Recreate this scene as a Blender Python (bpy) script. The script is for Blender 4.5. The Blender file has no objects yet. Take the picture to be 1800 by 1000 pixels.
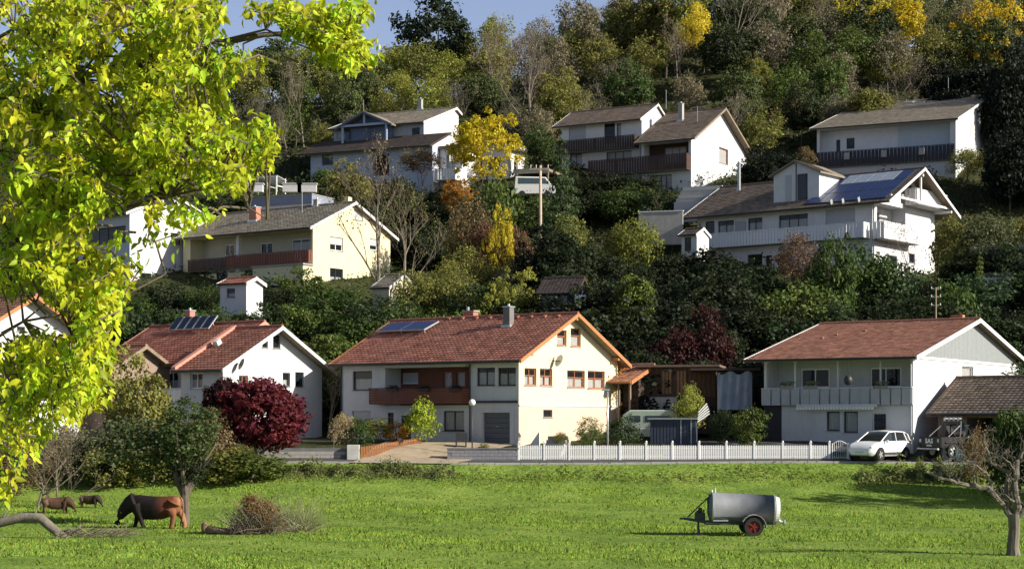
import bpy, bmesh, math, random
import numpy as np
from mathutils import Vector, Matrix
R = math.radians
sc = bpy.context.scene
COL = sc.collection
rnd = random.Random(7)

# ------------------------------------------------------------------ camera
F, CX, HZ = 3000.0, 900.0, 735.0          # focal length in pixels, centre column, eye-level row of the 1800 px photo
cam = bpy.data.cameras.new('camera'); co = bpy.data.objects.new('camera', cam); COL.objects.link(co)
cam.sensor_width = 36.0; cam.lens = 36.0*F/1800.0; cam.shift_y = (HZ-500.0)/1800.0
co.location = (0, 0, 0); co.rotation_euler = (R(90), 0, 0)
cam.clip_start = 0.5; cam.clip_end = 3000
sc.camera = co
# ------------------------------------------------------------------ light
SUN_EL, SUN_TOWARD = 26.5, 20.0           # elevation; degrees the sun stands towards the camera from due right (+X)
sd = Vector((math.cos(R(SUN_EL))*math.cos(R(SUN_TOWARD)), -math.cos(R(SUN_EL))*math.sin(R(SUN_TOWARD)), math.sin(R(SUN_EL))))
w = bpy.data.worlds.new('World'); sc.world = w; w.use_nodes = True
nt = w.node_tree; bgn = nt.nodes['Background']
sky = nt.nodes.new('ShaderNodeTexSky'); sky.sky_type = 'NISHITA'; sky.sun_disc = False
sky.sun_elevation = R(SUN_EL); sky.sun_rotation = math.atan2(sd.x, sd.y)
sky.air_density = 1.0; sky.dust_density = 1.6; sky.ozone_density = 2.2
# thin bright haze low in the sky, the same all the way round
geo = nt.nodes.new('ShaderNodeTexCoord'); sxyz = nt.nodes.new('ShaderNodeSeparateXYZ'); nt.links.new(geo.outputs['Generated'], sxyz.inputs[0])
SKYS = 0.05
hz = nt.nodes.new('ShaderNodeMapRange'); hz.interpolation_type = 'SMOOTHSTEP'; hz.inputs[1].default_value = 0.0; hz.inputs[2].default_value = 0.62; hz.inputs[3].default_value = 1.0; hz.inputs[4].default_value = 0.0
nt.links.new(sxyz.outputs['Z'], hz.inputs[0])
cn = nt.nodes.new('ShaderNodeTexNoise'); cn.inputs['Scale'].default_value = 2.2; cn.inputs['Detail'].default_value = 5
cm = nt.nodes.new('ShaderNodeMapping'); cm.inputs['Scale'].default_value = (1, 1, 4); nt.links.new(geo.outputs['Generated'], cm.inputs[0]); nt.links.new(cm.outputs[0], cn.inputs['Vector'])
cr_ = nt.nodes.new('ShaderNodeMapRange'); cr_.inputs[1].default_value = .3; cr_.inputs[2].default_value = .7; cr_.inputs[3].default_value = .85; cr_.inputs[4].default_value = 1.12; nt.links.new(cn.outputs[0], cr_.inputs[0])
mlt = nt.nodes.new('ShaderNodeMath'); mlt.operation = 'MULTIPLY'; nt.links.new(hz.outputs[0], mlt.inputs[0]); nt.links.new(cr_.outputs[0], mlt.inputs[1])
hc = nt.nodes.new('ShaderNodeVectorMath'); hc.operation = 'SCALE'; hc.inputs[0].default_value = (.15/SKYS, .165/SKYS, .265/SKYS); nt.links.new(mlt.outputs[0], hc.inputs['Scale'])
ad = nt.nodes.new('ShaderNodeVectorMath'); ad.operation = 'ADD'; nt.links.new(sky.outputs[0], ad.inputs[0]); nt.links.new(hc.outputs[0], ad.inputs[1])
nt.links.new(ad.outputs[0], bgn.inputs[0]); bgn.inputs[1].default_value = SKYS
sl = bpy.data.lights.new('sun', 'SUN'); sl.energy = 5.0; sl.angle = R(0.53); sl.color = (1.0, 0.93, 0.80)
so = bpy.data.objects.new('sun', sl); COL.objects.link(so); so.rotation_euler = (-sd).to_track_quat('-Z', 'Y').to_euler()
so.location = (60, -20, 60)
sc.view_settings.view_transform = 'Standard'; sc.view_settings.look = 'None'
sc.view_settings.exposure = 0.75; sc.view_settings.gamma = 1.0
sc.cycles.max_bounces = 6; sc.cycles.transparent_max_bounces = 12

# ------------------------------------------------------------------ helpers
def pt(px, py, Y): return Vector(((px-CX)*Y/F, Y, (HZ-py)*Y/F))
def tag(o, label=None, cat=None, group=None, kind=None):
    if label: o['label'] = label
    if cat: o['category'] = cat
    if group: o['group'] = group
    if kind: o['kind'] = kind
    return o
def empty(name, loc=(0, 0, 0), rz=0.0):
    o = bpy.data.objects.new(name, None); COL.objects.link(o); o.location = loc; o.rotation_euler = (0, 0, rz); o.empty_display_size = .3
    return o
def cp(o, parent=None, loc=None, rot=None, scale=None):
    c = o.copy(); COL.objects.link(c)
    if parent is not None: c.parent = parent
    if loc is not None: c.location = loc
    if rot is not None: c.rotation_euler = rot
    if scale is not None: c.scale = scale
    return c

MATS = {}
def mat(name, col, rough=.8, var=.18, scale=3.0, bump=0.0, bscale=40.0, metal=0.0, spec=.3, tone=False, stretch=(1, 1, 1), stain=0.0, emit=None):
    if name in MATS: return MATS[name]
    m = bpy.data.materials.new(name); m.use_nodes = True; t = m.node_tree; n = t.nodes; L = t.links
    p = n['Principled BSDF']; p.inputs['Roughness'].default_value = rough; p.inputs['Metallic'].default_value = metal
    p.inputs['Specular IOR Level'].default_value = spec
    tc = n.new('ShaderNodeTexCoord'); mp = n.new('ShaderNodeMapping'); mp.inputs['Scale'].default_value = stretch
    L.new(tc.outputs['Object'], mp.inputs['Vector'])
    nz = n.new('ShaderNodeTexNoise'); nz.inputs['Scale'].default_value = scale; nz.inputs['Detail'].default_value = 6
    L.new(mp.outputs[0], nz.inputs['Vector'])
    mr = n.new('ShaderNodeMapRange'); mr.inputs[1].default_value = .25; mr.inputs[2].default_value = .75
    mr.inputs[3].default_value = 1-var; mr.inputs[4].default_value = 1+var; L.new(nz.outputs[0], mr.inputs[0])
    fac = mr.outputs[0]
    if tone:
        at = n.new('ShaderNodeAttribute'); at.attribute_name = 'tone'
        mt = n.new('ShaderNodeMapRange'); mt.inputs[3].default_value = .62; mt.inputs[4].default_value = 1.38
        L.new(at.outputs['Fac'], mt.inputs[0])
        mu = n.new('ShaderNodeMath'); mu.operation = 'MULTIPLY'; L.new(fac, mu.inputs[0]); L.new(mt.outputs[0], mu.inputs[1]); fac = mu.outputs[0]
    vm = n.new('ShaderNodeVectorMath'); vm.operation = 'SCALE'; vm.inputs[0].default_value = col[:3]; L.new(fac, vm.inputs['Scale'])
    out = vm.outputs[0]
    if stain > 0:
        s2 = n.new('ShaderNodeTexNoise'); s2.inputs['Scale'].default_value = .9; s2.inputs['Detail'].default_value = 8; s2.inputs['Roughness'].default_value = .7
        m2 = n.new('ShaderNodeMapping'); m2.inputs['Scale'].default_value = (1.6, 1.6, .35); L.new(tc.outputs['Object'], m2.inputs[0]); L.new(m2.outputs[0], s2.inputs['Vector'])
        r2 = n.new('ShaderNodeMapRange'); r2.inputs[1].default_value = .52; r2.inputs[2].default_value = .78; r2.inputs[3].default_value = 0; r2.inputs[4].default_value = stain
        L.new(s2.outputs[0], r2.inputs[0])
        mx = n.new('ShaderNodeMix'); mx.data_type = 'RGBA'; L.new(r2.outputs[0], mx.inputs[0]); L.new(out, mx.inputs[6])
        mx.inputs[7].default_value = (col[0]*.45, col[1]*.45, col[2]*.42, 1); out = mx.outputs[2]
    L.new(out, p.inputs['Base Color'])
    if bump > 0:
        b = n.new('ShaderNodeBump'); b.inputs['Strength'].default_value = bump; b.inputs['Distance'].default_value = .02
        n2 = n.new('ShaderNodeTexNoise'); n2.inputs['Scale'].default_value = bscale; n2.inputs['Detail'].default_value = 4
        L.new(mp.outputs[0], n2.inputs['Vector']); L.new(n2.outputs[0], b.inputs['Height']); L.new(b.outputs[0], p.inputs['Normal'])
    MATS[name] = m; return m

def glass_mat(name='window_glass', tint=(.03, .04, .05), mixf=.22):
    if name in MATS: return MATS[name]
    m = bpy.data.materials.new(name); m.use_nodes = True; t = m.node_tree; n = t.nodes; L = t.links
    p = n['Principled BSDF']; p.inputs['Base Color'].default_value = (*tint, 1); p.inputs['Roughness'].default_value = .04; p.inputs['Specular IOR Level'].default_value = .8
    tr = n.new('ShaderNodeBsdfTransparent'); mx = n.new('ShaderNodeMixShader')
    nz = n.new('ShaderNodeTexNoise'); nz.inputs['Scale'].default_value = 1.1
    b = n.new('ShaderNodeBump'); b.inputs['Strength'].default_value = .12; b.inputs['Distance'].default_value = .05
    tc = n.new('ShaderNodeTexCoord'); L.new(tc.outputs['Object'], nz.inputs['Vector']); L.new(nz.outputs[0], b.inputs['Height']); L.new(b.outputs[0], p.inputs['Normal'])
    mx.inputs[0].default_value = mixf; L.new(tr.outputs[0], mx.inputs[1]); L.new(p.outputs[0], mx.inputs[2])
    L.new(mx.outputs[0], n['Material Output'].inputs['Surface']); MATS[name] = m; return m

def leaf_mat(name, transl=.35, rough=.6, hue=.04, val=(.55, 1.5)):
    """leaf colour = the object's own colour, varied leaf by leaf"""
    if name in MATS: return MATS[name]
    m = bpy.data.materials.new(name); m.use_nodes = True; t = m.node_tree; n = t.nodes; L = t.links
    oi = n.new('ShaderNodeObjectInfo'); at = n.new('ShaderNodeAttribute'); at.attribute_name = 'tone'
    at2 = n.new('ShaderNodeAttribute'); at2.attribute_name = 'hue'
    hs = n.new('ShaderNodeHueSaturation'); L.new(oi.outputs['Color'], hs.inputs['Color'])
    a = n.new('ShaderNodeMapRange'); a.inputs[3].default_value = .5-hue; a.inputs[4].default_value = .5+hue; L.new(at2.outputs['Fac'], a.inputs[0]); L.new(a.outputs[0], hs.inputs['Hue'])
    v = n.new('ShaderNodeMapRange'); v.inputs[3].default_value = val[0]; v.inputs[4].default_value = val[1]; L.new(at.outputs['Fac'], v.inputs[0]); L.new(v.outputs[0], hs.inputs['Value'])
    p = n['Principled BSDF']; p.inputs['Roughness'].default_value = rough; p.inputs['Specular IOR Level'].default_value = .25
    L.new(hs.outputs[0], p.inputs['Base Color'])
    tl = n.new('ShaderNodeBsdfTranslucent'); L.new(hs.outputs[0], tl.inputs['Color'])
    mx = n.new('ShaderNodeMixShader'); mx.inputs[0].default_value = transl
    L.new(p.outputs[0], mx.inputs[1]); L.new(tl.outputs[0], mx.inputs[2]); L.new(mx.outputs[0], n['Material Output'].inputs['Surface'])
    MATS[name] = m; return m

class MB:
    def __init__(s): s.v = []; s.f = []
    def add(s, vs, fs):
        o = len(s.v); s.v += [tuple(v) for v in vs]; s.f += [tuple(i+o for i in f) for f in fs]; return s
    def box(s, x0, x1, y0, y1, z0, z1):
        vs = [(x, y, z) for z in (z0, z1) for y in (y0, y1) for x in (x0, x1)]
        return s.add(vs, [(0, 2, 3, 1), (4, 5, 7, 6), (0, 1, 5, 4), (2, 6, 7, 3), (0, 4, 6, 2), (1, 3, 7, 5)])
    def hexa(s, p):   # 8 points: bottom 4 (loop), top 4 (loop)
        return s.add(p, [(3, 2, 1, 0), (4, 5, 6, 7), (0, 1, 5, 4), (1, 2, 6, 5), (2, 3, 7, 6), (3, 0, 4, 7)])
    def obox(s, o, ax, ay, az, a0, a1, b0, b1, c0, c1):   # box in an arbitrary frame
        o, ax, ay, az = map(Vector, (o, ax, ay, az)); P = lambda a, b, c: o+ax*a+ay*b+az*c
        return s.hexa([P(a0, b0, c0), P(a1, b0, c0), P(a1, b1, c0), P(a0, b1, c0), P(a0, b0, c1), P(a1, b0, c1), P(a1, b1, c1), P(a0, b1, c1)])
    def tube(s, pts, rs, n=6, caps=True):
        pts = [Vector(p) for p in pts]; rs = rs if hasattr(rs, '__len__') else [rs]*len(pts)
        vs = []; fs = []
        for i, p in enumerate(pts):
            d = (pts[min(i+1, len(pts)-1)]-pts[max(i-1, 0)])
            d = d.normalized() if d.length > 1e-9 else Vector((0, 0, 1))
            a = d.cross(Vector((0, 0, 1)) if abs(d.z) < .9 else Vector((1, 0, 0))).normalized(); b = d.cross(a)
            for k in range(n):
                t = 2*math.pi*k/n; vs.append(p+a*(rs[i]*math.cos(t))+b*(rs[i]*math.sin(t)))
        for i in range(len(pts)-1):
            for k in range(n):
                k2 = (k+1) % n; fs.append((i*n+k, i*n+k2, (i+1)*n+k2, (i+1)*n+k))
        if caps: fs.append(tuple(range(n-1, -1, -1))); fs.append(tuple((len(pts)-1)*n+k for k in range(n)))
        return s.add(vs, fs)
    def ball(s, c, rx, ry, rz, nu=10, nv=7):
        vs = []; fs = []
        for j in range(nv+1):
            th = math.pi*j/nv
            for i in range(nu):
                ph = 2*math.pi*i/nu; vs.append((c[0]+rx*math.sin(th)*math.cos(ph), c[1]+ry*math.sin(th)*math.sin(ph), c[2]+rz*math.cos(th)))
        for j in range(nv):
            for i in range(nu): fs.append((j*nu+i, (j+1)*nu+i, (j+1)*nu+(i+1) % nu, j*nu+(i+1) % nu))
        return s.add(vs, fs)
    def prism(s, poly, axis, a0, a1):  # poly 2D extruded on an axis
        def P(q, a): return {'x': (a, q[0], q[1]), 'y': (q[0], a, q[1]), 'z': (q[0], q[1], a)}[axis]
        n = len(poly)
        return s.add([P(q, a0) for q in poly]+[P(q, a1) for q in poly], [tuple(range(n)), tuple(range(2*n-1, n-1, -1))]+[(i, (i+1) % n, n+(i+1) % n, n+i) for i in range(n)])
    def build(s, name, m, parent=None, smooth=False, bevel=0.0):
        me = bpy.data.meshes.new(name); me.from_pydata(s.v, [], s.f)
        bm = bmesh.new(); bm.from_mesh(me)
        bmesh.ops.remove_doubles(bm, verts=bm.verts, dist=1e-5)
        bmesh.ops.recalc_face_normals(bm, faces=bm.faces)
        if bevel > 0: bmesh.ops.bevel(bm, geom=list(bm.edges), offset=bevel, segments=1, affect='EDGES')
        bm.to_mesh(me); bm.free()
        me.materials.append(m)
        if smooth: me.polygons.foreach_set('use_smooth', [True]*len(me.polygons))
        o = bpy.data.objects.new(name, me); COL.objects.link(o)
        if parent: o.parent = parent
        return o

def npmesh(name, V, Fc, tone=None, hue=None, m=None, smooth=False):
    """V (n,3), Fc (k,4) or (k,3) arrays"""
    V = np.asarray(V, dtype=np.float32); Fc = np.asarray(Fc, dtype=np.int32); k, c = Fc.shape
    me = bpy.data.meshes.new(name); me.vertices.add(len(V)); me.vertices.foreach_set('co', V.ravel())
    me.loops.add(k*c); me.loops.foreach_set('vertex_index', Fc.ravel())
    me.polygons.add(k); me.polygons.foreach_set('loop_start', np.arange(0, k*c, c, dtype=np.int32)); me.polygons.foreach_set('loop_total', np.full(k, c, dtype=np.int32))
    me.update(calc_edges=True)
    for nm, a in (('tone', tone), ('hue', hue)):
        if a is not None:
            at = me.attributes.new(nm, 'FLOAT', 'FACE'); at.data.foreach_set('value', np.asarray(a, dtype=np.float32))
    if smooth: me.polygons.foreach_set('use_smooth', np.ones(k, dtype=bool))
    if m: me.materials.append(m)
    return me
def mkobj(name, me, parent=None):
    o = bpy.data.objects.new(name, me); COL.objects.link(o)
    if parent: o.parent = parent
    return o

# ------------------------------------------------------------------ terrain
TK = [(-80, -1.7), (5, -1.7), (12, -2.0), (25, -3.5), (38, -4.65), (46, -4.85), (80, -4.85), (90, -4.35), (96, -3.3), (98, -2.64), (100, -2.45), (102, -1.78), (104, -1.5), (113, -1.25), (119, .3), (127, 3.6), (138, 8.0), (146, 10.8), (158, 13.6), (168, 17.0), (177, 22.0), (186, 26.0), (200, 30.0), (230, 41.0), (262, 48.0), (300, 52.0), (420, 56.0), (700, 60.0)]
TY = [a for a, b in TK]; TZ = [b for a, b in TK]
def ground(X, Y):
    X = np.asarray(X, dtype=float); Y = np.asarray(Y, dtype=float)
    z = np.interp(Y, TY, TZ)
    s = np.clip((X+22)/46, 0, 1); s = s*s*(3-2*s)
    z = z + s*9.0*np.clip((Y-205)/60, 0, 1)
    up = np.clip((Y-119)/20, 0, 1)
    z = z + up*(.5*np.sin(X*.13+Y*.07)+.35*np.sin(X*.31-Y*.17)) + .06*np.sin(X*.21+1.3)*np.sin(Y*.17)
    return z
def gz(X, Y): return float(ground(X, Y))
def gp(px, Y, dz=0.0):
    X = (px-CX)*Y/F; return Vector((X, Y, gz(X, Y)+dz))
def sheet(name, ys, m):
    xs = np.concatenate([np.arange(-420, -90, 15), np.arange(-90, 90, 2.0), np.arange(90, 421, 15)])
    XX, YY = np.meshgrid(xs, ys); ZZ = ground(XX, YY)
    V = np.stack([XX.ravel(), YY.ravel(), ZZ.ravel()], 1); nx_ = len(xs); ny_ = len(ys)
    i = np.arange(ny_-1)[:, None]*nx_+np.arange(nx_-1)[None, :]; i = i.ravel()
    Fc = np.stack([i, i+1, i+nx_+1, i+nx_], 1)
    o = mkobj(name, npmesh(name, V, Fc, m=m, smooth=True)); tag(o, kind='structure'); return o

def ground_mat(name, cols, scales, bump=.6):
    m = bpy.data.materials.new(name); m.use_nodes = True; t = m.node_tree; n = t.nodes; L = t.links
    p = n['Principled BSDF']; p.inputs['Roughness'].default_value = .95; p.inputs['Specular IOR Level'].default_value = .1
    tc = n.new('ShaderNodeTexCoord')
    n1 = n.new('ShaderNodeTexNoise'); n1.inputs['Scale'].default_value = scales[0]; n1.inputs['Detail'].default_value = 8; n1.inputs['Roughness'].default_value = .65
    L.new(tc.outputs['Object'], n1.inputs['Vector'])
    cr = n.new('ShaderNodeValToRGB'); e = cr.color_ramp.elements
    e[0].position = .3; e[0].color = (*cols[0], 1); e[1].position = .7; e[1].color = (*cols[-1], 1)
    for i, c in enumerate(cols[1:-1]):
        q = cr.color_ramp.elements.new(.3+.4*(i+1)/(len(cols)-1)); q.color = (*c, 1)
    L.new(n1.outputs[0], cr.inputs[0])
    n2 = n.new('ShaderNodeTexNoise'); n2.inputs['Scale'].default_value = scales[1]; n2.inputs['Detail'].default_value = 6; L.new(tc.outputs['Object'], n2.inputs['Vector'])
    mr = n.new('ShaderNodeMapRange'); mr.inputs[1].default_value = .3; mr.inputs[2].default_value = .7; mr.inputs[3].default_value = .6; mr.inputs[4].default_value = 1.35; L.new(n2.outputs[0], mr.inputs[0])
    vm = n.new('ShaderNodeVectorMath'); vm.operation = 'SCALE'; L.new(cr.outputs[0], vm.inputs[0]); L.new(mr.outputs[0], vm.inputs['Scale'])
    L.new(vm.outputs[0], p.inputs['Base Color'])
    b = n.new('ShaderNodeBump'); b.inputs['Strength'].default_value = bump; b.inputs['Distance'].default_value = .12; L.new(n2.outputs[0], b.inputs['Height']); L.new(b.outputs[0], p.inputs['Normal'])
    return m
M_meadow = ground_mat('meadow_grass', [(.085, .14, .024), (.13, .205, .033), (.18, .26, .044), (.24, .30, .065)], (.35, 6.0))
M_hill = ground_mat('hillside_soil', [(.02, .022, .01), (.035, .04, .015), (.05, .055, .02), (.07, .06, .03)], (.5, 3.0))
sheet('meadow', np.concatenate([np.arange(-80, 0, 10), np.arange(0, 101.01, 1.0)]), M_meadow)
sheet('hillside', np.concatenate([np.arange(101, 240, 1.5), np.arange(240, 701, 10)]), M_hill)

# palette
PLASTER = mat('white_plaster', (.62, .615, .62), .9, .05, 1.5, .25, 60, stain=.22)
PLASTERW = mat('bright_white_plaster', (.54, .54, .56), .9, .06, 1.5, .2, 60, stain=.3)
CREAM = mat('cream_plaster', (.63, .57, .40), .9, .05, 1.5, .25, 60, stain=.16)
YELLOW = mat('pale_yellow_plaster', (.63, .57, .375), .9, .05, 1.2, .25, 60, stain=.22)
PINKISH = mat('apricot_plinth_plaster', (.60, .47, .355), .9, .07, 1.2, .3, 60, stain=.2)
GREYW = mat('grey_plaster', (.45, .45, .45), .9, .08, 1.5, .25, 60, stain=.25)
BEIGE = mat('beige_plaster', (.45, .42, .34), .9, .08, 1.5, .25, 60, stain=.2)
WHITEP = mat('white_paint', (.76, .76, .76), .5, .04, 5)
GREYP = mat('grey_white_paint', (.55, .56, .56), .6, .07, 5)
DBROWN = mat('dark_brown_wood', (.05, .032, .027), .7, .3, 8, .3, 30, stretch=(.4, 1, 4))
RBROWN = mat('red_brown_wood', (.16, .055, .035), .7, .25, 8, .3, 30, stretch=(.4, 1, 4))
OBROWN = mat('orange_brown_wood', (.40, .17, .07), .65, .2, 8, .2, 30)
WINBROWN = mat('window_brown_wood', (.30, .11, .05), .5, .15, 8)
WINDARK = mat('dark_window_frame', (.03, .03, .035), .5, .15, 8)
BLUEW = mat('blue_grey_wood', (.12, .15, .22), .7, .2, 8, .3, 30)
TIMBER = mat('weathered_timber', (.22, .17, .12), .8, .3, 6, .4, 30, stretch=(1, 1, .2))
TILER = mat('red_roof_tile', (.43, .175, .12), .8, .35, 1.6, .3, 50, tone=True, stain=.55)
TILEO = mat('orange_roof_tile', (.44, .21, .14), .8, .3, 1.6, .3, 50, tone=True, stain=.25)
TILEB = mat('brown_roof_tile', (.21, .16, .125), .85, .22, 1.6, .3, 50, tone=True, stain=.3)
TILEG = mat('grey_brown_roof_tile', (.33, .28, .215), .85, .2, 1.6, .3, 50, tone=True, stain=.3)
TILED = mat('dark_roof_tile', (.07, .055, .05), .8, .2, 1.6, .3, 50, tone=True)
METAL = mat('galvanised_metal', (.42, .44, .46), .45, .12, 4, metal=.6)
DMETAL = mat('dark_metal', (.05, .05, .055), .5, .2, 6, metal=.3)
BLACKM = mat('black_paint', (.015, .015, .017), .35, .2, 5, spec=.5)
RUBBER = mat('black_rubber', (.025, .025, .025), .85, .2, 10)
CONC = mat('concrete', (.33, .32, .30), .9, .15, 2, .4, 30, stain=.3)
CONCD = mat('dark_concrete', (.16, .16, .17), .9, .2, 2, .4, 30, stain=.3)
CURT = mat('white_curtain', (.8, .79, .76), .9, .12, 7)
SHUT = mat('roller_shutter', (.42, .43, .45), .6, .05, 4)
GLASS = glass_mat()
PVM = mat('solar_cell_blue', (.022, .036, .11), .35, .25, 3, spec=.35)
PVD = mat('solar_cell_dark', (.015, .02, .035), .18, .2, 3, spec=.7)
PVL = mat('pale_collector_glass', (.25, .29, .36), .2, .15, 3, spec=.7)
BARK = mat('tree_bark', (.13, .105, .08), .9, .3, 5, .8, 14, stretch=(1, 1, .3))
BARKG = mat('pale_grey_bark', (.30, .27, .23), .9, .3, 4, .8, 14, stretch=(1, 1, .3))
TWIG = mat('bare_twigs', (.19, .155, .12), .9, .25, 3)
BRICK = mat('chimney_brick', (.42, .18, .13), .9, .2, 5, .3, 30)
BRICKM = mat('chimney_mortar', (.5, .46, .42), .9, .1, 5)
ASPH = mat('asphalt', (.06, .06, .062), .9, .2, 2, .4, 60)
GRAVEL = mat('gravel_drive', (.34, .27, .19), .95, .2, 1.5, .6, 40, stain=.3)
# ------------------------------------------------------------------ house builder
def clip_poly(poly, clip):
    out = poly
    for i in range(len(clip)):
        a = clip[i]; b = clip[(i+1) % len(clip)]; inp = out; out = []
        side = lambda p: (b[0]-a[0])*(p[1]-a[1])-(b[1]-a[1])*(p[0]-a[0])
        for j in range(len(inp)):
            p = inp[j]; q = inp[(j+1) % len(inp)]; sp = side(p); sq = side(q)
            if sp >= -1e-9: out.append(p)
            if (sp > 1e-9 and sq < -1e-9) or (sp < -1e-9 and sq > 1e-9):
                t = sp/(sp-sq); out.append((p[0]+(q[0]-p[0])*t, p[1]+(q[1]-p[1])*t))
        if len(out) < 3: return []
    return out

TILE_CACHE = {}
class House:
    def __init__(s, name, label, nx, bpy_, Y, alpha, cat='house', group=None):
        s.O = pt(nx, bpy_, Y); s.al = R(alpha)
        s.ex = Vector((math.cos(s.al), -math.sin(s.al), 0)); s.ey = Vector((math.sin(s.al), math.cos(s.al), 0))
        s.root = empty(name, s.O, -s.al); tag(s.root, label, cat, group)
        s.walls = {}; s.wm = {}
        s.oz = s.O.z
    # pixel -> plane coordinates
    def uv(s, pl, px, py, c=0.0):
        d = Vector(((px-CX)/F, 1.0, (HZ-py)/F)); e = s.ey if pl in 'FB' else s.ex
        t = (c+s.O.dot(Vector((e.x, e.y, 0)))-0)/(d.dot(e)); p = d*t-Vector((s.O.x, s.O.y, 0))
        return (p.dot(s.ex if pl in 'FB' else s.ey), p.z-s.oz)
    def onplane(s, px, py, P, N):
        d = Vector(((px-CX)/F, 1.0, (HZ-py)/F)); P = Vector(P); N = Vector(N)
        dl = Vector((d.dot(s.ex), d.dot(s.ey), d.z)); ol = Vector((-s.O.dot(s.ex), -s.O.dot(s.ey), -s.oz))
        t = (P-ol).dot(N)/dl.dot(N); return ol+dl*t
    @staticmethod
    def P(pl, c, u, v, d):   # d = depth inwards from the wall plane
        return {'F': (u, c+d, v), 'G': (c-d, u, v), 'B': (u, c-d, v), 'L': (c+d, u, v)}[pl]
    def pb(s, mb, pl, c, u0, u1, v0, v1, d0, d1):
        a = s.P(pl, c, u0, v0, d0); b = s.P(pl, c, u1, v1, d1)
        return mb.box(min(a[0], b[0]), max(a[0], b[0]), min(a[1], b[1]), max(a[1], b[1]), min(a[2], b[2]), max(a[2], b[2]))
    def hole(s, pl, c, u0, u1, v0, v1, dep): s.walls.setdefault((pl, round(c, 3)), []).append((u0, u1, v0, v1, dep))
    def volume(s, x0, x1, y0, y1, zb, ze, zr=None, yr=None, m=PLASTER, planes='FGBL', lower=None, ze2=None):
        """outer walls; lower = (z, material) splits the wall; zr = gable top"""
        ze2 = ze if ze2 is None else ze2
        for pl in planes:
            if pl in 'FB':
                c = y0 if pl == 'F' else y1; e = ze if pl == 'F' else ze2; out = [(x0, zb), (x1, zb), (x1, e), (x0, e)]
            else:
                c = x1 if pl == 'G' else x0; out = [(y0, zb), (y1, zb), (y1, ze2)]+([((y0+y1)/2 if yr is None else yr, zr)] if zr else [])+[(y0, ze)]
            s.wm.setdefault((pl, round(c, 3)), []).append((out, m, lower))
    def plane_wall(s, pl, c, u0, u1, v0, v1, m): s.wm.setdefault((pl, round(c, 3)), []).append(([(u0, v0), (u1, v0), (u1, v1), (u0, v1)], m, None))
    def finish(s):
        for key, lst in s.wm.items():
            pl, c = key; holes = s.walls.get(key, [])
            for out, m, lower in lst:
                segs = [(out, m)]
                if lower:
                    z, m2 = lower; us = [p[0] for p in out]; vs = [p[1] for p in out]
                    a = clip_poly(out, [(min(us), min(vs)), (max(us), min(vs)), (max(us), z), (min(us), z)])
                    b = clip_poly(out, [(min(us), z), (max(us), z), (max(us), max(vs)), (min(us), max(vs))])
                    segs = [(a, m2), (b, m)]
                for poly, mm in segs:
                    umin, umax = min(p[0] for p in poly), max(p[0] for p in poly); vmin, vmax = min(p[1] for p in poly), max(p[1] for p in poly)
                    hs = [h for h in holes if h[0] < umax and h[1] > umin and h[2] < vmax and h[3] > vmin]
                    U = sorted(set([umin, umax]+[x for h in hs for x in h[:2] if umin < x < umax])); Vv = sorted(set([vmin, vmax]+[x for h in hs for x in h[2:4] if vmin < x < vmax]))
                    mb = MB()
                    for i in range(len(U)-1):
                        for j in range(len(Vv)-1):
                            cu, cv = (U[i]+U[i+1])/2, (Vv[j]+Vv[j+1])/2
                            if any(h[0] < cu < h[1] and h[2] < cv < h[3] for h in hs): continue
                            q = clip_poly([(U[i], Vv[j]), (U[i+1], Vv[j]), (U[i+1], Vv[j+1]), (U[i], Vv[j+1])], poly)
                            if q: mb.add([s.P(pl, c, a, b, 0) for a, b in q], [tuple(range(len(q)))])
                    for u0, u1, v0, v1, dep in hs:
                        for a, b in (((u0, v0), (u1, v0)), ((u1, v0), (u1, v1)), ((u1, v1), (u0, v1)), ((u0, v1), (u0, v0))):
                            mb.add([s.P(pl, c, a[0], a[1], 0), s.P(pl, c, b[0], b[1], 0), s.P(pl, c, b[0], b[1], dep), s.P(pl, c, a[0], a[1], dep)], [(0, 1, 2, 3)])
                    if mb.f: mb.build('wall', mm, s.root)
        return s.root
    # windows
    def win(s, pl, px, n=2, fm=None, rec=.12, curt=0.0, sill=True, shut=0.0, c=0.0, transom=0.0, name='window', sillm=None, uvc=None, wide=0.0):
        fm = fm or WHITEP
        if uvc: u0, u1, v0, v1 = uvc
        else:
            x0, y0, x1, y1 = px; xm = (x0+x1)/2; u0 = s.uv(pl, x0, y0, c)[0]; u1 = s.uv(pl, x1, y0, c)[0]
            v1 = s.uv(pl, xm, y0, c)[1]; v0 = s.uv(pl, xm, y1, c)[1]
        s.hole(pl, c, u0, u1, v0, v1, rec+.06)
        W = u1-u0; fw = min(.075, W*.12); mb = MB()
        s.pb(mb, pl, c, u0, u0+fw, v0, v1, rec, rec+.06); s.pb(mb, pl, c, u1-fw, u1, v0, v1, rec, rec+.06)
        s.pb(mb, pl, c, u0+fw, u1-fw, v0, v0+fw, rec, rec+.06); s.pb(mb, pl, c, u0+fw, u1-fw, v1-fw, v1, rec, rec+.06)
        iw = (W-2*fw)/n; mw = fw*.8
        for i in range(1, n): s.pb(mb, pl, c, u0+fw+iw*i-mw/2, u0+fw+iw*i+mw/2, v0+fw, v1-fw, rec+.002, rec+.05)
        vt = v1-(v1-v0)*transom
        if transom > 0: s.pb(mb, pl, c, u0+fw, u1-fw, vt-mw/2, vt+mw/2, rec+.004, rec+.045)
        f = mb.build(name, fm, s.root)
        for i in range(n):
            g = MB(); s.pb(g, pl, c, u0+fw+iw*i, u0+fw+iw*(i+1), v0+fw, v1-fw, rec+.03, rec+.036); g.build('pane', GLASS, f)
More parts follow.
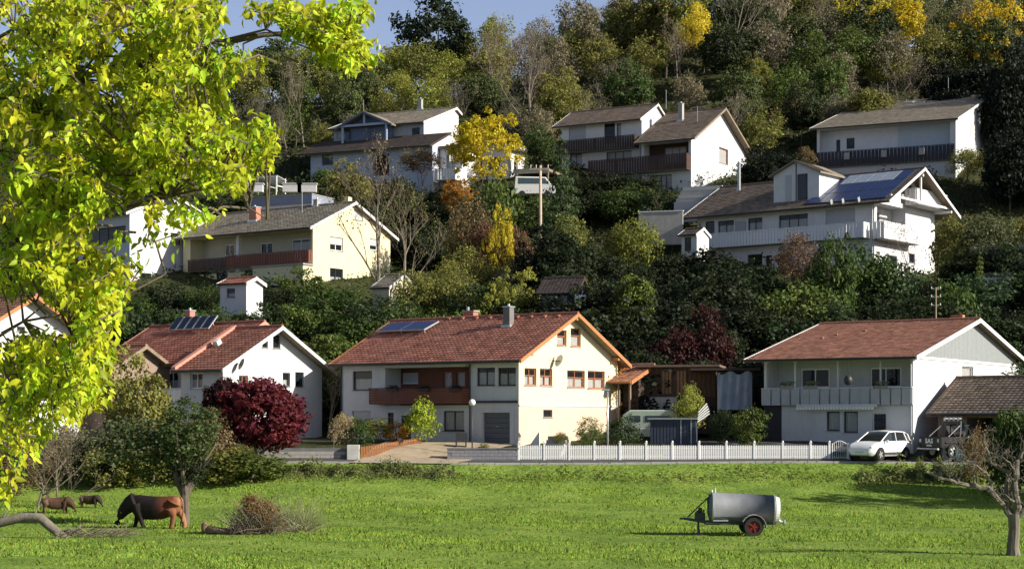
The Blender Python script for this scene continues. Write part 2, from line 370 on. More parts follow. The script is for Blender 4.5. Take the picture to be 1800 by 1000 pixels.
        if sill:
            g = MB(); s.pb(g, pl, c, u0-.05, u1+.05, v0-.045, v0-.002, -.07, rec-.002); g.build('sill', sillm or CONC, f)
        if shut > 0:
            vb = v1-(v1-v0)*shut; g = MB(); k = max(3, int((v1-vb)/.055)); h = (v1-vb)/k
            for i in range(k): s.pb(g, pl, c, u0+.01, u1-.01, vb+h*i+.006, vb+h*(i+1), rec-.03-.006*(i % 2), rec-.012)
            g.build('shutter', SHUT, f)
        if curt > 0:
            vb = v0+(v1-v0)*curt if curt < 1 else v1
            g = MB(); k = max(8, int(W/.09)); vs = []
            for i in range(k+1):
                u = u0+fw*.5+(W-fw)*i/k; d = rec+.075+.03*(i % 2)+.01*rnd.random()
                vs += [s.P(pl, c, u, v0+.02, d), s.P(pl, c, u, vb-.01, d)]
            g.add(vs, [(2*i, 2*i+2, 2*i+3, 2*i+1) for i in range(k)]); g.build('curtain', CURT, f)
        return f
    def panel(s, pl, px, m, d0=-.05, d1=0.0, c=0.0, name='panel', bevel=0, uvc=None, parent=None):
        if uvc: u0, u1, v0, v1 = uvc
        else:
            x0, y0, x1, y1 = px; xm = (x0+x1)/2; u0 = s.uv(pl, x0, y0, c)[0]; u1 = s.uv(pl, x1, y0, c)[0]; v1 = s.uv(pl, xm, y0, c)[1]; v0 = s.uv(pl, xm, y1, c)[1]
        g = MB(); s.pb(g, pl, c, u0, u1, v0, v1, d0, d1); return g.build(name, m, parent or s.root, bevel=bevel)
    def loggia(s, pl, px, dep, m, c=0.0, uvc=None):
        if uvc: u0, u1, v0, v1 = uvc
        else:
            x0, y0, x1, y1 = px; xm = (x0+x1)/2; u0 = s.uv(pl, x0, y0, c)[0]; u1 = s.uv(pl, x1, y0, c)[0]; v1 = s.uv(pl, xm, y0, c)[1]; v0 = s.uv(pl, xm, y1, c)[1]
        s.hole(pl, c, u0, u1, v0, v1, dep)
        sg = 1 if pl in 'FL' else -1
        s.plane_wall(pl, c+sg*dep, u0, u1, v0, v1, m); return (u0, u1, v0, v1)
    def railing(s, pl, c, out, u0, u1, v0, v1, m, style='v', cap=None, floor=True, ends=True, pitch=.14, fm=None):
        """balcony standing 'out' metres proud of the wall plane; boards are sub-parts of the railing"""
        g = MB(); s.pb(g, pl, c, u0, u1, v0-.02, v0+.1, -out, -.003); fl = g.build('balcony', fm or CONC, s.root) if floor else None
        g = MB(); s.pb(g, pl, c, u0-.02, u1+.02, v1, v1+.06, -out-.04, -out+.06)
        if ends and out > .3:
            s.pb(g, pl, c, u0-.02, u0+.06, v1, v1+.06, -out+.06, -.003); s.pb(g, pl, c, u1-.06, u1+.02, v1, v1+.06, -out+.06, -.003)
        k = max(2, int((u1-u0)/1.6))
        for i in range(k+1):
            u = u0+.03+(u1-u0-.06)*i/k; s.pb(g, pl, c, u-.025, u+.025, v0+.1, v1, -out+.005, -out+.05)
        rail = g.build('balcony_railing', cap or m, s.root)
        if style == 'v': n = int((u1-u0)/pitch); wd = (u1-u0)/n
        else: n = 6; wd = (v1-v0-.02)/n
        if style == 'v':
            b = MB(); s.pb(b, pl, 0, 0, wd*.86, 0, v1-v0-.03, 0, .022)
        else:
            b = MB(); s.pb(b, pl, 0, 0, u1-u0, 0, wd*.9, 0, .022)
        proto = b.build('board', m, rail)
        def off(u, v): return Vector(s.P(pl, c, u, v, -out-.022))
        for i in range(n):
            o = proto if i == 0 else cp(proto, rail)
            o.location = off(u0+wd*(i+.07), v0) if style == 'v' else off(u0, v0+wd*i+.01)
        if ends and out > .3:
            for uu, sgn in ((u0, -1), (u1, 1)):
                e = MB()
                if style == 'v':
                    q = max(2, int(out/pitch)); w2 = out/q
                    for i in range(q): s.pb(e, pl, c, uu-.011+sgn*.012, uu+.011+sgn*.012, v0, v1-.03, -out+w2*i+.01, -out+w2*(i+.86))
                else:
                    for i in range(n): s.pb(e, pl, c, uu-.011+sgn*.012, uu+.011+sgn*.012, v0+wd*i+.01, v0+wd*(i+.9), -out, -.005)
                e.build('side_boards', m, rail)
        return rail
    # roof
    def roof(s, x0, x1, yf, yr, yb, ze, zr, tm, zeb=None, th=.14, verge=WHITEP, tw=.3, tl=.34, ridge=True, gutter=True, seed=1, fascia=None, slabm=None, front=True):
        """front slope from (yf, ze) to ridge (yr, zr); returns slope frame"""
        zeb = ze if zeb is None else zeb
        mb = MB()
        for ya, za in ((yf, ze), (yb, zeb)):
            d = Vector((0, yr-ya, zr-za)); n = Vector((0, -d.z, d.y)).normalized(); n = n if n.z > 0 else -n
            lo = -th*1.0
            mb.hexa([(x0, ya, za+lo), (x1, ya, za+lo), (x1, yr, zr+lo), (x0, yr, zr+lo), (x0, ya, za), (x1, ya, za), (x1, yr, zr), (x0, yr, zr)])
        rf = mb.build('roof', slabm or TIMBER, s.root)
        slopes = {}
        for nm, ya, za in (('F', yf, ze), ('B', yb, zeb)):
            up = Vector((0, yr-ya, zr-za)); Ls = up.length; us = up.normalized(); n = Vector((1, 0, 0)).cross(us); n = n if n.z > 0 else -n
            slopes[nm] = (Vector((x0, ya, za)), us, n, Ls)
            if nm == 'B' and yb-yr < .05: continue
            rg = np.random.RandomState(seed*7+(nm == 'B')); nc = max(2, int(round((x1-x0)/tw))); nr = max(2, int(round(Ls/tl)))
            w_ = (x1-x0)/nc; l_ = Ls/nr
            ii, jj = np.meshgrid(np.arange(nc), np.arange(nr)); ii = ii.ravel(); jj = jj.ravel(); k = len(ii)
            ax = np.array((1., 0, 0)); au = np.array(us); an = np.array(n); o = np.array((x0, ya, za))
            lift = .026+rg.rand(k)*.010; jit = (rg.rand(k)-.5)*.012
            a0 = ii*w_+w_*.03; b0 = jj*l_+jit-.02*(jj == 0)
            V = np.zeros((k, 9, 3))
            for q, (da, hh) in enumerate(((0, 0), (.5, .020), (.94, 0))):
                base = o+ax*(a0+da*w_)[:, None]
                V[:, q] = base+au*b0[:, None]+an*(lift+hh+.006)[:, None]
                V[:, 3+q] = base+au*(b0+l_*1.02)[:, None]+an*(.008+hh*.9)
                V[:, 6+q] = base+au*(b0+.004)[:, None]+an*(.004+hh*.5)
            Fc = np.array([(0, 1, 4, 3), (1, 2, 5, 4), (6, 7, 1, 0), (7, 8, 2, 1)])[None]+(np.arange(k)*9)[:, None, None]
            t = np.repeat(np.clip(rg.normal(.5, .2, k), 0, 1), 4)
            o2 = mkobj('roof_tiles', npmesh('roof_tiles', V.reshape(-1, 3), Fc.reshape(-1, 4), tone=t, m=tm), rf); tag(o2, kind='stuff')
        if ridge:
            pr = MB(); pr.tube([(0, 0, 0), (.42, 0, 0)], [.13, .115], 8); p0 = pr.build('ridge_tile', tm, rf)
            k = int((x1-x0)/.4); p0.location = (x0, yr, zr+.02)
            for i in range(1, k): cp(p0, rf, (x0+(x1-x0-.42)*i/(k-1), yr, zr+.02+rnd.uniform(-.008, .008)), (0, R(-2), 0))
        for xx, sg in ((x1, 1), (x0, -1)):
            v = MB()
            for ya, za in ((yf, ze), (yb, zeb)):
                a, b = sorted((xx, xx+sg*.05))
                v.hexa([(a, ya, za-.2), (b, ya, za-.2), (b, yr, zr-.2), (a, yr, zr-.2), (a, ya, za+.05), (b, ya, za+.05), (b, yr, zr+.05), (a, yr, zr+.05)])
            v.build('verge_board', verge, rf)
        if gutter:
            g = MB(); g.tube([(x0, yf-.07, ze-.03), (x1, yf-.07, ze-.05)], .065, 8); g.build('gutter', fascia or DMETAL, rf)
            g = MB(); g.tube([(x0, yb+.07, zeb-.03), (x1, yb+.07, zeb-.05)], .065, 6); g.build('gutter', fascia or DMETAL, rf)
        s.sl = slopes; s.rf = rf
        return slopes
    def sp(s, px, py, sl='F'):   # pixel -> (along, up) on a slope
        o, us, n, Ls = s.sl[sl]; p = s.onplane(px, py, o, n)-o; return p.x, p.dot(us)
    def slope_box(s, name, m, a0, a1, b0, b1, h0, h1, sl='F', parent=None, mb=None):
        o, us, n, Ls = s.sl[sl]; g = mb or MB(); g.obox(o, (1, 0, 0), us, n, a0, a1, b0, b1, h0, h1)
        return g.build(name, m, parent or s.root) if mb is None else None
    def chimney(s, px, py, wx, wy, top, m, sl='F', cap=METAL, down=1.2, name='chimney'):
        """foot at the slope pixel, top = height above foot"""
        o, us, n, Ls = s.sl[sl]; p = s.onplane(px, py, o, n); mb = MB()
        if m is BRICK:
            h = .075; z = -down; k = 0
            while z < top-.1:
                e = .004*(k % 2); mb.box(p.x-wx/2-e, p.x+wx/2+e, p.y-wy/2-e, p.y+wy/2+e, p.z+z, p.z+z+h*.88); z += h; k += 1
            c = mb.build(name, m, s.root); g = MB(); g.box(p.x-wx/2+.008, p.x+wx/2-.008, p.y-wy/2+.008, p.y+wy/2-.008, p.z-down+.01, p.z+top-.1); g.build('mortar', BRICKM, c)
        else:
            mb.box(p.x-wx/2, p.x+wx/2, p.y-wy/2, p.y+wy/2, p.z-down, p.z+top-.1); c = mb.build(name, m, s.root)
        g = MB(); g.box(p.x-wx/2-.05, p.x+wx/2+.05, p.y-wy/2-.05, p.y+wy/2+.05, p.z+top-.1, p.z+top-.03); g.build('chimney_cap', cap, c)
        g = MB(); g.tube([(p.x, p.y, p.z+top-.03), (p.x, p.y, p.z+top+.12)], .09, 8); g.build('flue', cap, c)
        g = MB(); g.box(p.x-wx/2-.1, p.x+wx/2+.1, p.y-wy/2-.12, p.y+wy/2+.1, p.z-.35, p.z+.03); g.build('flashing', METAL, c)
        return c
    def antenna(s, px, py, h, sl='F', bars=True):
        o, us, n, Ls = s.sl[sl]; p = s.onplane(px, py, o, n); g = MB(); g.tube([(p.x, p.y, p.z-.5), (p.x, p.y, p.z+h)], .03, 6)
        if bars:
            for k, (zz, L_) in enumerate(((h-.1, .7), (h-.6, .5))):
                g.tube([(p.x-L_, p.y, p.z+zz), (p.x+L_, p.y, p.z+zz)], .012, 4)
                for q in range(-4, 5): g.tube([(p.x+L_*q/4, p.y-.22, p.z+zz), (p.x+L_*q/4, p.y+.22, p.z+zz)], .008, 4)
        return g.build('roof_antenna', METAL, s.root)
    def pipe(s, pl, px, y0, y1, c=0.0, m=None, r=.045):
        u, v1 = s.uv(pl, px, y0, c); _, v0 = s.uv(pl, px, y1, c); a = s.P(pl, c, u, v0, -.07); b = s.P(pl, c, u, v1, -.07)
        g = MB(); g.tube([a, b], r, 8); g.build('downpipe', m or METAL, s.root)
    def dish(s, pl, px, py, r=.4, c=0.0):
        u, v = s.uv(pl, px, py, c); a = Vector(s.P(pl, c, u, v, 0)); nrm = Vector(s.P(pl, 0, 0, 0, -1)); side = Vector((-.35, -.8, .35)).normalized()
        cen = a+nrm*.45; g = MB(); x = side.cross(Vector((0, 0, 1))).normalized(); y = side.cross(x); rings = []
        vs = [cen-side*.1]
        for k in range(1, 4):
            for q in range(14):
                t = 2*math.pi*q/14; rr = r*k/3; vs.append(cen+x*rr*math.cos(t)+y*rr*math.sin(t)-side*.1*(1-(k/3)**2))
        fs = [(0, 1+q, 1+(q+1) % 14) for q in range(14)]
        for k in range(2): fs += [(1+k*14+q, 1+(k+1)*14+q, 1+(k+1)*14+(q+1) % 14, 1+k*14+(q+1) % 14) for q in range(14)]
        g.add(vs, fs); d = g.build('satellite_dish', GREYP, s.root, smooth=True)
        g = MB(); g.tube([a, cen-side*.1], .025, 6); g.tube([cen-y*r*.9, cen+side*.4], .015, 5); g.ball(cen+side*.42, .05, .05, .05, 6, 4); g.build('dish_arm', DMETAL, d)

def auto(H, left, right, eave, peak, peakpx, c=0.0):
    """read length, depth, eaves and ridge heights off the photograph's corners"""
    L = -H.uv('F', left, 600)[0]; W = H.uv('G', right, 600)[0]; ze = H.uv('F', HXN(H), eave)[1]
    yr, zr = H.uv('G', peakpx, peak); return L, W, ze, zr, yr
def HXN(H): return CX+H.O.x/H.O.y*F
# ================================================================== HOUSES
# ---- cream house with red roof (lower row, middle)
H = House('house', 'cream gabled house with red tiled roof, brown balcony and grey garage door', 912, 783, 103, 35)
L, W, ze, zr, yr = auto(H, 600, 1085, 627, 556, 1000)
yr = W/2
zs = H.uv('G', 1000, 713)[1]
H.volume(-L, 0, 0, W, -.6, ze, zr, m=CREAM, lower=(zs, PINKISH))
H.wm[('F', 0.0)][0] = (H.wm[('F', 0.0)][0][0], PLASTERW, None)
sl_ = (zr-ze)/yr
H.roof(-L-.45, .62, -.75, yr, W+.75, ze-.75*sl_+.12, zr+.16, TILER, verge=OBROWN, seed=1, fascia=DMETAL)
H.win('F', (620, 652, 654, 686), 1, WINDARK, curt=.6)
H.win('F', (619, 722, 652, 756), 1, WINDARK, shut=.42)
u = H.loggia('F', (677, 645, 827, 712), 1.6, RBROWN)
H.win('F', (708, 655, 735, 674), 1, WHITEP, c=1.6, shut=.92, rec=.05)
H.win('F', (779, 653, 795, 705), 1, WINBROWN, c=1.6, curt=1, rec=.05, sill=False, name='balcony_door')
H.win('F', (802, 653, 818, 680), 1, WINBROWN, c=1.6, curt=1, rec=.05)
u0, v1 = H.uv('F', 663, 684); u1, v0 = H.uv('F', 826, 709)
H.railing('F', 0, .8, u0, u1, v0, v1, RBROWN, style='h', cap=DBROWN, fm=DBROWN)
g = MB(); u0, v1 = H.uv('F', 676, 636); u1, v0 = H.uv('F', 821, 644)
g.box(u0, u1, -.22, -.003, v0, v1); H_aw = g.build('awning_cassette', PLASTERW, H.root, bevel=.03)
H.win('F', (838, 646, 870, 678), 2, WINDARK, curt=.75); H.win('F', (875, 646, 907, 678), 2, WINDARK, curt=.7)
H.panel('F', (830, 704, 912, 708), DMETAL, -.12, -.003, name='ledge')
H.win('F', (681, 725, 692, 755), 1, WINDARK); H.win('F', (705, 730, 722, 772), 1, WINDARK, sill=False, name='front_door')
H.win('F', (779, 722, 816, 757), 2, WINDARK, curt=1, sillm=DMETAL)
# garage door
u0, v1 = H.uv('F', 848, 725); u1, v0 = H.uv('F', 896, 779); H.hole('F', 0, u0, u1, v0, v1, .25)
g = MB(); k = 6; hh = (v1-v0)/k
for i in range(k): g.box(u0, u1, .2, .24, v0+hh*i+.008, v0+hh*(i+1)-.008)
gd = g.build('garage_door', mat('slate_grey_door', (.10, .11, .13), .5, .05, 4), H.root)
g = MB(); g.box((u0+u1)/2-.07, (u0+u1)/2+.07, .16, .2, v0+1.0, v0+1.04); g.build('handle', METAL, gd)
for a, b in ((838, 846), (898, 904)): H.panel('F', (a, 718, b, 781), PLASTERW, -.03, -.003, name='door_surround')
H.panel('F', (846.5, 718, 897.5, 723), PLASTERW, -.03, -.003, name='door_surround')
for q in ((922, 647, 943, 677), (949, 648, 971, 678), (997, 651, 1028, 681), (1033, 652, 1063, 683)): H.win('G', q, 2, WINBROWN, curt=.6, transom=.42)
H.win('G', (979, 580, 996, 607), 1, WINBROWN, curt=.6, transom=.4); H.win('G', (1003, 577, 1021, 609), 1, WINBROWN, curt=.55, transom=.4)
H.win('G', (955, 720, 971, 733), 1, DMETAL)
H.panel('G', (912, 710, 1086, 714), GREYP, -.05, -.003, name='ledge', uvc=(0, W, zs-.05, zs+.05))
H.dish('G', 972, 634); H.pipe('F', 827, 640, 780, m=DMETAL); H.pipe('F', 601, 640, 780, m=DMETAL); H.pipe('G', 1083, 640, 770)
# purlin ends under the gable overhang
for t in (.06, .5, .94):
    yy = W*t; zz = ze+(zr-ze)*(1-abs(t-.5)*2)-.14; g = MB(); g.box(-.05, .55, yy-.09, yy+.09, zz-.12, zz+.06); g.build('purlin', OBROWN, H.root)
H.chimney(894, 572, .5, .5, 1.25, mat('slate_clad_chimney', (.16, .15, .15), .6, .15, 6), cap=METAL)
g = MB(); p = H.onplane(826, 548, (0, yr+.6, zr), (0, 1, 0)); 
for k in range(14): g.box(p.x-.42-.004*(k % 2), p.x+.42, yr+.4, yr+.95, zr-.5+k*.08, zr-.43+k*.08)
c = g.build('chimney', BRICK, H.root); g = MB(); g.box(p.x-.5, p.x+.5, yr+.35, yr+1.0, zr+.62, zr+.7); g.tube([(p.x-.2, yr+.65, zr+.7), (p.x-.2, yr+.65, zr+.95)], .1, 8); g.build('chimney_cap', CONC, c)
a0, b0 = H.sp(664, 590); a1, _ = H.sp(744, 590); a2, b1 = H.sp(765, 560); b1 = min(b1, H.sl['F'][3]-.7)
g = MB(); o, us, n, Ls = H.sl['F']; P_ = lambda a, b, h: o+Vector((a, 0, 0))+us*b+n*h
g.hexa([P_(a0, b0, .25), P_(a1, b0, .25), P_(a1, b1-.1, .12), P_(a0, b1-.1, .12), P_(a0, b0, .35), P_(a1, b0, .35), P_(a1, b1-.1, .22), P_(a0, b1-.1, .22)])
pf = g.build('solar_collector', METAL, H.root)
for i in range(2):
    q0 = a0+(a1-a0)*i/2+.04; q1 = a0+(a1-a0)*(i+1)/2-.04; g = MB(); bb = b1-.16; c0 = b0+.06
    g.hexa([P_(q0, c0, .345), P_(q1, c0, .345), P_(q1, bb, .22), P_(q0, bb, .22), P_(q0, c0, .362), P_(q1, c0, .362), P_(q1, bb, .24), P_(q0, bb, .24)]); g.build('pane', PVM, pf)
g = MB()
for a in (a0+.1, (a0+a1)/2, a1-.1): g.obox(o, (1, 0, 0), us, n, a-.03, a+.03, b0+.05, b0+.1, .05, .25)
g.build('mounting_leg', METAL, pf)
a, b = H.sp(560+75, 566)
for i in range(9):   # snow-stop / vent tiles near the ridge
    a, b = H.sp(790+i*24, 562-i*.6); H.slope_box('vent_tile', TILER, a-.1, a+.1, b-.12, b+.12, .05, .14)
H.finish(); H1 = H

# ---- right house with boarded gable (lower row, right)
H = House('house', 'white house with boarded grey gable, rust-red roof and full-length balcony, behind the parked cars', 1605, 783, 101, 33)
L, W, ze, zr, yr = auto(H, 1343, 1796, 624, 566, 1716); yr = W/2; sl_ = (zr-ze)/yr
H.volume(-L, 0, 0, W, -.6, ze, zr, m=PLASTERW)
H.roof(-L-.9, .55, -1.0, yr, W+.9, ze-1.0*sl_+.1, zr+.12, TILEO, verge=WHITEP, seed=2, fascia=DMETAL, tw=.3)
u = H.loggia('F', (1350, 632, 1600, 706), 1.4, GREYW)
for q, nn in (((1408, 648, 1458, 681), 2), ((1530, 646, 1584, 680), 2)): H.win('F', q, nn, WHITEP, c=1.4, rec=.05)
u0, v1 = H.uv('F', 1343, 684); u1, v0 = H.uv('F', 1606, 711)
H.railing('F', 0, .35, u0, u1, v0, v1, mat('grey_balcony_panel', (.36, .37, .40), .6, .1, 3), style='v', pitch=.62, cap=GREYP, fm=CONCD)
for px in (1395, 1470, 1545): H.panel('F', (px, 634, px+3, 684), GREYP, .1, .2, name='post')
# gable boards
zb = ze-.02
g = MB(); g.box(0, .022, 0, .22, 0, 1.0)
nb = int(W/.26); wd = W/nb
for i in range(nb):
    y0 = wd*i; y1 = y0+wd*.9; f = lambda y: zr-.02-abs(y-yr)*sl_
    g = MB(); pts = [(y0, zb), (y1, zb), (y1, f(y1)), ((y0+y1)/2, f((y0+y1)/2)), (y0, f(y0))]
    if f(y0) < zb+.02 or f(y1) < zb+.02: continue
    g.prism(pts, 'x', .02, .055); g.build('board', mat('pale_grey_boards', (.24, .26, .27), .7, .08, 5), H.root)
g = MB(); g.prism([(0.05, zb), (W-.05, zb), (yr, zr-.05)], 'x', .003, .018); g.build('gable_backing', GREYW, H.root)
H.panel('G', None, WHITEP, -.07, -.003, name='ledge', uvc=(0, W, zb-.16, zb-.01))
H.win('G', (1691, 644, 1711, 668), 1, GREYP, curt=1)
H.win('F', (1453, 723, 1476, 757), 1, WINDARK, curt=1); H.win('F', (1483, 723, 1508, 760), 1, WINDARK, curt=1); H.win('F', (1533, 725, 1558, 758), 1, GREYP)
# folded awning with scalloped fringe
u0, v1 = H.uv('F', 1406, 711); u1, v0 = H.uv('F', 1546, 715)
g = MB(); g.box(u0, u1, -.6, -.38, v0, v1+.02); aw = g.build('awning', PLASTERW, H.root)
g = MB(); g.box(0, .15, -.01, .01, -.16, 0); fr = g.build('fringe_flap', WHITEP, aw); n_ = int((u1-u0)/.2)
for i in range(n_): (fr if i == 0 else cp(fr, aw)).location = (u0+.2*i+.02, -.59, v0)
H.panel('F', (1343, 712, 1374, 782), mat('passage_shade_paint', (.03, .03, .035), .8), -.02, -.004, name='side_passage_shade')  # flat dark panel on the wall, painted for the shade of a side passage
H.pipe('F', 1602, 640, 780); H.pipe('F', 1348, 640, 700)
g = MB()
for k in range(10): g.box(-3.2-.004*(k % 2), -2.4, yr+.5, yr+1.0, zr-.3+k*.08, zr-.23+k*.08)
p = H.onplane(1683, 550, (0, yr+.7, zr), (0, 1, 0)); c = g.build('chimney', BRICK, H.root); c.location.x = p.x+2.8
for px, py in ((1445, 596), (1470, 590), (1520, 583)):
    a, b = H.sp(px, py); H.slope_box('vent_tile', TILEO, a-.1, a+.1, b-.1, b+.1, .05, .13)
H.finish(); H6 = H

# ---- lower left house with solar array
H = House('house', 'white house with red roof and row of tilted solar panels, behind the dark red maple', 392, 790, 106, 36)
L, W, ze, zr, yr = auto(H, 318, 566, 641, 578, 482); yr = W/2; sl_ = (zr-ze)/yr
H.volume(-L, 0, 0, W, -.6, ze, zr, m=PLASTERW)
H.roof(-L-.1, .75, -.8, yr, W+.7, ze-.8*sl_+.1, zr+.12, TILER, verge=GREYP, seed=3, fascia=DMETAL)
lf = H.sl
H.win('G', (461, 592, 471, 611), 1, WINDARK); H.win('G', (480, 589, 493, 612), 1, WINDARK)
H.win('G', (519, 654, 534, 680), 1, WINDARK); H.win('G', (497, 655, 510, 679), 1, WINDARK, curt=.5); H.win('G', (420, 660, 436, 684), 2, WINBROWN, curt=.6)
H.dish('G', 415, 640, .38)
H.win('F', (334, 655, 356, 683), 2, WHITEP, curt=.6); 
# rear left wing, set back
xL = H.uv('F', 185, 600, 3.0)[0]; x1w = -L
zw = H.uv('F', 250, 633, 3.0)[1]; 
H.volume(xL, x1w, 3.0, 3.0+W, -.6, zw, zw+(zr-ze), yr=3+W/2, m=GREYW, planes='FL')
H.win('F', (291, 653, 313, 683), 2, WHITEP, c=3.0, curt=.5)
H.win('F', (225, 655, 247, 683), 2, WHITEP, c=3.0)
H.roof(xL-.5, x1w+.02, 2.1, 3+W/2, 3+W+.7, zw-.9*sl_+.12, zw+(zr-ze)+.14, TILER, verge=mat('pink_verge', (.55, .25, .2), .7, .1), seed=4, fascia=DMETAL)
a0, b0 = H.sp(298, 587); a1, _ = H.sp(366, 587); o, us, n, Ls = H.sl['F']; b1 = Ls-.15
wd = (a1-a0)/5; P_ = lambda a, b, h: o+Vector((a, 0, 0))+us*b+n*h
for i in range(5):
    q0 = a0+wd*i; q1 = q0+wd*.93; g = MB()
    g.hexa([P_(q0, b0, .25), P_(q1, b0, .25), P_(q1, b1, .65), P_(q0, b1, .65), P_(q0, b0, .32), P_(q1, b0, .32), P_(q1, b1, .72), P_(q0, b1, .72)])
    pn = g.build('solar_panel', METAL, H.root); g = MB()
    g.hexa([P_(q0+.07, b0+.05, .325), P_(q1-.07, b0+.05, .325), P_(q1-.07, b1-.05, .715), P_(q0+.07, b1-.05, .715), P_(q0+.07, b0+.05, .34), P_(q1-.07, b0+.05, .34), P_(q1-.07, b1-.05, .73), P_(q0+.07, b1-.05, .73)]); g.build('pane', PVD, pn)
    g = MB(); g.obox(o, (1, 0, 0), us, n, q0+.1, q0+.15, b1-.15, b1-.1, .03, .66); g.build('mounting_leg', METAL, pn)
H.chimney(334, 563, .5, .5, .75, BRICK)
# parapet strip between the two roofs
g = MB(); d = .35; y0 = -.9; z0 = ze-.9*sl_
g.hexa([(x1w-.02, -.8, ze-.8*sl_+.1), (x1w+d, -.8, ze-.8*sl_+.1), (x1w+d, yr, zr+.12), (x1w-.02, yr, zr+.12), (x1w-.02, -.8, ze-.8*sl_+.34), (x1w+d, -.8, ze-.8*sl_+.34), (x1w+d, yr, zr+.36), (x1w-.02, yr, zr+.36)]); g.build('parapet', mat('salmon_parapet', (.55, .24, .18), .8, .1), H.root)
H.sl = lf
H.slope_box('roof_hatch', GREYP, .8, 1.2, 3.4, 3.8, .03, .35)
# wrought balcony under the eaves
u0, v1 = H.uv('F', 290, 686, 3.0); u1, v0 = H.uv('F', 385, 716, 3.0)
H.railing('F', 3.0, 2.9, u0, -L-.02, v0, v1, WHITEP, style='v', pitch=.2)
H.finish(); H9 = H

# ---- far lower left house
H = House('house', 'white house with orange-red roof half hidden by the yellow-green tree', -45, 790, 103, 36)
W = H.uv('G', 140, 600)[0]; ze = H.uv('G', 0, 590)[1]; yr = W/2; zr = H.uv('G', 70, 525)[1]; sl_ = .55; ze = zr-yr*sl_
H.volume(-11, 0, 0, W, -.6, ze, zr, m=PLASTERW)
H.roof(-11.5, .8, -.8, yr, W+.7, ze-.8*sl_+.1, zr+.12, TILEO, verge=OBROWN, seed=5)
H.win('G', (30, 574, 44, 582), 2, WINDARK); H.win('G', (36, 620, 60, 650), 2, WINDARK, curt=.6); H.win('G', (78, 622, 100, 652), 2, WINDARK)
u0, v1 = H.uv('G', 5, 655); u1, v0 = H.uv('G', 110, 690)
H.railing('G', 0, 1.0, u0, u1, v0, v1, RBROWN, style='v', pitch=.16, cap=DBROWN)
H.finish()
# pinkish-brown wooden outbuilding between it and the solar house
H = House('outbuilding', 'brown plastered outbuilding with low orange roof between the two left-hand houses', 196, 790, 109, 36)
zr = H.uv('G', 196, 600)[1]
H.volume(-5, 0, 0, 5, -.6, 5.2, 6.6, m=mat('brown_plaster', (.26, .19, .15), .9, .12, 2))
H.roof(-5.4, .5, -.6, 2.5, 5.6, 5.2-.6*.56+.1, 6.7, TILEO, verge=TIMBER, seed=6)
H.win('G', (198, 660, 206, 690), 1, WINDARK, uvc=(1.6, 2.6, 3.0, 4.3)); H.win('F', None, 2, WINDARK, uvc=(-3.4, -2.2, 3.0, 4.3))
H.finish()

# ---- yellow house, middle left
H = House('house', 'pale yellow gabled house with grey-brown roof, red-brown balcony and brick chimney', 550, 512, 145, 35)
L, W, ze, zr, yr = auto(H, 322, 686, 396, 360, 632); yr = W/2; sl_ = (zr-ze)/yr
H.volume(-L, 0, 0, W, -4, ze, zr, m=YELLOW)
H.roof(-L-.3, .4, -.8, yr, W+.7, ze-.8*sl_+.1, zr+.1, TILEG, verge=PLASTERW, seed=7, tw=.36, tl=.42)
u0, v0 = H.uv('F', 345, 452); u1, v1 = H.uv('F', 546, 402)
zf = H.uv('F', 547, 470)[1]; zt = H.uv('F', 547, 403)[1]
H.loggia('F', None, 1.5, BEIGE, uvc=(-L+.9, -.2, zf, zt))
H.panel('F', None, PLASTER, .05, .3, name='post', uvc=(H.uv('F', 414, 400)[0], H.uv('F', 419, 400)[0], zf, zt))
for q in ((458, 427, 479, 446), (513, 420, 545, 445), (395, 430, 412, 450)): H.win('F', q, 2, WHITEP, c=1.5, rec=.05, curt=.8 if q[0] > 500 else 0)
zr0 = H.uv('F', 547, 441)[1]; zr1 = H.uv('F', 547, 462)[1]
H.railing('F', 0, .5, H.uv('F', 405, 441)[0], -.05, zr1, zr0, RBROWN, style='v', pitch=.3, cap=RBROWN)
H.railing('F', 0, .3, -L+.9, H.uv('F', 403, 441)[0], zr1-.1, zr0-.1, DBROWN, style='v', pitch=.3, cap=DBROWN)
H.win('G', (580, 417, 603, 441), 2, WHITEP, shut=.55); H.win('G', (622, 369, 638, 387), 1, WHITEP, shut=.95); H.win('G', (580, 472, 603, 496), 2, WINDARK, curt=.4)
H.win('G', (650, 420, 664, 440), 1, WHITEP, shut=.6)
H.chimney(448, 388, .85, .6, 1.25, BRICK); H.chimney(557, 362, .45, .45, .6, CONC)
p = H.onplane(611, 355, (0, yr+.5, zr), (0, 1, 0)); g = MB(); g.box(p.x-.25, p.x+.25, yr+.3, yr+.8, zr-.4, zr+.7); g.build('chimney', YELLOW, H.root)
H.antenna(531, 375, 2.2, bars=False)
# lower storey step-out on the right
g = MB(); zz = H.uv('F', 560, 462)[1]; g.box(-5.8, .0, -1.25, -.004, -4, zr1-.25); g.build('ground_floor_bay', YELLOW, H.root)
g = MB(); g.box(-5.9, .15, -1.4, -.004, zr1-.248, zr1-.13); g.build('bay_cap', CONC, H.root)
H.win('F', (380, 478, 400, 500), 2, WINDARK); H.win('F', (430, 475, 452, 498), 2, WINDARK)
H.finish(); H2 = H

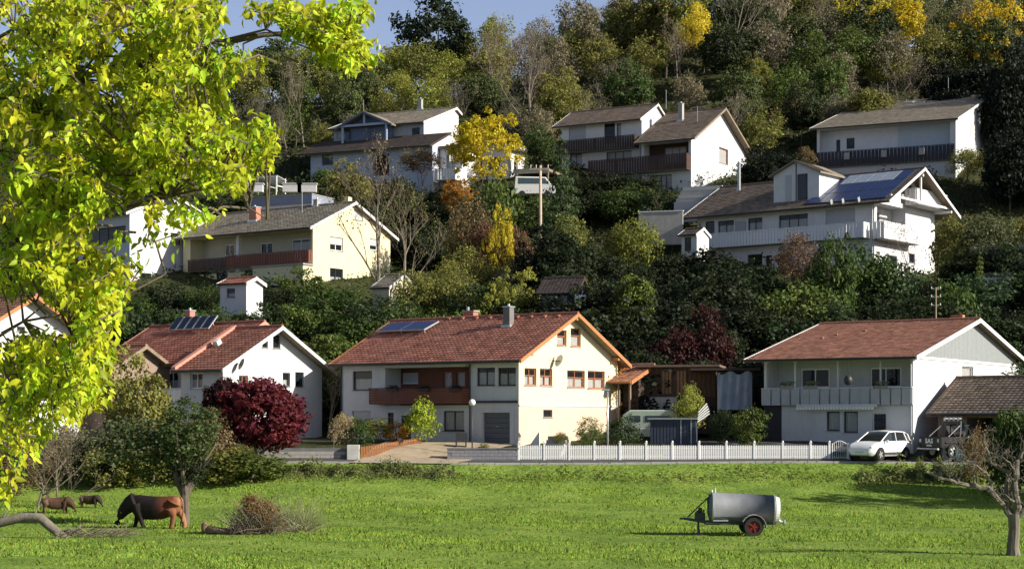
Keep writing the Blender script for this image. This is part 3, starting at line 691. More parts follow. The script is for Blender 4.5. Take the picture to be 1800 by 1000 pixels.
# ---- white modern house behind the leaves
H = House('house', 'white house with dark roof and wide window band, glimpsed through the yellow-green leaves', 228, 505, 150, 40)
L, W, ze, zr, yr = auto(H, 138, 372, 372, 332, 300); yr = W*.5; zr = ze+(yr)*.42
H.volume(-L, 0, 0, W, -4, ze, zr, m=PLASTERW)
H.roof(-L-.4, .25, -.6, yr, W+.5, ze-.6*.42+.1, zr+.1, TILED, verge=PLASTERW, seed=8, tw=.36, tl=.42)
H.win('F', (141, 401, 221, 430), 5, WINDARK); H.win('F', (142, 455, 170, 485), 2, WINDARK); H.win('F', (185, 455, 215, 485), 2, WINDARK)
H.win('G', (288, 349, 302, 362), 1, WINDARK); H.win('G', (246, 480, 266, 500), 1, WINDARK); H.win('G', (300, 410, 318, 430), 2, WINDARK, curt=.6)
H.finish()
# ---- little white garden shed
H = House('garden_shed', 'small white garden shed with red roof edge below the yellow house', 433, 545, 131, 30, 'shed')
L, W, ze, zr, yr = auto(H, 387, 462, 496, 486, 446); yr = W/2; zr = ze+yr*.35
H.volume(-L, 0, 0, W, -3, ze, zr, m=PLASTERW); H.roof(-L-.15, .2, -.25, yr, W+.2, ze-.06, zr+.06, TILER, verge=WHITEP, seed=9, th=.07)
H.win('F', (398, 507, 413, 523), 1, mat('blue_window_frame', (.06, .08, .16), .5), curt=.5)
H.panel('G', (444, 508, 456, 534), GREYP, -.03, -.003, name='shed_door')
H.finish()
# ---- white gabled garage by the bare tree
H = House('garden_house', 'small cream gabled garden house behind the big leafless tree', 684, 548, 137, 30, 'garage')
W = H.uv('G', 732, 540)[0]; ze = H.uv('F', 684, 503)[1]
H.volume(-1.6, 0, 0, W, -3, ze, ze+1.0, m=CREAM); H.roof(-1.7, .15, -.2, W/2, W+.2, ze-.1, ze+1.05, TILEG, verge=PLASTER, seed=10, th=.08)
u0 = .45; H.hole('G', 0, .5, W-.6, -2.9, ze-.5, .2); g = MB()
for i in range(8): g.box(-.19, -.16, .5+(W-1.1)*i/8+.01, .5+(W-1.1)*(i+1)/8-.01, -2.9, ze-.5)
g.build('plank_gate', GREYW, H.root); H.finish()

# ---- big white chalet-style house, mid right
H = House('house', 'large white house with dark roof, white balconies, dormer and many blue solar panels', 1537, 492, 150, 38)
L, W, ze, zr, yr = auto(H, 1226, 1643, 350, 288, 1590); yr = W/2
PR = H.uv('G', 1590, 283)[1]; zr = PR; sl_ = .5; zr = ze+yr*sl_
H.volume(-L, 0, 0, W, -4, ze, zr, m=PLASTER)
for k in (('G', 0.0),): H.wm[k][0] = (H.wm[k][0][0], PLASTERW, None)
H.roof(-L-1.3, 1.9, -1.0, yr, W+1.5, ze-1.0*sl_+.1, zr+.12, TILEB, verge=WHITEP, seed=11, tw=.36, tl=.42)
# solar field: rows of modules following the slope on the right half
o, us, n, Ls = H.sl['F']; aR = (L+1.3+1.9)-.55; b_lo = .6
a0 = H.sp(1452, 330)[0]; a0 = min(a0, aR-7)
cols = 6; rows = 3; wd = (aR-a0)/cols; hg = (Ls-.5-b_lo)/rows
for r_ in range(rows):
    for c_ in range(cols):
        q0 = a0+wd*c_; pale = (r_ == rows-1 and 0 < c_ < 5)
        fr = H.slope_box('solar_panel', METAL if pale else DMETAL, q0+.02, q0+wd-.02, b_lo+hg*r_+.02, b_lo+hg*(r_+1)-.02, .08, .15)
        kk = 2 if not pale else 1
        for j in range(kk):
            H.slope_box('pane', PVL if pale else PVM, q0+.06+(wd-.08)*j/kk, q0+.02+(wd-.08)*(j+1)/kk, b_lo+hg*r_+.07, b_lo+hg*(r_+1)-.07, .152, .158, parent=fr)
for px in (1487, 1505, 1530): a, b = H.sp(px, 338); H.slope_box('snow_guard', METAL, a-.05, a+.05, .1, .5, .05, .45)
H.chimney(1299, 335, .22, .22, 2.7, METAL, down=.5, cap=METAL, name='flue_pipe')
# gabled dormer
u0 = H.uv('F', 1360, 320, .9)[0]; u1 = H.uv('F', 1440, 320, .9)[0]; zb_ = ze+.25; zt_ = H.uv('F', 1400, 306, .9)[1]; zp = H.uv('F', 1400, 285, .9)[1]
um = (u0+u1)/2; g = MB(); g.prism([(u0, zb_), (u1, zb_), (u1, zt_), (um, zp), (u0, zt_)], 'y', .9, 5.2); dm = g.build('dormer', PLASTER, H.root)
for s_ in (-1, 1):
    g = MB(); e = u0-.35 if s_ < 0 else u1+.35; k = (zp-zt_)/(um-u0)
    g.hexa([(e, .5, zt_-.35*k), (um, .5, zp), (um, 6.2, zp), (e, 6.2, zt_-.35*k), (e, .5, zt_-.35*k+.14), (um, .5, zp+.14), (um, 6.2, zp+.14), (e, 6.2, zt_-.35*k+.14)]); g.build('dormer_roof', TILEG, dm)
    for i in range(7):
        g = MB(); yy = .55+i*.42; g.hexa([(e, yy, zt_-.35*k+.145), (um, yy, zp+.145), (um, yy+.4, zp+.145), (e, yy+.4, zt_-.35*k+.145), (e, yy, zt_-.35*k+.19), (um, yy, zp+.19), (um, yy+.4, zp+.16), (e, yy+.4, zt_-.35*k+.16)]); g.build('tile_course', TILEG, dm)
H.panel('F', None, WINDARK, -.05, -.01, c=.9, uvc=(um+.15, um+1.15, zb_+.35, zt_-.05), name='dormer_window')
H.panel('F', None, GLASS, -.065, -.055, c=.9, uvc=(um+.25, um+1.05, zb_+.45, zt_-.15), name='dormer_pane')
H.panel('F', None, WINDARK, -.05, -.01, c=.9, uvc=(um-.04, um+.04, zb_+.05, zp-.15), name='gable_post')
H.panel('F', None, SHUT, -.05, -.01, c=.9, uvc=(um-1.1, um-.5, zb_+.35, zt_-.05), name='dormer_shutter')
# upper storey windows
for q, nn in (((1240, 389, 1256, 413), 1), ((1262, 388, 1290, 414), 2), ((1315, 383, 1340, 409), 2), ((1369, 377, 1420, 404), 3), ((1451, 367, 1503, 392), 3)):
    H.win('F', q, nn, WINDARK if q[0] < 1400 else WHITEP, curt=.7 if nn > 1 else 0, shut=.95 if q[0] == 1451 else 0)
H.win('F', (1292, 389, 1312, 413), 1, WHITEP, shut=.96)
for q in ((1314, 447, 1340, 471), (1366, 446, 1390, 470), (1420, 445, 1440, 470), (1346, 449, 1357, 472)): H.win('F', q, 1, WINDARK)
zt2 = H.uv('F', 1530, 393)[1]; zb2 = H.uv('F', 1530, 421)[1]
WB = mat('white_balcony_boards', (.66, .66, .68), .6, .06, 4)
H.railing('F', 0, 1.3, -L+1.2, -.4, zb2+.1, zt2-.02, WB, style='v', pitch=.32, cap=WHITEP)
H.railing('G', 0, 1.1, -.35, W*.56, zb2, zt2+.05, WB, style='v', pitch=.3, cap=WHITEP)
u0, v1 = H.uv('G', 1549, 360); H.loggia('G', None, 1.3, GREYW, uvc=(.5, W*.5, zb2+.12, ze-.25))
H.win('G', None, 2, WHITEP, c=-1.3, rec=.05, sill=False, uvc=(W*.12, W*.3, zb2+.15, ze-.6), name='balcony_door')
# top gable balcony
zt3 = H.uv('G', 1620, 334, 1.1)[1]; zb3 = H.uv('G', 1620, 362, 1.1)[1]
H.railing('G', 0, 1.1, W*.48, W+.25, zb3, zt3, WB, style='v', pitch=.3, cap=WHITEP)
H.win('G', None, 2, WINBROWN, uvc=(W*.42, W*.62, zb3+.12, zb3+2.0), sill=False, name='balcony_door', curt=.5)
H.win('G', None, 1, WHITEP, uvc=(W*.66, W*.78, zb3+.7, zb3+1.8))
for yy in (.15, W*.5, W-.15):
    zz = min(zr-.5, ze+(yr-abs(yy-yr))*sl_-.15); g = MB(); g.box(0, 1.75, yy-.1, yy+.1, zz-.12, zz+.1); g.build('purlin', WHITEP, H.root)
g = MB(); g.box(1.4, 1.55, .1, W-.1, ze+.15, ze+.33); g.build('collar_beam', WHITEP, H.root)
g = MB(); g.box(1.4, 1.55, yr-.09, yr+.09, ze+.331, zr-.55); g.build('king_post', WHITEP, H.root)
H.win('G', (1598, 446, 1608, 462), 1, WINDARK); H.win('G', None, 1, WINDARK, uvc=(W*.2, W*.36, 1.0, 2.4))
H.pipe('F', 1534, 360, 480); H.pipe('F', 1231, 392, 470, m=DMETAL)
H.finish(); H4 = H
# small lean-to at its left end
H = House('lean_to', 'little white annex with pointed roof at the left end of the big solar house', 1225, 440, 151, 38, 'annex')
H.volume(-1.6, 0, 0, 2, -2.5, 1.5, 2.0, yr=1.0, m=PLASTER); H.roof(-1.8, .1, -.3, 1.0, 2.2, 1.4, 2.05, TILEB, verge=PLASTER, seed=12, th=.08, tw=.36, tl=.42)
H.win('F', (1206, 398, 1214, 414), 1, WINDARK, uvc=(-1.3, -.6, 0, 1.2)); H.finish()

# ---- double-gabled house, top centre
H = House('house', 'stepped white house with two roofs and long dark brown balcony in the top row', 1215, 350, 180, 30)
HB = H
L = -H.uv('F', 1128, 300)[0]; W = H.uv('G', 1312, 300)[0]; ze = H.uv('F', 1215, 240)[1]; yr = W/2; sl_ = .52; zr = ze+yr*sl_
H.volume(-L, 0, 0, W, -5, ze, zr, m=PLASTERW)
H.wm[('F', 0.0)][0] = (H.wm[('F', 0.0)][0][0], PLASTER, None)
H.roof(-L-.5, .75, -.9, yr, W+1.2, ze-.9*sl_+.1, zr+.12, TILEB, verge=TIMBER, seed=13, tw=.4, tl=.46)
H.win('G', (1264, 261, 1280, 288), 1, WINBROWN, curt=1)
zb1 = H.uv('F', 1170, 300)[1]; zt1 = H.uv('F', 1170, 276)[1]
H.loggia('F', None, 1.5, DBROWN, uvc=(-L+.2, -.3, zb1, ze-.3))
H.win('F', (1160, 262, 1195, 272), 3, WINBROWN, c=1.5, rec=.05, curt=1, uvc=(-L+2, -1.2, zb1+.9, ze-.7))
# left volume set back
c = 2.2; Lx0 = H.uv('F', 985, 300, c)[0]; Lx1 = H.uv('F', 1128, 300, c)[0]; W2 = 7.4; ze2 = H.uv('F', 1128, 206, c)[1]; zr2 = ze2+W2*.5*.5
H.volume(Lx0, Lx1, c, c+W2, -5, ze2, zr2, m=PLASTER)
H.wm[('G', round(Lx1, 3))][0] = (H.wm[('G', round(Lx1, 3))][0][0], PLASTERW, None)
zb2 = H.uv('F', 1050, 255, c)[1]; 
for q, nn, cu, sh in (((1000, 218, 1030, 250), 1, 0, .97), ((1062, 217, 1081, 252), 1, 0, 0), ((1084, 217, 1092, 252), 1, 1, 0), ((1002, 270, 1023, 295), 2, 1, 0), ((1066, 266, 1110, 284), 3, 1, 0), ((1062, 317, 1114, 342), 4, .9, 0), ((1002, 320, 1021, 343), 1, 0, 0)):
    H.win('F', q, nn, WINDARK, c=c, curt=cu, shut=sh)
H.win('F', (1142, 308, 1181, 335), 4, WINDARK, curt=1)
u0, v1 = H.uv('F', 988, 249, c-1.2); u1, v0 = H.uv('F', 1118, 258, c-1.2)
H.railing('F', c, 1.2, Lx0+.1, Lx1-.3, v0, v1, DBROWN, style='v', pitch=.3, cap=DBROWN)
keep = (H.sl, H.rf)
H.roof(Lx0-.6, Lx1+.25, c-.9, c+W2/2, c+W2+.6, ze2-.45+.1, zr2+.12, TILEB, verge=PLASTERW, seed=14, tw=.4, tl=.46)
H.antenna(1171, 184, 1.6, bars=False)
H.sl, H.rf = keep
H.chimney(1197, 212, .5, .5, 1.9, CONC); H.antenna(1226, 215, 1.7)
# the long balcony across both
u0 = H.uv('F', 1034, 290, -1.2)[0]
H.railing('F', 0, 1.2, u0, .0, zb1-.15, zt1, mat('brown_boards', (.07, .042, .036), .7, .3, 8), style='v', pitch=.3, cap=DBROWN)
H.pipe('F', 1126, 245, 340, m=DMETAL)
H.finish(); H3 = H

# ---- top right house
H = House('house', 'long white house with grey-brown roof and dark balcony, highest on the right', 1680, 292, 185, 25)
L = -H.uv('F', 1436, 250)[0]; W = H.uv('G', 1746, 250)[0]; ze = H.uv('F', 1680, 208)[1]; yr = W*.86; zr = H.uv('G', 1740, 172)[1]; sl_ = (zr-ze)/yr
H.volume(-L, 0, 0, W, -5, ze, zr, yr=yr, ze2=zr-(W-yr)*sl_, m=PLASTERW)
H.roof(-L-.6, .4, -1.0, yr, W+.5, ze-1.0*sl_+.1, zr+.12, TILEG, zeb=zr-(W+.5-yr)*sl_+.1, verge=PLASTER, seed=15, tw=.4, tl=.46)
zb1 = H.uv('F', 1560, 284)[1]; zt1 = H.uv('F', 1660, 252)[1]; zf = H.uv('F', 1660, 268)[1]
H.loggia('F', None, 1.3, mat('pale_blue_grey_plaster', (.6, .62, .66), .9, .08, 1.5), uvc=(-L+.3, -.6, zf, ze-.25))
for q, nn in (((1488, 243, 1502, 262), 1), ((1470, 246, 1477, 268), 1)): H.win('F', q, nn, WINDARK, c=1.3, rec=.05, sill=False)
g = MB(); u0 = H.uv('F', 1578, 230, 1.3)[0]; u1 = H.uv('F', 1672, 230, 1.3)[0]
k = int((u1-u0)/.28)
for i in range(k): H.panel('F', None, mat('light_blue_boards', (.45, .52, .60), .7, .08, 3), -.04, -.004, c=1.3, uvc=(u0+(u1-u0)*i/k+.01, u0+(u1-u0)*(i+1)/k-.015, zf+.1, ze-.35), name='wall_board')
H.railing('F', 0, .5, -L+.1, -.1, zf-.9, zf+.75, mat('near_black_boards', (.03, .028, .035), .6, .2), style='v', pitch=.4, cap=DMETAL)
for px in (1491, 1556, 1622): u_ = H.uv('F', px, 265)[0]; H.panel('F', None, CONC, -.75, -.54, uvc=(u_-.3, u_+.3, zf-.2, zf+.55), name='planter')
for px in (1598, 1618):
    a, b = H.sp(px, 181); fr = H.slope_box('roof_window', METAL, a-.55, a+.55, b-.6, b+.6, .03, .14); H.slope_box('pane', PVL, a-.45, a+.45, b-.5, b+.5, .142, .15, parent=fr)
for i in range(17): a, b = H.sp(1470+i*15, 192-i*1.35); H.slope_box('snow_guard', TILEG, a-.06, a+.06, Ls-.6 if False else H.sl['F'][3]-.45, H.sl['F'][3]-.3, .05, .32)
H.chimney(1667, 172, .5, .5, .5, CONC); H.antenna(1667, 172, 2.4, bars=False)
H.pipe('G', 1706, 214, 240); g = MB()
H.win('G', None, 1, GREYP, uvc=(W*.62, W*.8, 2.0, 4.0), shut=.9)
H.finish(); H5 = H

# ---- blue-grey dormered house, top left
H = House('house', 'house with blue-grey timber gable front and wide low roof left of the golden tree', 745, 310, 188, 24)
L = -H.uv('F', 587, 240)[0]; W = H.uv('G', 806, 240)[0]; ze = H.uv('F', 745, 214)[1]; yr = W*.88; zr = H.uv('G', 797, 191)[1]; sl_ = (zr-ze)/yr
BLP = mat('blue_grey_plaster', (.33, .37, .46), .9, .08, 1.5)
H.volume(-L, 0, 0, W, -5, ze, zr, yr=yr, ze2=zr-(W-yr)*sl_, m=PLASTERW)
H.wm[('F', 0.0)][0] = (H.wm[('F', 0.0)][0][0], BLP, None)
H.roof(-L-.4, .3, -.7, yr, W+.3, ze-.7*sl_+.1, zr+.1, TILEG, zeb=zr-(W+.3-yr)*sl_+.1, verge=PLASTER, seed=16, tw=.4, tl=.46, fascia=DBROWN)
H.chimney(739, 192, .45, .45, 1.2, CONC)
# cross gable with beams
c = -1.6; u0 = H.uv('F', 594, 230, c)[0]; u1 = H.uv('F', 686, 230, c)[0]; um = (u0+u1)/2; zt_ = H.uv('F', 640, 222, c)[1]; zp = H.uv('F', 640, 198, c)[1]
kx = (zp-zt_)/(um-u0); cg = MB(); cg.prism([(u0+.4, zt_-4.5), (u1-.4, zt_-4.5), (u1-.4, zt_+.4*kx-.1), (um, zp-.1), (u0+.4, zt_+.4*kx-.1)], 'y', -.6, 3.0); cgo = cg.build('cross_gable', BLUEW, H.root)
for s_ in (-1, 1):
    g = MB(); e = u0-.3 if s_ < 0 else u1+.3; z_ = zt_-.3*kx
    g.hexa([(e, c-.2, z_), (um, c-.2, zp), (um, 5, zp), (e, 5, z_), (e, c-.2, z_+.15), (um, c-.2, zp+.15), (um, 5, zp+.15), (e, 5, z_+.15)]); g.build('gable_roof', TILEG, cgo)
    g = MB(); g.hexa([(e, c-.26, z_-.1), (um, c-.26, zp-.1), (um, c-.21, zp-.1), (e, c-.21, z_-.1), (e, c-.26, z_+.14), (um, c-.26, zp+.14), (um, c-.21, zp+.14), (e, c-.21, z_+.14)]); g.build('verge_board', BLUEW, cgo)
for a0, a1, b0, b1 in ((u0+.2, u1-.2, zt_+.05, zt_+.3), (um-.1, um+.1, zt_+.302, zp-.15), (u0+.45, u0+.65, zt_-3, zt_+.048), (u1-.65, u1-.45, zt_-3, zt_+.048)):
    g = MB(); g.box(a0, a1, c, c+.18, b0, b1); g.build('timber_beam', mat('pale_blue_beam', (.35, .42, .55), .7, .1), cgo)
for a, b in (((608, 226), (622, 248)), ((652, 226), (665, 250))): H.panel('F', (a[0], a[1], b[0], b[1]), GLASS, -.66, -.61, name='balcony_door')
H.railing('F', -.6, .95, u0+.7, u1-.7, zt_-3.1, zt_-2.15, BLUEW, style='v', pitch=.3, cap=BLUEW, floor=True)
for q, sh in (((592, 228, 606, 244), .9), ((693, 224, 716, 245), .95), ((722, 223, 738, 242), 0)): H.win('F', q, 1, GREYP, shut=sh)
H.antenna(639, 199, 1.6, bars=False)
# broad lower storey with its own low roof
c2 = -4.2; x0 = H.uv('F', 546, 285, c2)[0]; x1 = H.uv('F', 760, 285, c2)[0]; zE = H.uv('F', 650, 262, c2)[1]; zT = zE+1.9
H.volume(x0, x1, c2, -.1, -5, zE, m=mat('pale_blue_render', (.40, .44, .52), .9, .08, 1.5), planes='FGL')
keep = (H.sl, H.rf)
H.roof(x0-1.0, x1+.2, c2-.9, -.05, -.04, zE-.2, zT, TILED, zeb=zT-.02, verge=DBROWN, seed=17, tw=.4, tl=.46, ridge=False)
H.sl, H.rf = keep
u0, v1 = H.uv('F', 656, 272, c2); u1, v0 = H.uv('F', 684, 300, c2)
H.hole('F', c2, u0, u1, v0-.5, v1, .5); H.panel('F', None, DBROWN, .45, .5, c=c2, uvc=(u0, u1, v0-.5, v1), name='arched_doorway')
g = MB(); k = 10; cx_ = (u0+u1)/2; rr = (u1-u0)/2
for i in range(k):
    t0 = math.pi*i/k; t1 = math.pi*(i+.92)/k
    g.prism([(cx_+rr*.98*math.cos(t0), v1-rr+rr*math.sin(t0)), (cx_+rr*1.22*math.cos(t0), v1-rr+rr*1.22*math.sin(t0)), (cx_+rr*1.22*math.cos(t1), v1-rr+rr*1.22*math.sin(t1)), (cx_+rr*.98*math.cos(t1), v1-rr+rr*.98*math.sin(t1))], 'y', c2-.08, c2-.004)
g.build('arch_surround', CONC, H.root)
H.win('F', (700, 272, 742, 298), 3, WHITEP, c=c2, curt=.8); H.win('F', (566, 272, 585, 290), 2, WINDARK, c=c2)
# right bay, sunlit
x2 = H.uv('F', 812, 285, -2.5)[0]; z2 = H.uv('F', 790, 262, -2.5)[1]
H.volume(x1+.1, x2, -2.5, 3.5, -5, z2, m=PLASTER, planes='FGB'); g = MB(); g.box(x1+.1, x2+.5, -2.9, 3.7, z2, z2+.3); g.build('flat_roof', TILEG, H.root)
u0, v1 = H.uv('G', 760, 284, x2); H.railing('F', -2.5, 1.6, x1+.3, x2, -1.2, 0.0, WHITEP, style='v', pitch=.3, cap=WHITEP)
H.win('F', None, 2, GREYP, c=-2.5, uvc=(x1+.8, x2-.8, z2-2.1, z2-.5), curt=.5)
H.finish(); H7 = H
# small sunlit bungalow behind the golden tree
H = House('bungalow', 'small white flat-roofed bungalow mostly hidden behind the golden tree', 893, 312, 186, 25, 'house')
H.volume(-3.5, 0, 0, 5, -4, 3.2, m=PLASTERW); g = MB(); g.box(-4, .9, -.8, 5.5, 3.2, 3.5); g.build('flat_roof', CONC, H.root)
H.win('F', None, 2, WINDARK, uvc=(-2.6, -1.0, 1.0, 2.3)); H.win('G', None, 1, GREYP, uvc=(1.5, 2.6, 1.0, 2.2)); H.finish()
# brown roofed carport right of it
H = House('carport', 'open carport with weathered flat roof above the parked van', 965, 345, 176, 20, 'carport')
g = MB(); g.box(-3.9, 0, 0, 5, 2.6, 2.85); g.build('flat_roof', TIMBER, H.root)
for x in (-3.7, -.2):
    for y in (.2, 4.8): g = MB(); g.box(x-.09, x+.09, y-.09, y+.09, -3, 2.6); g.build('post', TIMBER, H.root)
g = MB(); g.box(-3.8, -.1, 4.9, 4.98, -2, 2.59); g.build('rear_wall', DBROWN, H.root)
g = MB(); g.box(-3.9, -.0, -.06, -.005, 2.45, 2.95); g.build('fascia', CONC, H.root)
# garden terrace with planters and small glasshouse
H = House('terrace', 'grey walled garden terrace above the yellow house roof', 548, 366, 163, 24, 'terrace')
L = -H.uv('F', 434, 350)[0]; z1 = H.uv('F', 548, 342)[1]
g = MB(); g.box(-L, 0, 0, 4, -5, z1*.35); g.build('base_wall', PLASTER, H.root)
g = MB(); g.box(-L-.1, .1, -.15, 4, z1*.35+.004, z1*1.0); g.build('parapet', mat('blue_grey_cladding', (.20, .23, .30), .7, .1), H.root)
g = MB(); g.box(-L-.15, .15, -.2, 4.05, z1+.004, z1+.08); g.build('coping', CONC, H.root); TZc = (H.O, H.al, L, z1)
H = House('glasshouse', 'little white-framed glasshouse on the garden terrace', 486, 338, 165.5, 24, 'greenhouse')
g = MB(); w2 = 2.1
for x in (-w2, -w2/2, 0): 
    for y in (0, 1.6): g.box(x-.05, x+.05, y-.05, y+.05, 0, 1.5)
g.box(-w2-.05, .05, -.052, .05, 1.49, 1.58); g.box(-w2-.05, -w2+.05, -.05, 1.65, .6, .68); g.box(-.05, .05, -.05, 1.65, .6, .68); g.box(-w2/2-.05, -w2/2+.05, -.05, 1.65, .6, .66); g.box(-w2-.05, .05, 1.55, 1.652, 1.2, 1.28); g.build('frame', WHITEP, H.root)
for i in range(2):
    g = MB(); g.box(-w2+w2/2*i+.05, -w2/2+w2/2*i-.05, -.01, .01, .0, 1.5); g.build('pane', GLASS, H.root)
g = MB(); g.hexa([(-w2-.1, -.1, 1.6), (.1, -.1, 1.6), (.1, 1.75, 1.3), (-w2-.1, 1.75, 1.3), (-w2-.1, -.1, 1.64), (.1, -.1, 1.64), (.1, 1.75, 1.34), (-w2-.1, 1.75, 1.34)]); g.build('roof', PLASTERW, H.root)
for px, lb in ((446, 'white planter box at the left end of the garden terrace'), (514, 'pale planter box right of the glasshouse on the terrace'), (540, 'small pale planter at the right end of the terrace')):
    p = pt(px, 338, 164.5); g = MB(); g.box(-.9, .9, -.35, .35, 0, .75); g.box(-1.0, 1.0, -.42, .42, .752, .84); tag(g.build('planter', PLASTERW if px < 500 else GREYW), lb, 'planter').location = p
# retaining wall in courses below the double-gabled house
H = House('retaining_wall', 'stepped pale concrete retaining wall right of the double-gabled house', 1262, 352, 166, 20, 'wall')
for i in range(5):
    g = MB(); g.box(-4.4+.1*i, 0, .45*i, .45*i+.4, -2+.42*i, -.0+.42*i); g.build('block_course', CONC if i % 2 else GREYW, H.root)
H = House('garden_wall', 'low pale garden wall below the retaining wall, above the yellow bush', 1200, 392, 160, 15, 'wall')
g = MB(); g.box(-4.2, 0, 0, .3, -2, 1.1); g.build('wall', CONC, H.root); g = MB(); g.box(-4.25, .05, -.06, .36, 1.104, 1.2); g.build('coping', PLASTER, H.root)
# small dark blue cottage in the shade
H = House('summer_house', 'dark blue summer house deep in the shaded slope above the cream house', 1010, 572, 128, 20, 'hut')
H.volume(-2.6, 0, 0, 3, -2, 2.7, 3.6, m=mat('dark_blue_boards', (.035, .045, .085), .7, .15)); H.roof(-2.9, .3, -.4, 1.5, 3.4, 2.45, 3.7, TILED, verge=DBROWN, seed=19, th=.08)
H.win('F', None, 2, GREYP, uvc=(-2.0, -.6, 1.3, 2.3), curt=1); H.finish()
# far right glasshouse & flat-roofed house in the shade
H = House('greenhouse', 'small shaded greenhouse of pale panes right of the big solar house', 1776, 518, 134, 20, 'greenhouse')
g = MB()
for x in (-2.1, -1.4, -.7, 0): g.box(x-.03, x+.03, -.03, .03, 0, 1.3)
g.box(-2.13, .03, -.032, .032, 1.3, 1.36); g.build('frame', GREYP, H.root)
for i in range(3): g = MB(); g.box(-2.1+.7*i+.03, -1.4+.7*i-.03, -.01, .01, 0, 1.3); g.build('pane', PVL, H.root)
g = MB(); g.hexa([(-2.2, -.1, 1.37), (.1, -.1, 1.37), (.1, 1.8, 1.9), (-2.2, 1.8, 1.9), (-2.2, -.1, 1.4), (.1, -.1, 1.4), (.1, 1.8, 1.93), (-2.2, 1.8, 1.93)]); g.build('roof', GLASS, H.root)
g = MB(); g.box(-2.15, .05, .04, 1.75, -1.5, .0); g.build('base', CONCD, H.root)
H = House('flat_roofed_building', 'flat-roofed grey building with pale roof edge at the right border', 1838, 470, 141, 25, 'building')
H.volume(-5.5, 0, 0, 8, -4, 1.6, m=CONCD); g = MB(); g.box(-5.9, .4, -.5, 8.3, 1.6, 1.95); g.build('flat_roof', CONC, H.root)
H.win('F', None, 2, WINDARK, uvc=(-4, -2.2, -.4, .9)); H.finish()
# ================================================================== VEGETATION
LEAF = leaf_mat('foliage', .4); LEAFY = leaf_mat('sunlit_tree_leaves', .42, .45, .045, (.36, 1.5))
def quads(cen, nrm, size, rg, asp=.62, fold=.25):
    """leaf-sized folded quads at cen with facing nrm"""
    k = len(cen); nrm = nrm/np.linalg.norm(nrm, axis=1)[:, None]
    r = rg.normal(size=(k, 3)); a = np.cross(nrm, r); a /= np.linalg.norm(a, axis=1)[:, None]; b = np.cross(nrm, a)
    s = size[:, None]; V = np.zeros((k, 4, 3))
    V[:, 0] = cen-a*s*.5; V[:, 1] = cen-b*s*.5*asp+nrm*s*fold*.5; V[:, 2] = cen+a*s*.5; V[:, 3] = cen+b*s*.5*asp+nrm*s*fold*.5*rg.rand(k)[:, None]
    return V.reshape(-1, 3), np.arange(k*4).reshape(k, 4)
def cloud_mesh(name, cen, out, size, rg, spread=.9, tone=None, m=None, asp=.62):
    n = out+rg.normal(size=out.shape)*spread; V, Fc = quads(cen, n, size, rg, asp)
    k = len(cen); t = np.clip((tone if tone is not None else .5)+rg.normal(0, .18, k), 0, 1)
    return npmesh(name, V, Fc, tone=t, hue=np.clip(rg.normal(.5, .22, k), 0, 1), m=m or LEAF)
def crown_round(seed, ncl=150, per=34, leaf=.036, hollow=.5, clr=.10, flat=1.0, top=.5, name='crown', asp=.62, lobes=9, amx=.26):
    """unit crown: radius .5, height 1"""
    rg = np.random.RandomState(seed); L = rg.normal(size=(lobes, 3)); L /= np.linalg.norm(L, axis=1)[:, None]; amp = rg.uniform(-.10, amx, lobes)
    d = rg.normal(size=(ncl, 3)); d[:, 2] = d[:, 2]*.9+.12; d /= np.linalg.norm(d, axis=1)[:, None]
    rr = .37+(np.exp((d@L.T-1)*5)*amp).sum(1); rr *= hollow+(1-hollow)*rg.rand(ncl)**.5
    c = d*rr[:, None]; ct = np.clip(rg.normal(.5, .22, ncl), 0, 1)
    idx = np.repeat(np.arange(ncl), per); cr = clr*(.6+.8*rg.rand(ncl))
    off = rg.normal(size=(len(idx), 3)); off /= np.linalg.norm(off, axis=1)[:, None]; off *= (cr[idx]*rg.rand(len(idx))**.33)[:, None]; off[:, 2] *= .75
    p = c[idx]+off; out = off/np.linalg.norm(off, axis=1)[:, None]*.8+d[idx]*.5+np.array((0, 0, .35))
    p[:, 2] = (p[:, 2]*flat+.5)
    return cloud_mesh(name, p, out, leaf*(.6+.9*rg.rand(len(p))), rg, tone=ct[idx], asp=asp)
def crown_conifer(seed, n=5200, leaf=.03, pw=.85, name='crown', whorls=15):
    rg = np.random.RandomState(seed); h = 1-(rg.rand(n))**.62*.98; w_ = np.round(h*whorls)/whorls; h = w_*.75+h*.25
    R_ = .5*(1-h)**pw+.015; nb = 9; bi = rg.randint(0, nb, n); ph = bi*2*math.pi/nb+w_*37.0+rg.normal(0, .16, n)
    q = rg.rand(n)**.6; wv = 1+.25*np.sin(ph*2+h*20)
    r = R_*q*wv; p = np.stack([r*np.cos(ph), r*np.sin(ph), h-.10*q*R_/.5+rg.normal(0, .008, n)], 1)
    out = np.stack([np.cos(ph)*.5, np.sin(ph)*.5, np.full(n, .8)], 1)
    return cloud_mesh(name, p, out, leaf*(.6+.8*rg.rand(n)), rg, spread=.5, tone=.35+.4*q)
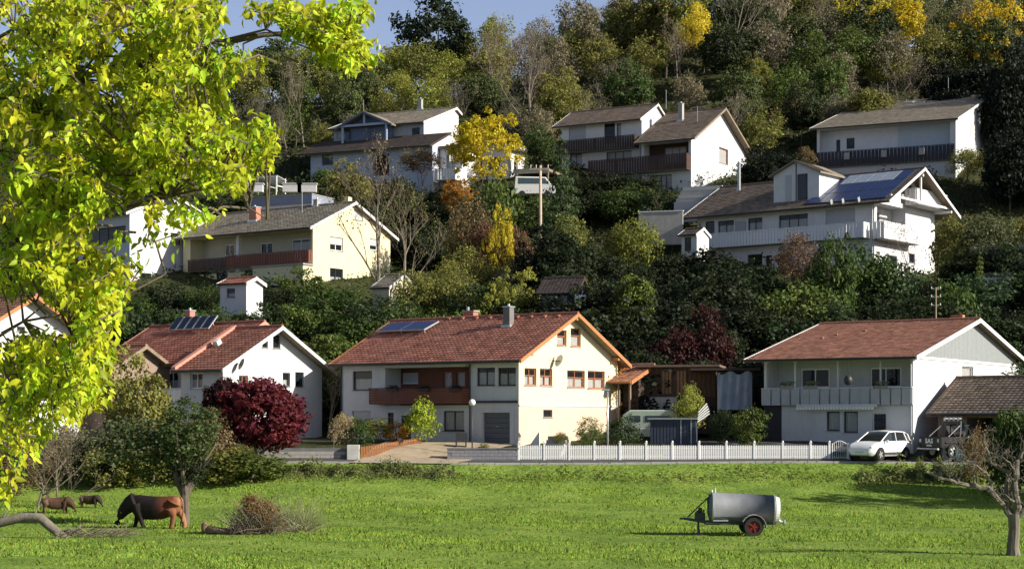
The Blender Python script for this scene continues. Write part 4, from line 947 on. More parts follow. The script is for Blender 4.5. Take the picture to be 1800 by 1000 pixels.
def branches(seed, height=10, levels=4, spread=.55, trunk=.28, up=.25, start=.25, nchild=(3, 5), length=.42, droop=0.0, wig=.12, sides=5, twigs=True):
    """recursive bare limbs, real metres, returns MB plus the tips"""
    rg = random.Random(seed); mb = MB(); tips = []
    def grow(p, d, L, r, lv):
        pts = [p.copy()]; rs = [r]; seg = 5 if lv < 2 else 3; q = p.copy(); dd = d.copy()
        for i in range(seg):
            dd = (dd+Vector((rg.gauss(0, wig), rg.gauss(0, wig), rg.gauss(0, wig)+up*.12-droop*lv*.05))).normalized(); q = q+dd*(L/seg); pts.append(q.copy()); rs.append(max(r*(1-.72*(i+1)/seg), .006))
        mb.tube(pts, rs, max(3, sides-lv), caps=False)
        if lv >= levels: tips.append((q, dd)); return
        k = rg.randint(*nchild)+(2 if lv == 0 else 0)
        for c in range(k):
            t = (start if lv == 0 else .2)+(1-(start if lv == 0 else .2))*(c+rg.random()*.6)/k; t = min(t, .98)
            i = min(int(t*seg), seg-1); b = pts[i].lerp(pts[i+1], t*seg-i)
            a = Vector((rg.gauss(0, 1), rg.gauss(0, 1), rg.gauss(0, .4))).normalized(); nd = (dd*(1-spread)+a*spread+Vector((0, 0, up))).normalized()
            grow(b, nd, L*length*(1.15-.45*t)*(1.4 if lv == 0 else 1.25), max(rs[i]*.55, .008), lv+1)
        tips.append((q, dd))
    grow(Vector((0, 0, -.2)), Vector((rg.gauss(0, .05), rg.gauss(0, .05), 1)).normalized(), height*.72, trunk, 0)
    return mb, tips
TRUNKS = []
def trunk_mesh(seed, kind='broad'):
    """unit height 10 m limb skeleton"""
    mb, tips = branches(seed, 10, 2, .5, .2, .3, .3, (3, 4), .5); o = mb.build('trunk', BARK); me = o.data; bpy.data.objects.remove(o); return me
P = {}
P['broad'] = [(crown_round(11+i, 170, 40, .042, .45, .105), trunk_mesh(40+i)) for i in range(4)]
P['airy'] = [(crown_round(31+i, 130, 30, .036, .25, .12, lobes=12), trunk_mesh(50+i)) for i in range(3)]
P['tall'] = [(crown_round(61+i, 150, 38, .038, .3, .085, 1.0), trunk_mesh(60+i)) for i in range(2)]
P['wispy'] = [(crown_round(71+i, 170, 42, .042, .35, .075, lobes=16, asp=.45), trunk_mesh(65+i)) for i in range(2)]
P['conifer'] = [(crown_conifer(81+i), trunk_mesh(70+i)) for i in range(2)]
P['shrub'] = [(crown_round(91+i, 70, 34, .055, .5, .15), trunk_mesh(75+i)) for i in range(4)]
P['maple'] = [(crown_round(95, 230, 50, .040, .5, .085, lobes=14, amx=.10), trunk_mesh(78))]
def bare_mesh(seed, **k):
    mb, tips = branches(seed, 10, **k); o = mb.build('limbs', TWIG); me = o.data; bpy.data.objects.remove(o); return me, tips
BARE = []
for i in range(3):
    me, tips = bare_mesh(100+i, levels=4, spread=.5, trunk=.17, up=.32, start=.2, nchild=(3, 4), length=.5)
    rg = np.random.RandomState(i); tp = np.array([t[0] for t in tips]); sel = rg.randint(0, len(tp), 700)
    lm = cloud_mesh('crown', tp[sel]+rg.normal(0, .22, (700, 3)), rg.normal(size=(700, 3)), .16*(.6+.8*rg.rand(700)), rg, tone=.5)
    BARE.append((me, lm))
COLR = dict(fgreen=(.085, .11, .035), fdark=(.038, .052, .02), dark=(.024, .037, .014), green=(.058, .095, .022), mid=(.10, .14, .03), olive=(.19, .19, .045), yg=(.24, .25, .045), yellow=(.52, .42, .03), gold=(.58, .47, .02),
            orange=(.36, .19, .03), brown=(.20, .14, .07), rust=(.19, .10, .055), red=(.10, .014, .02), dred=(.05, .015, .014), grey=(.20, .18, .11), bluegreen=(.045, .072, .028), black=(.010, .016, .008), straw=(.38, .31, .16), lime=(.32, .40, .03), teal=(.11, .13, .06))  # black: leaf colour with the deep shade painted in
def plant(px, Y, h, wd, kind, col, name, label, group=None, cat='tree', trunkh=.22, zoff=0.0, cmat=None, skew=None, X=None):
    if zoff > 0: trunkh = .03 if kind == 'shrub' else (trunkh*h+zoff)/(h+zoff); h = h+zoff; zoff = 0
    b = gp(px, Y, zoff) if X is None else Vector((X, Y, gz(X, Y)+zoff)); root = empty(name, b, rnd.uniform(0, 6.28)); tag(root, label, cat, group)
    c = COLR[col] if isinstance(col, str) else col; jv = rnd.uniform(.85, 1.15); j = [jv*rnd.uniform(.96, 1.04) for _ in range(3)]
    c = (c[0]*j[0], c[1]*j[1], c[2]*j[2], 1)
    if kind == 'bare':
        tm, lm = rnd.choice(BARE); s = h/9.0; s2 = wd/7.0
        t = mkobj('trunk', tm, root); t.scale = (s2, s2, s); l = mkobj('crown', lm, root); l.scale = (s2, s2, s); l.color = c; return root
    cm, tm = rnd.choice(P[kind]); th = 0 if kind == 'conifer' else trunkh
    l = mkobj('crown', cm, root); l.scale = (wd*1.12, wd*1.12, h*(1-th)*(1.0 if kind == 'conifer' else 1.08)); l.location = (0, 0, h*th-(0 if kind == 'conifer' else h*.05)); l.color = c
    t = mkobj('trunk', tm, root); q = .085 if kind != 'conifer' else .08
    t.scale = (wd*q*(.25 if kind == 'conifer' else .9), wd*q*(.25 if kind == 'conifer' else .9), h*(.098 if kind != 'conifer' else .12))
    return root
T = plant
ORD = 'first second third fourth fifth sixth seventh eighth ninth tenth eleventh twelfth thirteenth fourteenth fifteenth sixteenth seventeenth eighteenth nineteenth twentieth twenty-first twenty-second twenty-third twenty-fourth twenty-fifth twenty-sixth twenty-seventh twenty-eighth twenty-ninth thirtieth'.split()
CW_ = dict(dark='dark green', green='green', mid='light green', olive='olive', yg='yellow-green', yellow='yellow', brown='brown', rust='rust-brown', dred='dusky red', grey='grey-green', bluegreen='blue-green', black='near-black', teal='grey-green')
# --- yellow, gold and other single trees one can point at
T(838, 172, 12.0, 6.0, 'wispy', 'gold', 'golden_tree', 'bright golden-yellow tree in front of the blue-grey house', trunkh=.42)
T(800, 168, 4.0, 3.0, 'wispy', 'orange', 'orange_shrub', 'orange-tinged shrub at the left foot of the golden tree', trunkh=.1, zoff=3)
T(868, 162, 5.6, 4.6, 'shrub', 'mid', 'green_shrub', 'rounded green shrub right under the golden tree', cat='shrub', zoff=3.4)
T(612, 172, 5.6, 5.2, 'broad', 'olive', 'olive_bush', 'tall olive bush in front of the blue-grey house left of its arched doorway', cat='shrub', trunkh=.05, zoff=.6)
T(575, 176, 4.6, 3.4, 'broad', 'green', 'green_tree', 'dark green tree at the left corner of the blue-grey house', trunkh=.1)
T(700, 176, 4.4, 3.2, 'shrub', 'green', 'green_shrub', 'green shrub under the wide window of the blue-grey house', cat='shrub')
T(765, 174, 3.8, 3.0, 'shrub', 'dark', 'dark_shrub', 'dark shrub below the sunlit bay of the blue-grey house', cat='shrub')
T(740, 176, 4.2, 5.2, 'airy', 'brown', 'brown_tree', 'sparse brown tree arching over the blue-grey house window', zoff=3.2, trunkh=.4)
T(668, 139, 11.5, 8.5, 'bare', 'brown', 'leafless_tree', 'big leafless grey-brown tree overlapping the yellow gable')
T(705, 137, 9.0, 7.0, 'bare', 'olive', 'leafless_tree', 'half-bare olive tree just right of the yellow gable')
T(822, 150, 8.6, 4.4, 'airy', 'brown', 'brown_tree', 'tall brown-leaved tree left of the pole below the golden tree', trunkh=.1)
T(850, 148, 7.0, 3.8, 'airy', 'rust', 'rust_tree', 'rust-brown tree between the golden tree and the utility pole', trunkh=.1)
T(882, 146, 7.2, 2.2, 'wispy', 'yellow', 'yellow_tree', 'slim yellow tree among the brown ones left of the utility pole', trunkh=.08)
T(912, 149, 6.2, 3.2, 'airy', 'rust', 'rust_tree', 'reddish-brown bush directly left of the utility pole', trunkh=.05)
T(878, 132, 5.4, 3.4, 'wispy', 'yg', 'yellow_green_shrub', 'yellow-green upright shrub above the slate chimney of the cream house', cat='shrub', trunkh=.05)
T(986, 163, 12.6, 5.2, 'conifer', (.055, .085, .03), 'spruce', 'slender dark green spruce right of the utility pole')
T(998, 156, 5.4, 4.0, 'airy', 'olive', 'olive_bush', 'olive bush at the foot of the slender spruce', cat='shrub', trunkh=.05)
T(950, 184, 5.0, 3.6, 'broad', 'green', 'green_tree', 'bright green round tree left of the double-gabled house', zoff=.5)
T(925, 178, 4.4, 1.2, 'conifer', 'mid', 'small_conifer', 'small pale conifer on the carport side of the bungalow', zoff=1.0)
T(1122, 153, 6.0, 4.6, 'airy', 'yg', 'yellow_green_bush', 'yellow-green bush below the double-gabled house', cat='shrub', trunkh=.05)
T(1092, 155, 5.0, 3.6, 'airy', 'olive', 'olive_bush', 'olive bush left of the yellow-green one below the double-gabled house', cat='shrub', trunkh=.05)
T(1112, 127, 7.8, 3.6, 'broad', (.15, .19, .035), 'green_tree', 'small sunlit green tree standing alone in the dark slope', trunkh=.42)
T(1402, 139, 5.0, 4.0, 'airy', (.17, .10, .065), 'rust_tree', 'russet tree in front of the long white balcony', zoff=1.3, trunkh=.2)
T(1462, 134, 8.4, 4.2, 'tall', 'green', 'green_tree', 'dark green upright tree right of the russet tree', trunkh=.05)
T(1395, 131, 5.6, 5.4, 'shrub', 'mid', 'green_shrub', 'broad sunlit green shrub below the russet tree', cat='shrub', trunkh=.05)
T(1605, 143, 5.2, 3.6, 'bare', 'red', 'leafless_tree', 'thin reddish twiggy tree against the white gable wall', zoff=.6)
T(1520, 137, 5.6, 5.4, 'shrub', 'green', 'green_shrub', 'dark shrub below the corner balcony of the big solar house', cat='shrub', trunkh=.05, zoff=.5)
T(1565, 137, 5.2, 4.8, 'shrub', 'bluegreen', 'green_shrub', 'blue-green shrub under the white gable of the big solar house', cat='shrub', trunkh=.05, zoff=.3)
T(1700, 131, 4.8, 2.2, 'conifer', 'mid', 'small_conifer', 'light green young conifer right of the utility mast', zoff=.2)
T(1722, 137, 3.4, 1.6, 'conifer', 'mid', 'small_conifer', 'tiny pale conifer above the shaded greenhouse', zoff=2.0)
T(1672, 128, 6.2, 4.0, 'shrub', 'green', 'green_shrub', 'green shrub behind the rust-red roof chimney', cat='shrub', trunkh=.05)
T(1740, 143, 5.0, 4.4, 'airy', 'teal', 'grey_green_bush', 'grey-green bush at the top right of the shaded terraces', cat='shrub', trunkh=.05, zoff=2.5)
T(1680, 146, 5.0, 4.6, 'shrub', 'olive', 'olive_bush', 'olive-brown hedge bush right of the white gable', cat='shrub', trunkh=.05, zoff=2)
T(1788, 146, 4.6, 4.6, 'shrub', 'olive', 'olive_bush', 'olive bush above the flat-roofed building', cat='shrub', trunkh=.05, zoff=2)
T(1700, 182, 4.4, 4.6, 'airy', 'olive', 'olive_bush', 'olive shrub at the right foot of the top right house', cat='shrub', zoff=.4)
T(1415, 186, 4.6, 2.2, 'tall', 'brown', 'brown_shrub', 'brown upright shrub at the left end of the top right house', cat='shrub', trunkh=.05)
T(1735, 232, 12.5, 7.0, 'wispy', (.54, .38, .02), 'golden_tree', 'amber-yellow tree on the hill above the top right house', trunkh=.1)
T(1588, 236, 9.5, 7.2, 'wispy', 'yellow', 'yellow_tree', 'bright yellow tree on the hill left of the amber one', trunkh=.1, zoff=3)
T(1500, 240, 10, 7.5, 'airy', 'yellow', 'yellow_tree', 'patchy yellow and green tree near the top edge of the wood', zoff=2)
T(1548, 226, 6.5, 6.0, 'airy', 'yg', 'yellow_green_tree', 'yellow-green tree just below the two bright yellow ones', zoff=0)
T(1332, 222, 6.5, 3.4, 'wispy', 'yg', 'yellow_green_tree', 'narrow yellow-green tree above the roof antenna of the double-gabled house')
T(1385, 212, 4.8, 5.5, 'airy', 'rust', 'rust_tree', 'low rust-brown tree on the dark slope left of the top right house', trunkh=.15)
T(1462, 214, 8.6, 5.0, 'tall', 'mid', 'green_tree', 'tall grey-green tree behind the left end of the top right house')
T(1190, 236, 14.0, 9.5, 'broad', 'olive', 'olive_tree', 'big olive and ochre tree above the double-gabled house')
T(1130, 238, 11.5, 8.5, 'broad', 'olive', 'olive_tree', 'olive tree left of the big ochre one')
T(1225, 228, 7.5, 4.0, 'airy', 'yellow', 'yellow_tree', 'yellow-tipped tree at the right edge of the ochre tree', zoff=4)
T(1105, 213, 8.8, 6.6, 'broad', 'green', 'green_tree', 'deep green tree directly behind the left roof of the double-gabled house')
T(935, 204, 12.0, 9.5, 'bare', 'grey', 'leafless_tree', 'spreading bare tree with brownish haze of twigs above the round green tree')
T(862, 214, 9.5, 8.0, 'bare', 'brown', 'leafless_tree', 'bare brown tree behind the golden tree')
T(868, 244, 9.0, 6.2, 'airy', 'yg', 'yellow_green_tree', 'yellow-green tree on the skyline right of the tall dark tree', zoff=3)
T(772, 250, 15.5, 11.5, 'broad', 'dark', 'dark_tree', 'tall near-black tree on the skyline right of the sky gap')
T(700, 238, 9.5, 9.0, 'airy', 'yg', 'yellow_green_tree', 'soft yellow-green tree below the skyline gap')
T(640, 232, 8.5, 7.0, 'airy', 'olive', 'olive_tree', 'pale olive tree left of the soft yellow-green one')
T(530, 236, 8.0, 9.0, 'airy', 'yg', 'yellow_green_tree', 'broad yellow-green tree behind the overhanging twigs')
T(535, 208, 10.5, 4.5, 'bare', 'grey', 'pale_tree', 'pale-trunked bare tree left of the blue-grey house')
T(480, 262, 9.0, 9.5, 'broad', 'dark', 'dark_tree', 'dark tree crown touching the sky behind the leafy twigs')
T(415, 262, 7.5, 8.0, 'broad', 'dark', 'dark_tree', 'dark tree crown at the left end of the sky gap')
T(745, 206, 6.0, 9.0, 'broad', 'green', 'green_tree', 'dark green thicket tree behind the chimney of the blue-grey house', trunkh=.05)
T(1020, 250, 12, 8.0, 'airy', 'grey', 'grey_tree', 'grey-green tree against the strip of sky at the top')
T(1290, 236, 13, 8.0, 'bare', 'grey', 'leafless_tree', 'grey leafless tree right of the ochre tree')
T(1345, 240, 14, 8.5, 'bare', 'grey', 'leafless_tree', 'tallest grey leafless tree near the top middle')
# --- forest filler: rows up the hill, look-alikes share a label by kind and part of the wood
FG = 'trees of the hillside wood'
zones = [(-9999, 800, 'left of the tall dark skyline tree'), (800, 1250, 'above the double-gabled house'), (1250, 9999, 'towards the right of the wood')]
kinds = {0: [('airy', 'yg', 3), ('airy', 'olive', 4), ('broad', 'fgreen', 2), ('bare', 'grey', 2), ('airy', 'mid', 2)],
         1: [('bare', 'grey', 4), ('airy', 'brown', 1), ('broad', 'olive', 4), ('broad', 'fgreen', 1), ('airy', 'olive', 3), ('airy', 'grey', 2)],
         2: [('bare', 'grey', 4), ('airy', 'grey', 3), ('broad', 'fdark', 3), ('airy', 'olive', 4), ('tall', 'fgreen', 3), ('airy', 'yg', 1), ('broad', 'olive', 3), ('airy', 'mid', 2)]}
words = dict(mid='light green leafy', fgreen='mid green leafy', fdark='dark leafy', yg='yellow-green leafy', olive='olive-brown leafy', green='mid green leafy', dark='very dark leafy', grey='thin grey', brown='brown-leaved', black='almost black')
for Y, step, hh in ((203, 66, 7.5), (213, 74, 9), (225, 72, 10), (237, 74, 10.5), (250, 72, 11), (264, 68, 11.5), (280, 74, 12), (298, 84, 12)):
    px = 330+rnd.uniform(0, 50); fi = 0; rown = {203: 'lowest', 213: 'second', 225: 'third', 237: 'fourth', 250: 'fifth', 264: 'sixth', 280: 'seventh', 298: 'highest'}[Y]
    while px < 1880:
        z = 0 if px < 800 else (1 if px < 1250 else 2)
        if z == 0 and Y > 255: hh_ = hh*.45
        else: hh_ = hh*(.78 if z == 0 else (.92 if z == 1 else 1.0))
        if Y > 240 and 860 < px < 1100: hh_ *= .72
        ks = kinds[z]; t = rnd.choices(ks, [k[2] for k in ks])[0]
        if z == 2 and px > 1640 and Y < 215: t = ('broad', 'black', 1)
        h_ = hh_*rnd.uniform(.8, 1.15)
        lb = '%s %s tree from the left in the %s row of the hillside wood' % (ORD[fi], words[t[1]] if t[0] != 'bare' else 'leafless grey', rown); fi += 1
        T(px, Y+rnd.uniform(-4, 4), h_, h_*rnd.uniform(.6, .85), t[0], t[1], 'forest_tree', lb, group='%s, %s' % (FG, zones[z][2]))
        px += step*rnd.uniform(.75, 1.25)
# --- dark belts of bushes between the rows of houses
SG = 'bushes on the slope between the house rows'
def belt(lst, name, label, group, cat='shrub'):
    for i, (px, Y, h, wd, k, c, *r) in enumerate(sorted(lst)): T(px, Y, h, wd, k, c, name, '%s %s %s from the left, %s' % (ORD[i], CW_[c], 'tree' if cat == 'tree' else 'bush', label), group=group, cat=cat, trunkh=.05, zoff=(r[0] if r else 0))
belt([(px, 117+rnd.uniform(-1.5, 3), rnd.uniform(3.4, 5.2), rnd.uniform(3.6, 5.0), 'shrub', rnd.choice(['green', 'bluegreen', 'dark', 'mid'])) for px in range(215, 610, 42)], 'green_bush', 'row behind the roof with tilted solar panels', 'bushes behind the solar panel roof')
belt([(px, 123+rnd.uniform(-2, 3), rnd.uniform(3.0, 5.0), rnd.uniform(3.0, 5.0), rnd.choice(['shrub', 'tall']), rnd.choice(['green', 'mid', 'bluegreen', 'mid'])) for px in range(545, 780, 34)], 'green_bush', 'row above the left half of the cream roof', 'bushes above the left end of the cream house roof')
belt([(px, 124+rnd.uniform(-2, 3), rnd.uniform(3.0, 5.4), rnd.uniform(3.4, 4.6), 'shrub', rnd.choice(['bluegreen', 'green', 'mid'])) for px in range(785, 945, 30)], 'green_bush', 'row above the cream house chimneys', 'bushes above the cream house ridge')
belt([(px, 134+rnd.uniform(-3, 3), rnd.uniform(3.0, 5.0), rnd.uniform(3.4, 5), rnd.choice(['shrub', 'airy']), rnd.choice(['bluegreen', 'green', 'olive', 'teal'])) for px in range(730, 1000, 34)], 'slope_bush', 'row on the slope below the utility pole', 'bushes below the utility pole')
belt([(px, 142+rnd.uniform(-3, 3), rnd.uniform(3.0, 4.6), rnd.uniform(3.4, 4.6), 'airy', rnd.choice(['olive', 'yg', 'grey', 'olive'])) for px in range(790, 1080, 34)], 'slope_bush', 'sunlit band around the utility pole', 'bushes in the sunlit band')
belt([(px, 128+rnd.uniform(-1, 1.5), rnd.uniform(3.8, 4.8) if not 360 < px < 480 else rnd.uniform(3.9, 4.3), rnd.uniform(3.4, 4.6), rnd.choice(['shrub', 'broad']), rnd.choice(['green', 'green', 'bluegreen', 'mid'])) for px in range(190, 720, 36)], 'dark_bush', 'row in front of the little white shed', 'bushes around the white shed')
belt([(px, 136+rnd.uniform(-1, 2), rnd.uniform(2.6, 3.6), rnd.uniform(3.2, 4.4), rnd.choice(['shrub', 'broad', 'airy']), rnd.choice(['dark', 'green', 'mid', 'dark'])) for px in list(range(190, 380, 34))+list(range(470, 640, 34))], 'dark_bush', 'row directly under the yellow house balcony', 'bushes under the yellow house')
belt([(px, 179, rnd.uniform(2.0, 2.8), 3.4, 'shrub', 'dark') for px in range(962, 1140, 34)], 'dark_bush', 'bushes at the foot of the double-gabled house', 'bushes at the foot of the double-gabled house')
RN = {116: 'lowest', 121: 'second lowest', 128: 'middle', 135: 'second highest', 142: 'highest'}
for rY, hh in ((116, 4.6), (121, 5.2), (128, 5.6), (135, 5.4), (142, 5.2)):  # dark and black leaf colours stand in for shade on these belts
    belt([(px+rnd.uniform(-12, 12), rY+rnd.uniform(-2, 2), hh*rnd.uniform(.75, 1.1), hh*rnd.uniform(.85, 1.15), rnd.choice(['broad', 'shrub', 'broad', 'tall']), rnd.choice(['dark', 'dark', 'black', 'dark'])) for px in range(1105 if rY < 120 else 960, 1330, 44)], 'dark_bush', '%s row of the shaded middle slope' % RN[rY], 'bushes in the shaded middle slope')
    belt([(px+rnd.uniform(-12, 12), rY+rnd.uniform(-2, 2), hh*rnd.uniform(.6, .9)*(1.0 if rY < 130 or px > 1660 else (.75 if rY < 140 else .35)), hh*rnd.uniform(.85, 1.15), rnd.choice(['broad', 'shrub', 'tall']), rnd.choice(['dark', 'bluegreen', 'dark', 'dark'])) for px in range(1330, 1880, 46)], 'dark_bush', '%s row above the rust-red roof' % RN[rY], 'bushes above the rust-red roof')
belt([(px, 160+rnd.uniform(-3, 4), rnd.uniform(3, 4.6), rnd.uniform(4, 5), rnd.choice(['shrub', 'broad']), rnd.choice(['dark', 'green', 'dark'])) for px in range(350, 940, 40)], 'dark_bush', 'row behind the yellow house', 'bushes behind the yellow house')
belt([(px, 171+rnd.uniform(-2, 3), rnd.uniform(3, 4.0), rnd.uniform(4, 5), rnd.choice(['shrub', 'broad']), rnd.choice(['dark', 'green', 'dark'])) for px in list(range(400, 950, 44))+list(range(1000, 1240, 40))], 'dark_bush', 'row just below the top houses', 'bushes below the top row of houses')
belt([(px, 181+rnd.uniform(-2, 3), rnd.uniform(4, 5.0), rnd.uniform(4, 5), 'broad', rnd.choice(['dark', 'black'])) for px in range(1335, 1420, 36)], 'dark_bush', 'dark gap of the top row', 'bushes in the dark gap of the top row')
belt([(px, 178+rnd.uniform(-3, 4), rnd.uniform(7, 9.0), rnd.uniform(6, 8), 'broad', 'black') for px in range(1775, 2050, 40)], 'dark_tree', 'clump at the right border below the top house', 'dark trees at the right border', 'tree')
belt([(px, 196+rnd.uniform(0, 10), rnd.uniform(9, 13.0), rnd.uniform(6, 8), 'broad', 'black') for px in range(1770, 2050, 42)], 'dark_tree', 'clump at the right border behind the top house', 'dark trees beside the top right house', 'tree')  # leaves coloured darker to stand in for the shade behind the house
belt([(px, 120.5+rnd.uniform(-.5, .5), h_, 4.4, 'broad', 'dred') for px, h_ in ((1125, 4.2), (1163, 5.0), (1205, 5.8), (1248, 6.2))], 'dark_red_bush', 'row behind the wooden shed', 'dark red bushes behind the shed')
T(1275, 137, 4.2, 3.6, 'airy', 'dred', 'dark_red_bush', 'dark red bush low at the left of the big solar house', cat='shrub')
T(1062, 113, 5.5, 3.2, 'airy', 'orange', 'orange_shrub', 'orange and green shrub rising behind the right verge of the cream house', cat='shrub', trunkh=.05, zoff=.6)
# unseen trees beyond the right border that shade slope and meadow
for X, Y, h in ((52, 118, 10), (58, 126, 12), (64, 134, 14), (74, 122, 16), (50, 128, 9), (80, 140, 18), (46, 121, 7)):
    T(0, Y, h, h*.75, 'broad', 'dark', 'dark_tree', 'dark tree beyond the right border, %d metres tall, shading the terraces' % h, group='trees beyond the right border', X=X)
for X, Y, h in ((41, 82.5, 11.5), (45, 84, 12), (37, 85.5, 7.5), (49, 82, 12)):
    T(0, Y, h, h*.7, 'broad', 'green', 'field_tree', 'green tree %d metres tall beyond the right border of the meadow' % int(h*2-7), group='field trees beyond the right border', X=X, trunkh=.1)
# --- lower gardens
T(456, 97.5, 5.7, 6.0, 'maple', 'red', 'red_maple', 'dark red maple in front of the white gable with solar roof', trunkh=.05, zoff=-.1)
T(398, 99, 4.6, 3.2, 'maple', 'dred', 'red_maple', 'smaller dusky red maple left of the big red one', trunkh=.1, zoff=.7)
T(240, 96.5, 6.2, 4.0, 'broad', 'olive', 'olive_tree', 'olive-brown tree before the left wing of the solar roof house', trunkh=.1)
T(362, 95, 4.4, 3.6, 'airy', 'brown', 'brown_shrub', 'brown-green shrub at the left foot of the red maple', cat='shrub', trunkh=.05)
T(225, 94, 4.0, 4.2, 'shrub', 'teal', 'grey_green_bush', 'grey-green bush left of the tree behind the cow', cat='shrub', trunkh=.03)
T(268, 93.5, 3.4, 4.2, 'shrub', 'olive', 'olive_bush', 'brownish bush behind the grazing cow', cat='shrub', trunkh=.03)
T(440, 94.5, 1.9, 4.6, 'shrub', 'mid', 'green_bush', 'low green bush right of the tree behind the cow', cat='shrub', trunkh=.03)
T(395, 94, 2.4, 3.6, 'shrub', 'olive', 'olive_bush', 'low olive bush at the edge of the meadow below the maple', cat='shrub', trunkh=.03)
T(158, 94, 2.5, 2.6, 'shrub', 'teal', 'grey_green_bush', 'small grey-green bush at the left meadow edge', cat='shrub', trunkh=.03)
T(110, 95, 3.4, 3.8, 'airy', 'grey', 'twiggy_bush', 'dull twiggy bush under the far left house', cat='shrub', trunkh=.03)
T(30, 95, 4.0, 4.8, 'airy', 'grey', 'twiggy_bush', 'dull grey-brown bush in the left corner behind the yellow-green leaves', cat='shrub', trunkh=.03)
T(52, 86, 5.2, 5.0, 'bare', 'grey', 'leafless_shrub', 'leafless tangled shrub with pale stems left of the calves', cat='shrub', zoff=-1.3)
T(104, 88.5, 4.0, 3.8, 'bare', 'brown', 'leafless_shrub', 'smaller leafless shrub behind the reddish-brown calf', cat='shrub', zoff=-1.1)
T(20, 89, 3.4, 4.2, 'airy', 'brown', 'twiggy_bush', 'dense brown-grey bush at the very left above the fallen log', cat='shrub', trunkh=.03)
T(192, 93, 2.6, 3.0, 'shrub', 'olive', 'olive_bush', 'dull olive bush between the small calf and the field tree', cat='shrub', trunkh=.03)
T(1022, 125.5, 4.2, 3.6, 'shrub', 'dark', 'dark_bush', 'dark bush hiding the right corner of the blue summer house', cat='shrub', trunkh=.03)
T(740, 103.6, 2.5, 1.9, 'shrub', 'lime', 'lime_shrub', 'bright lime-green round shrub in front of the cream house', cat='shrub', trunkh=.02, zoff=.1)
T(605, 103.2, 2.1, 1.5, 'airy', 'straw', 'pampas_grass', 'straw-coloured pampas grass at the left corner of the cream house', cat='shrub', trunkh=.02)
T(628, 103.4, 1.7, 1.5, 'shrub', 'green', 'green_shrub', 'dark green shrub between the pampas grass and the golden bush', cat='shrub', trunkh=.02)
T(662, 104.6, 1.45, 1.9, 'shrub', 'olive', 'olive_bush', 'brown-olive clipped bush behind the orange slat fence', cat='shrub', trunkh=.02)
T(698, 105, 1.35, 1.6, 'shrub', 'orange', 'golden_bush', 'golden-brown low bush left of the lime-green shrub', cat='shrub', trunkh=.02)
T(585, 101, 1.9, .8, 'bare', 'brown', 'leafless_shrub', 'thin bare shrub at the left end of the low wall', cat='shrub')
T(850, 100.8, .75, .8, 'shrub', 'olive', 'small_shrub', 'small olive tuft on the bed in front of the garage door', cat='shrub', trunkh=.02)
T(1097, 102.5, 2.0, 2.0, 'shrub', 'bluegreen', 'round_bush', 'dark green round bush right of the cream gable', cat='shrub', trunkh=.02)
T(1035, 101.8, 1.9, 1.7, 'airy', 'mid', 'green_shrub', 'loose light green shrub before the right end of the cream gable', cat='shrub', trunkh=.02)
T(985, 101.8, 1.2, 1.2, 'airy', 'olive', 'rose_bush', 'thin rose bush beside the white stair wall', cat='shrub', trunkh=.02)
T(1315, 101.6, 2.7, 1.9, 'shrub', 'mid', 'round_bush', 'tall round green bush just left of the boarded-gable house', cat='shrub', trunkh=.02)
T(1272, 102.8, 2.3, 2.0, 'airy', 'bluegreen', 'dark_shrub', 'dark straggly shrub between the dark shed and the round bush', cat='shrub', trunkh=.02)
T(1214, 105, 3.4, 2.0, 'airy', 'yg', 'young_tree', 'thin yellow-green young tree by the wooden shed', trunkh=.15)
T(1786, 91, 5.3, 3.2, 'broad', 'green', 'dark_bush', 'big dark bush with sunlit top at the right border', trunkh=.03, cat='shrub')
T(1718, 94, 3.4, 2.2, 'airy', 'brown', 'twiggy_bush', 'dark twiggy bush between the pickup and the big dark bush', cat='shrub', trunkh=.03)
T(575, 112, 4.6, 2.6, 'bare', 'straw', 'leafless_shrub', 'tan leafless shrub between the white gable and the cream house', cat='shrub')

# ---- bushy field tree behind the cow: forked trunk, clipped crown
b = gp(325, 77.5); root = empty('field_tree', b); tag(root, 'bushy green field tree with short forked trunk right behind the brown cow', 'tree')
g = MB(); rg_ = random.Random(4)
g.tube([(0, 0, -.2), (.02, 0, .6), (-.02, 0, 1.5)], [.24, .19, .20], 9)
for a, l, tilt in ((0.2, 2.6, .5), (1.9, 2.4, .42), (3.3, 2.8, .55), (4.6, 2.5, .4), (5.4, 2.2, .2), (2.6, 3.0, .12)):
    pts = [Vector((0, 0, 1.35))]; d = Vector((math.cos(a)*tilt, math.sin(a)*tilt, .85)).normalized()
    for i in range(5): d = (d+Vector((rg_.gauss(0, .1), rg_.gauss(0, .1), .06))).normalized(); pts.append(pts[-1]+d*l/5)
    g.tube(pts, [.17-.026*i for i in range(6)], 7)
    for j in range(4):
        q = pts[2+j % 3]; dd = Vector((rg_.gauss(0, .6), rg_.gauss(0, .6), .7)).normalized(); g.tube([q, q+dd*.7, q+dd*1.3+Vector((0, 0, .2))], [.06, .04, .015], 5)
g.build('trunk', mat('grey_brown_bark', (.11, .09, .07), .9, .35, 4, .9, 12, stretch=(1, 1, .3)), root)
c1 = mkobj('crown', P['broad'][0][0], root); c1.color = (.07, .10, .03, 1); c1.scale = (3.3, 3.2, 3.2); c1.location = (.1, 0, 2.2)
c2 = mkobj('crown', P['shrub'][1][0], root); c2.color = (.075, .10, .035, 1); c2.scale = (3.4, 3.2, 2.6); c2.location = (-1.7, .3, 2.3)
c3 = mkobj('crown', P['shrub'][2][0], root); c3.color = (.035, .05, .02, 1); c3.scale = (1.9, 1.8, 1.5); c3.location = (.1, .1, 1.75)

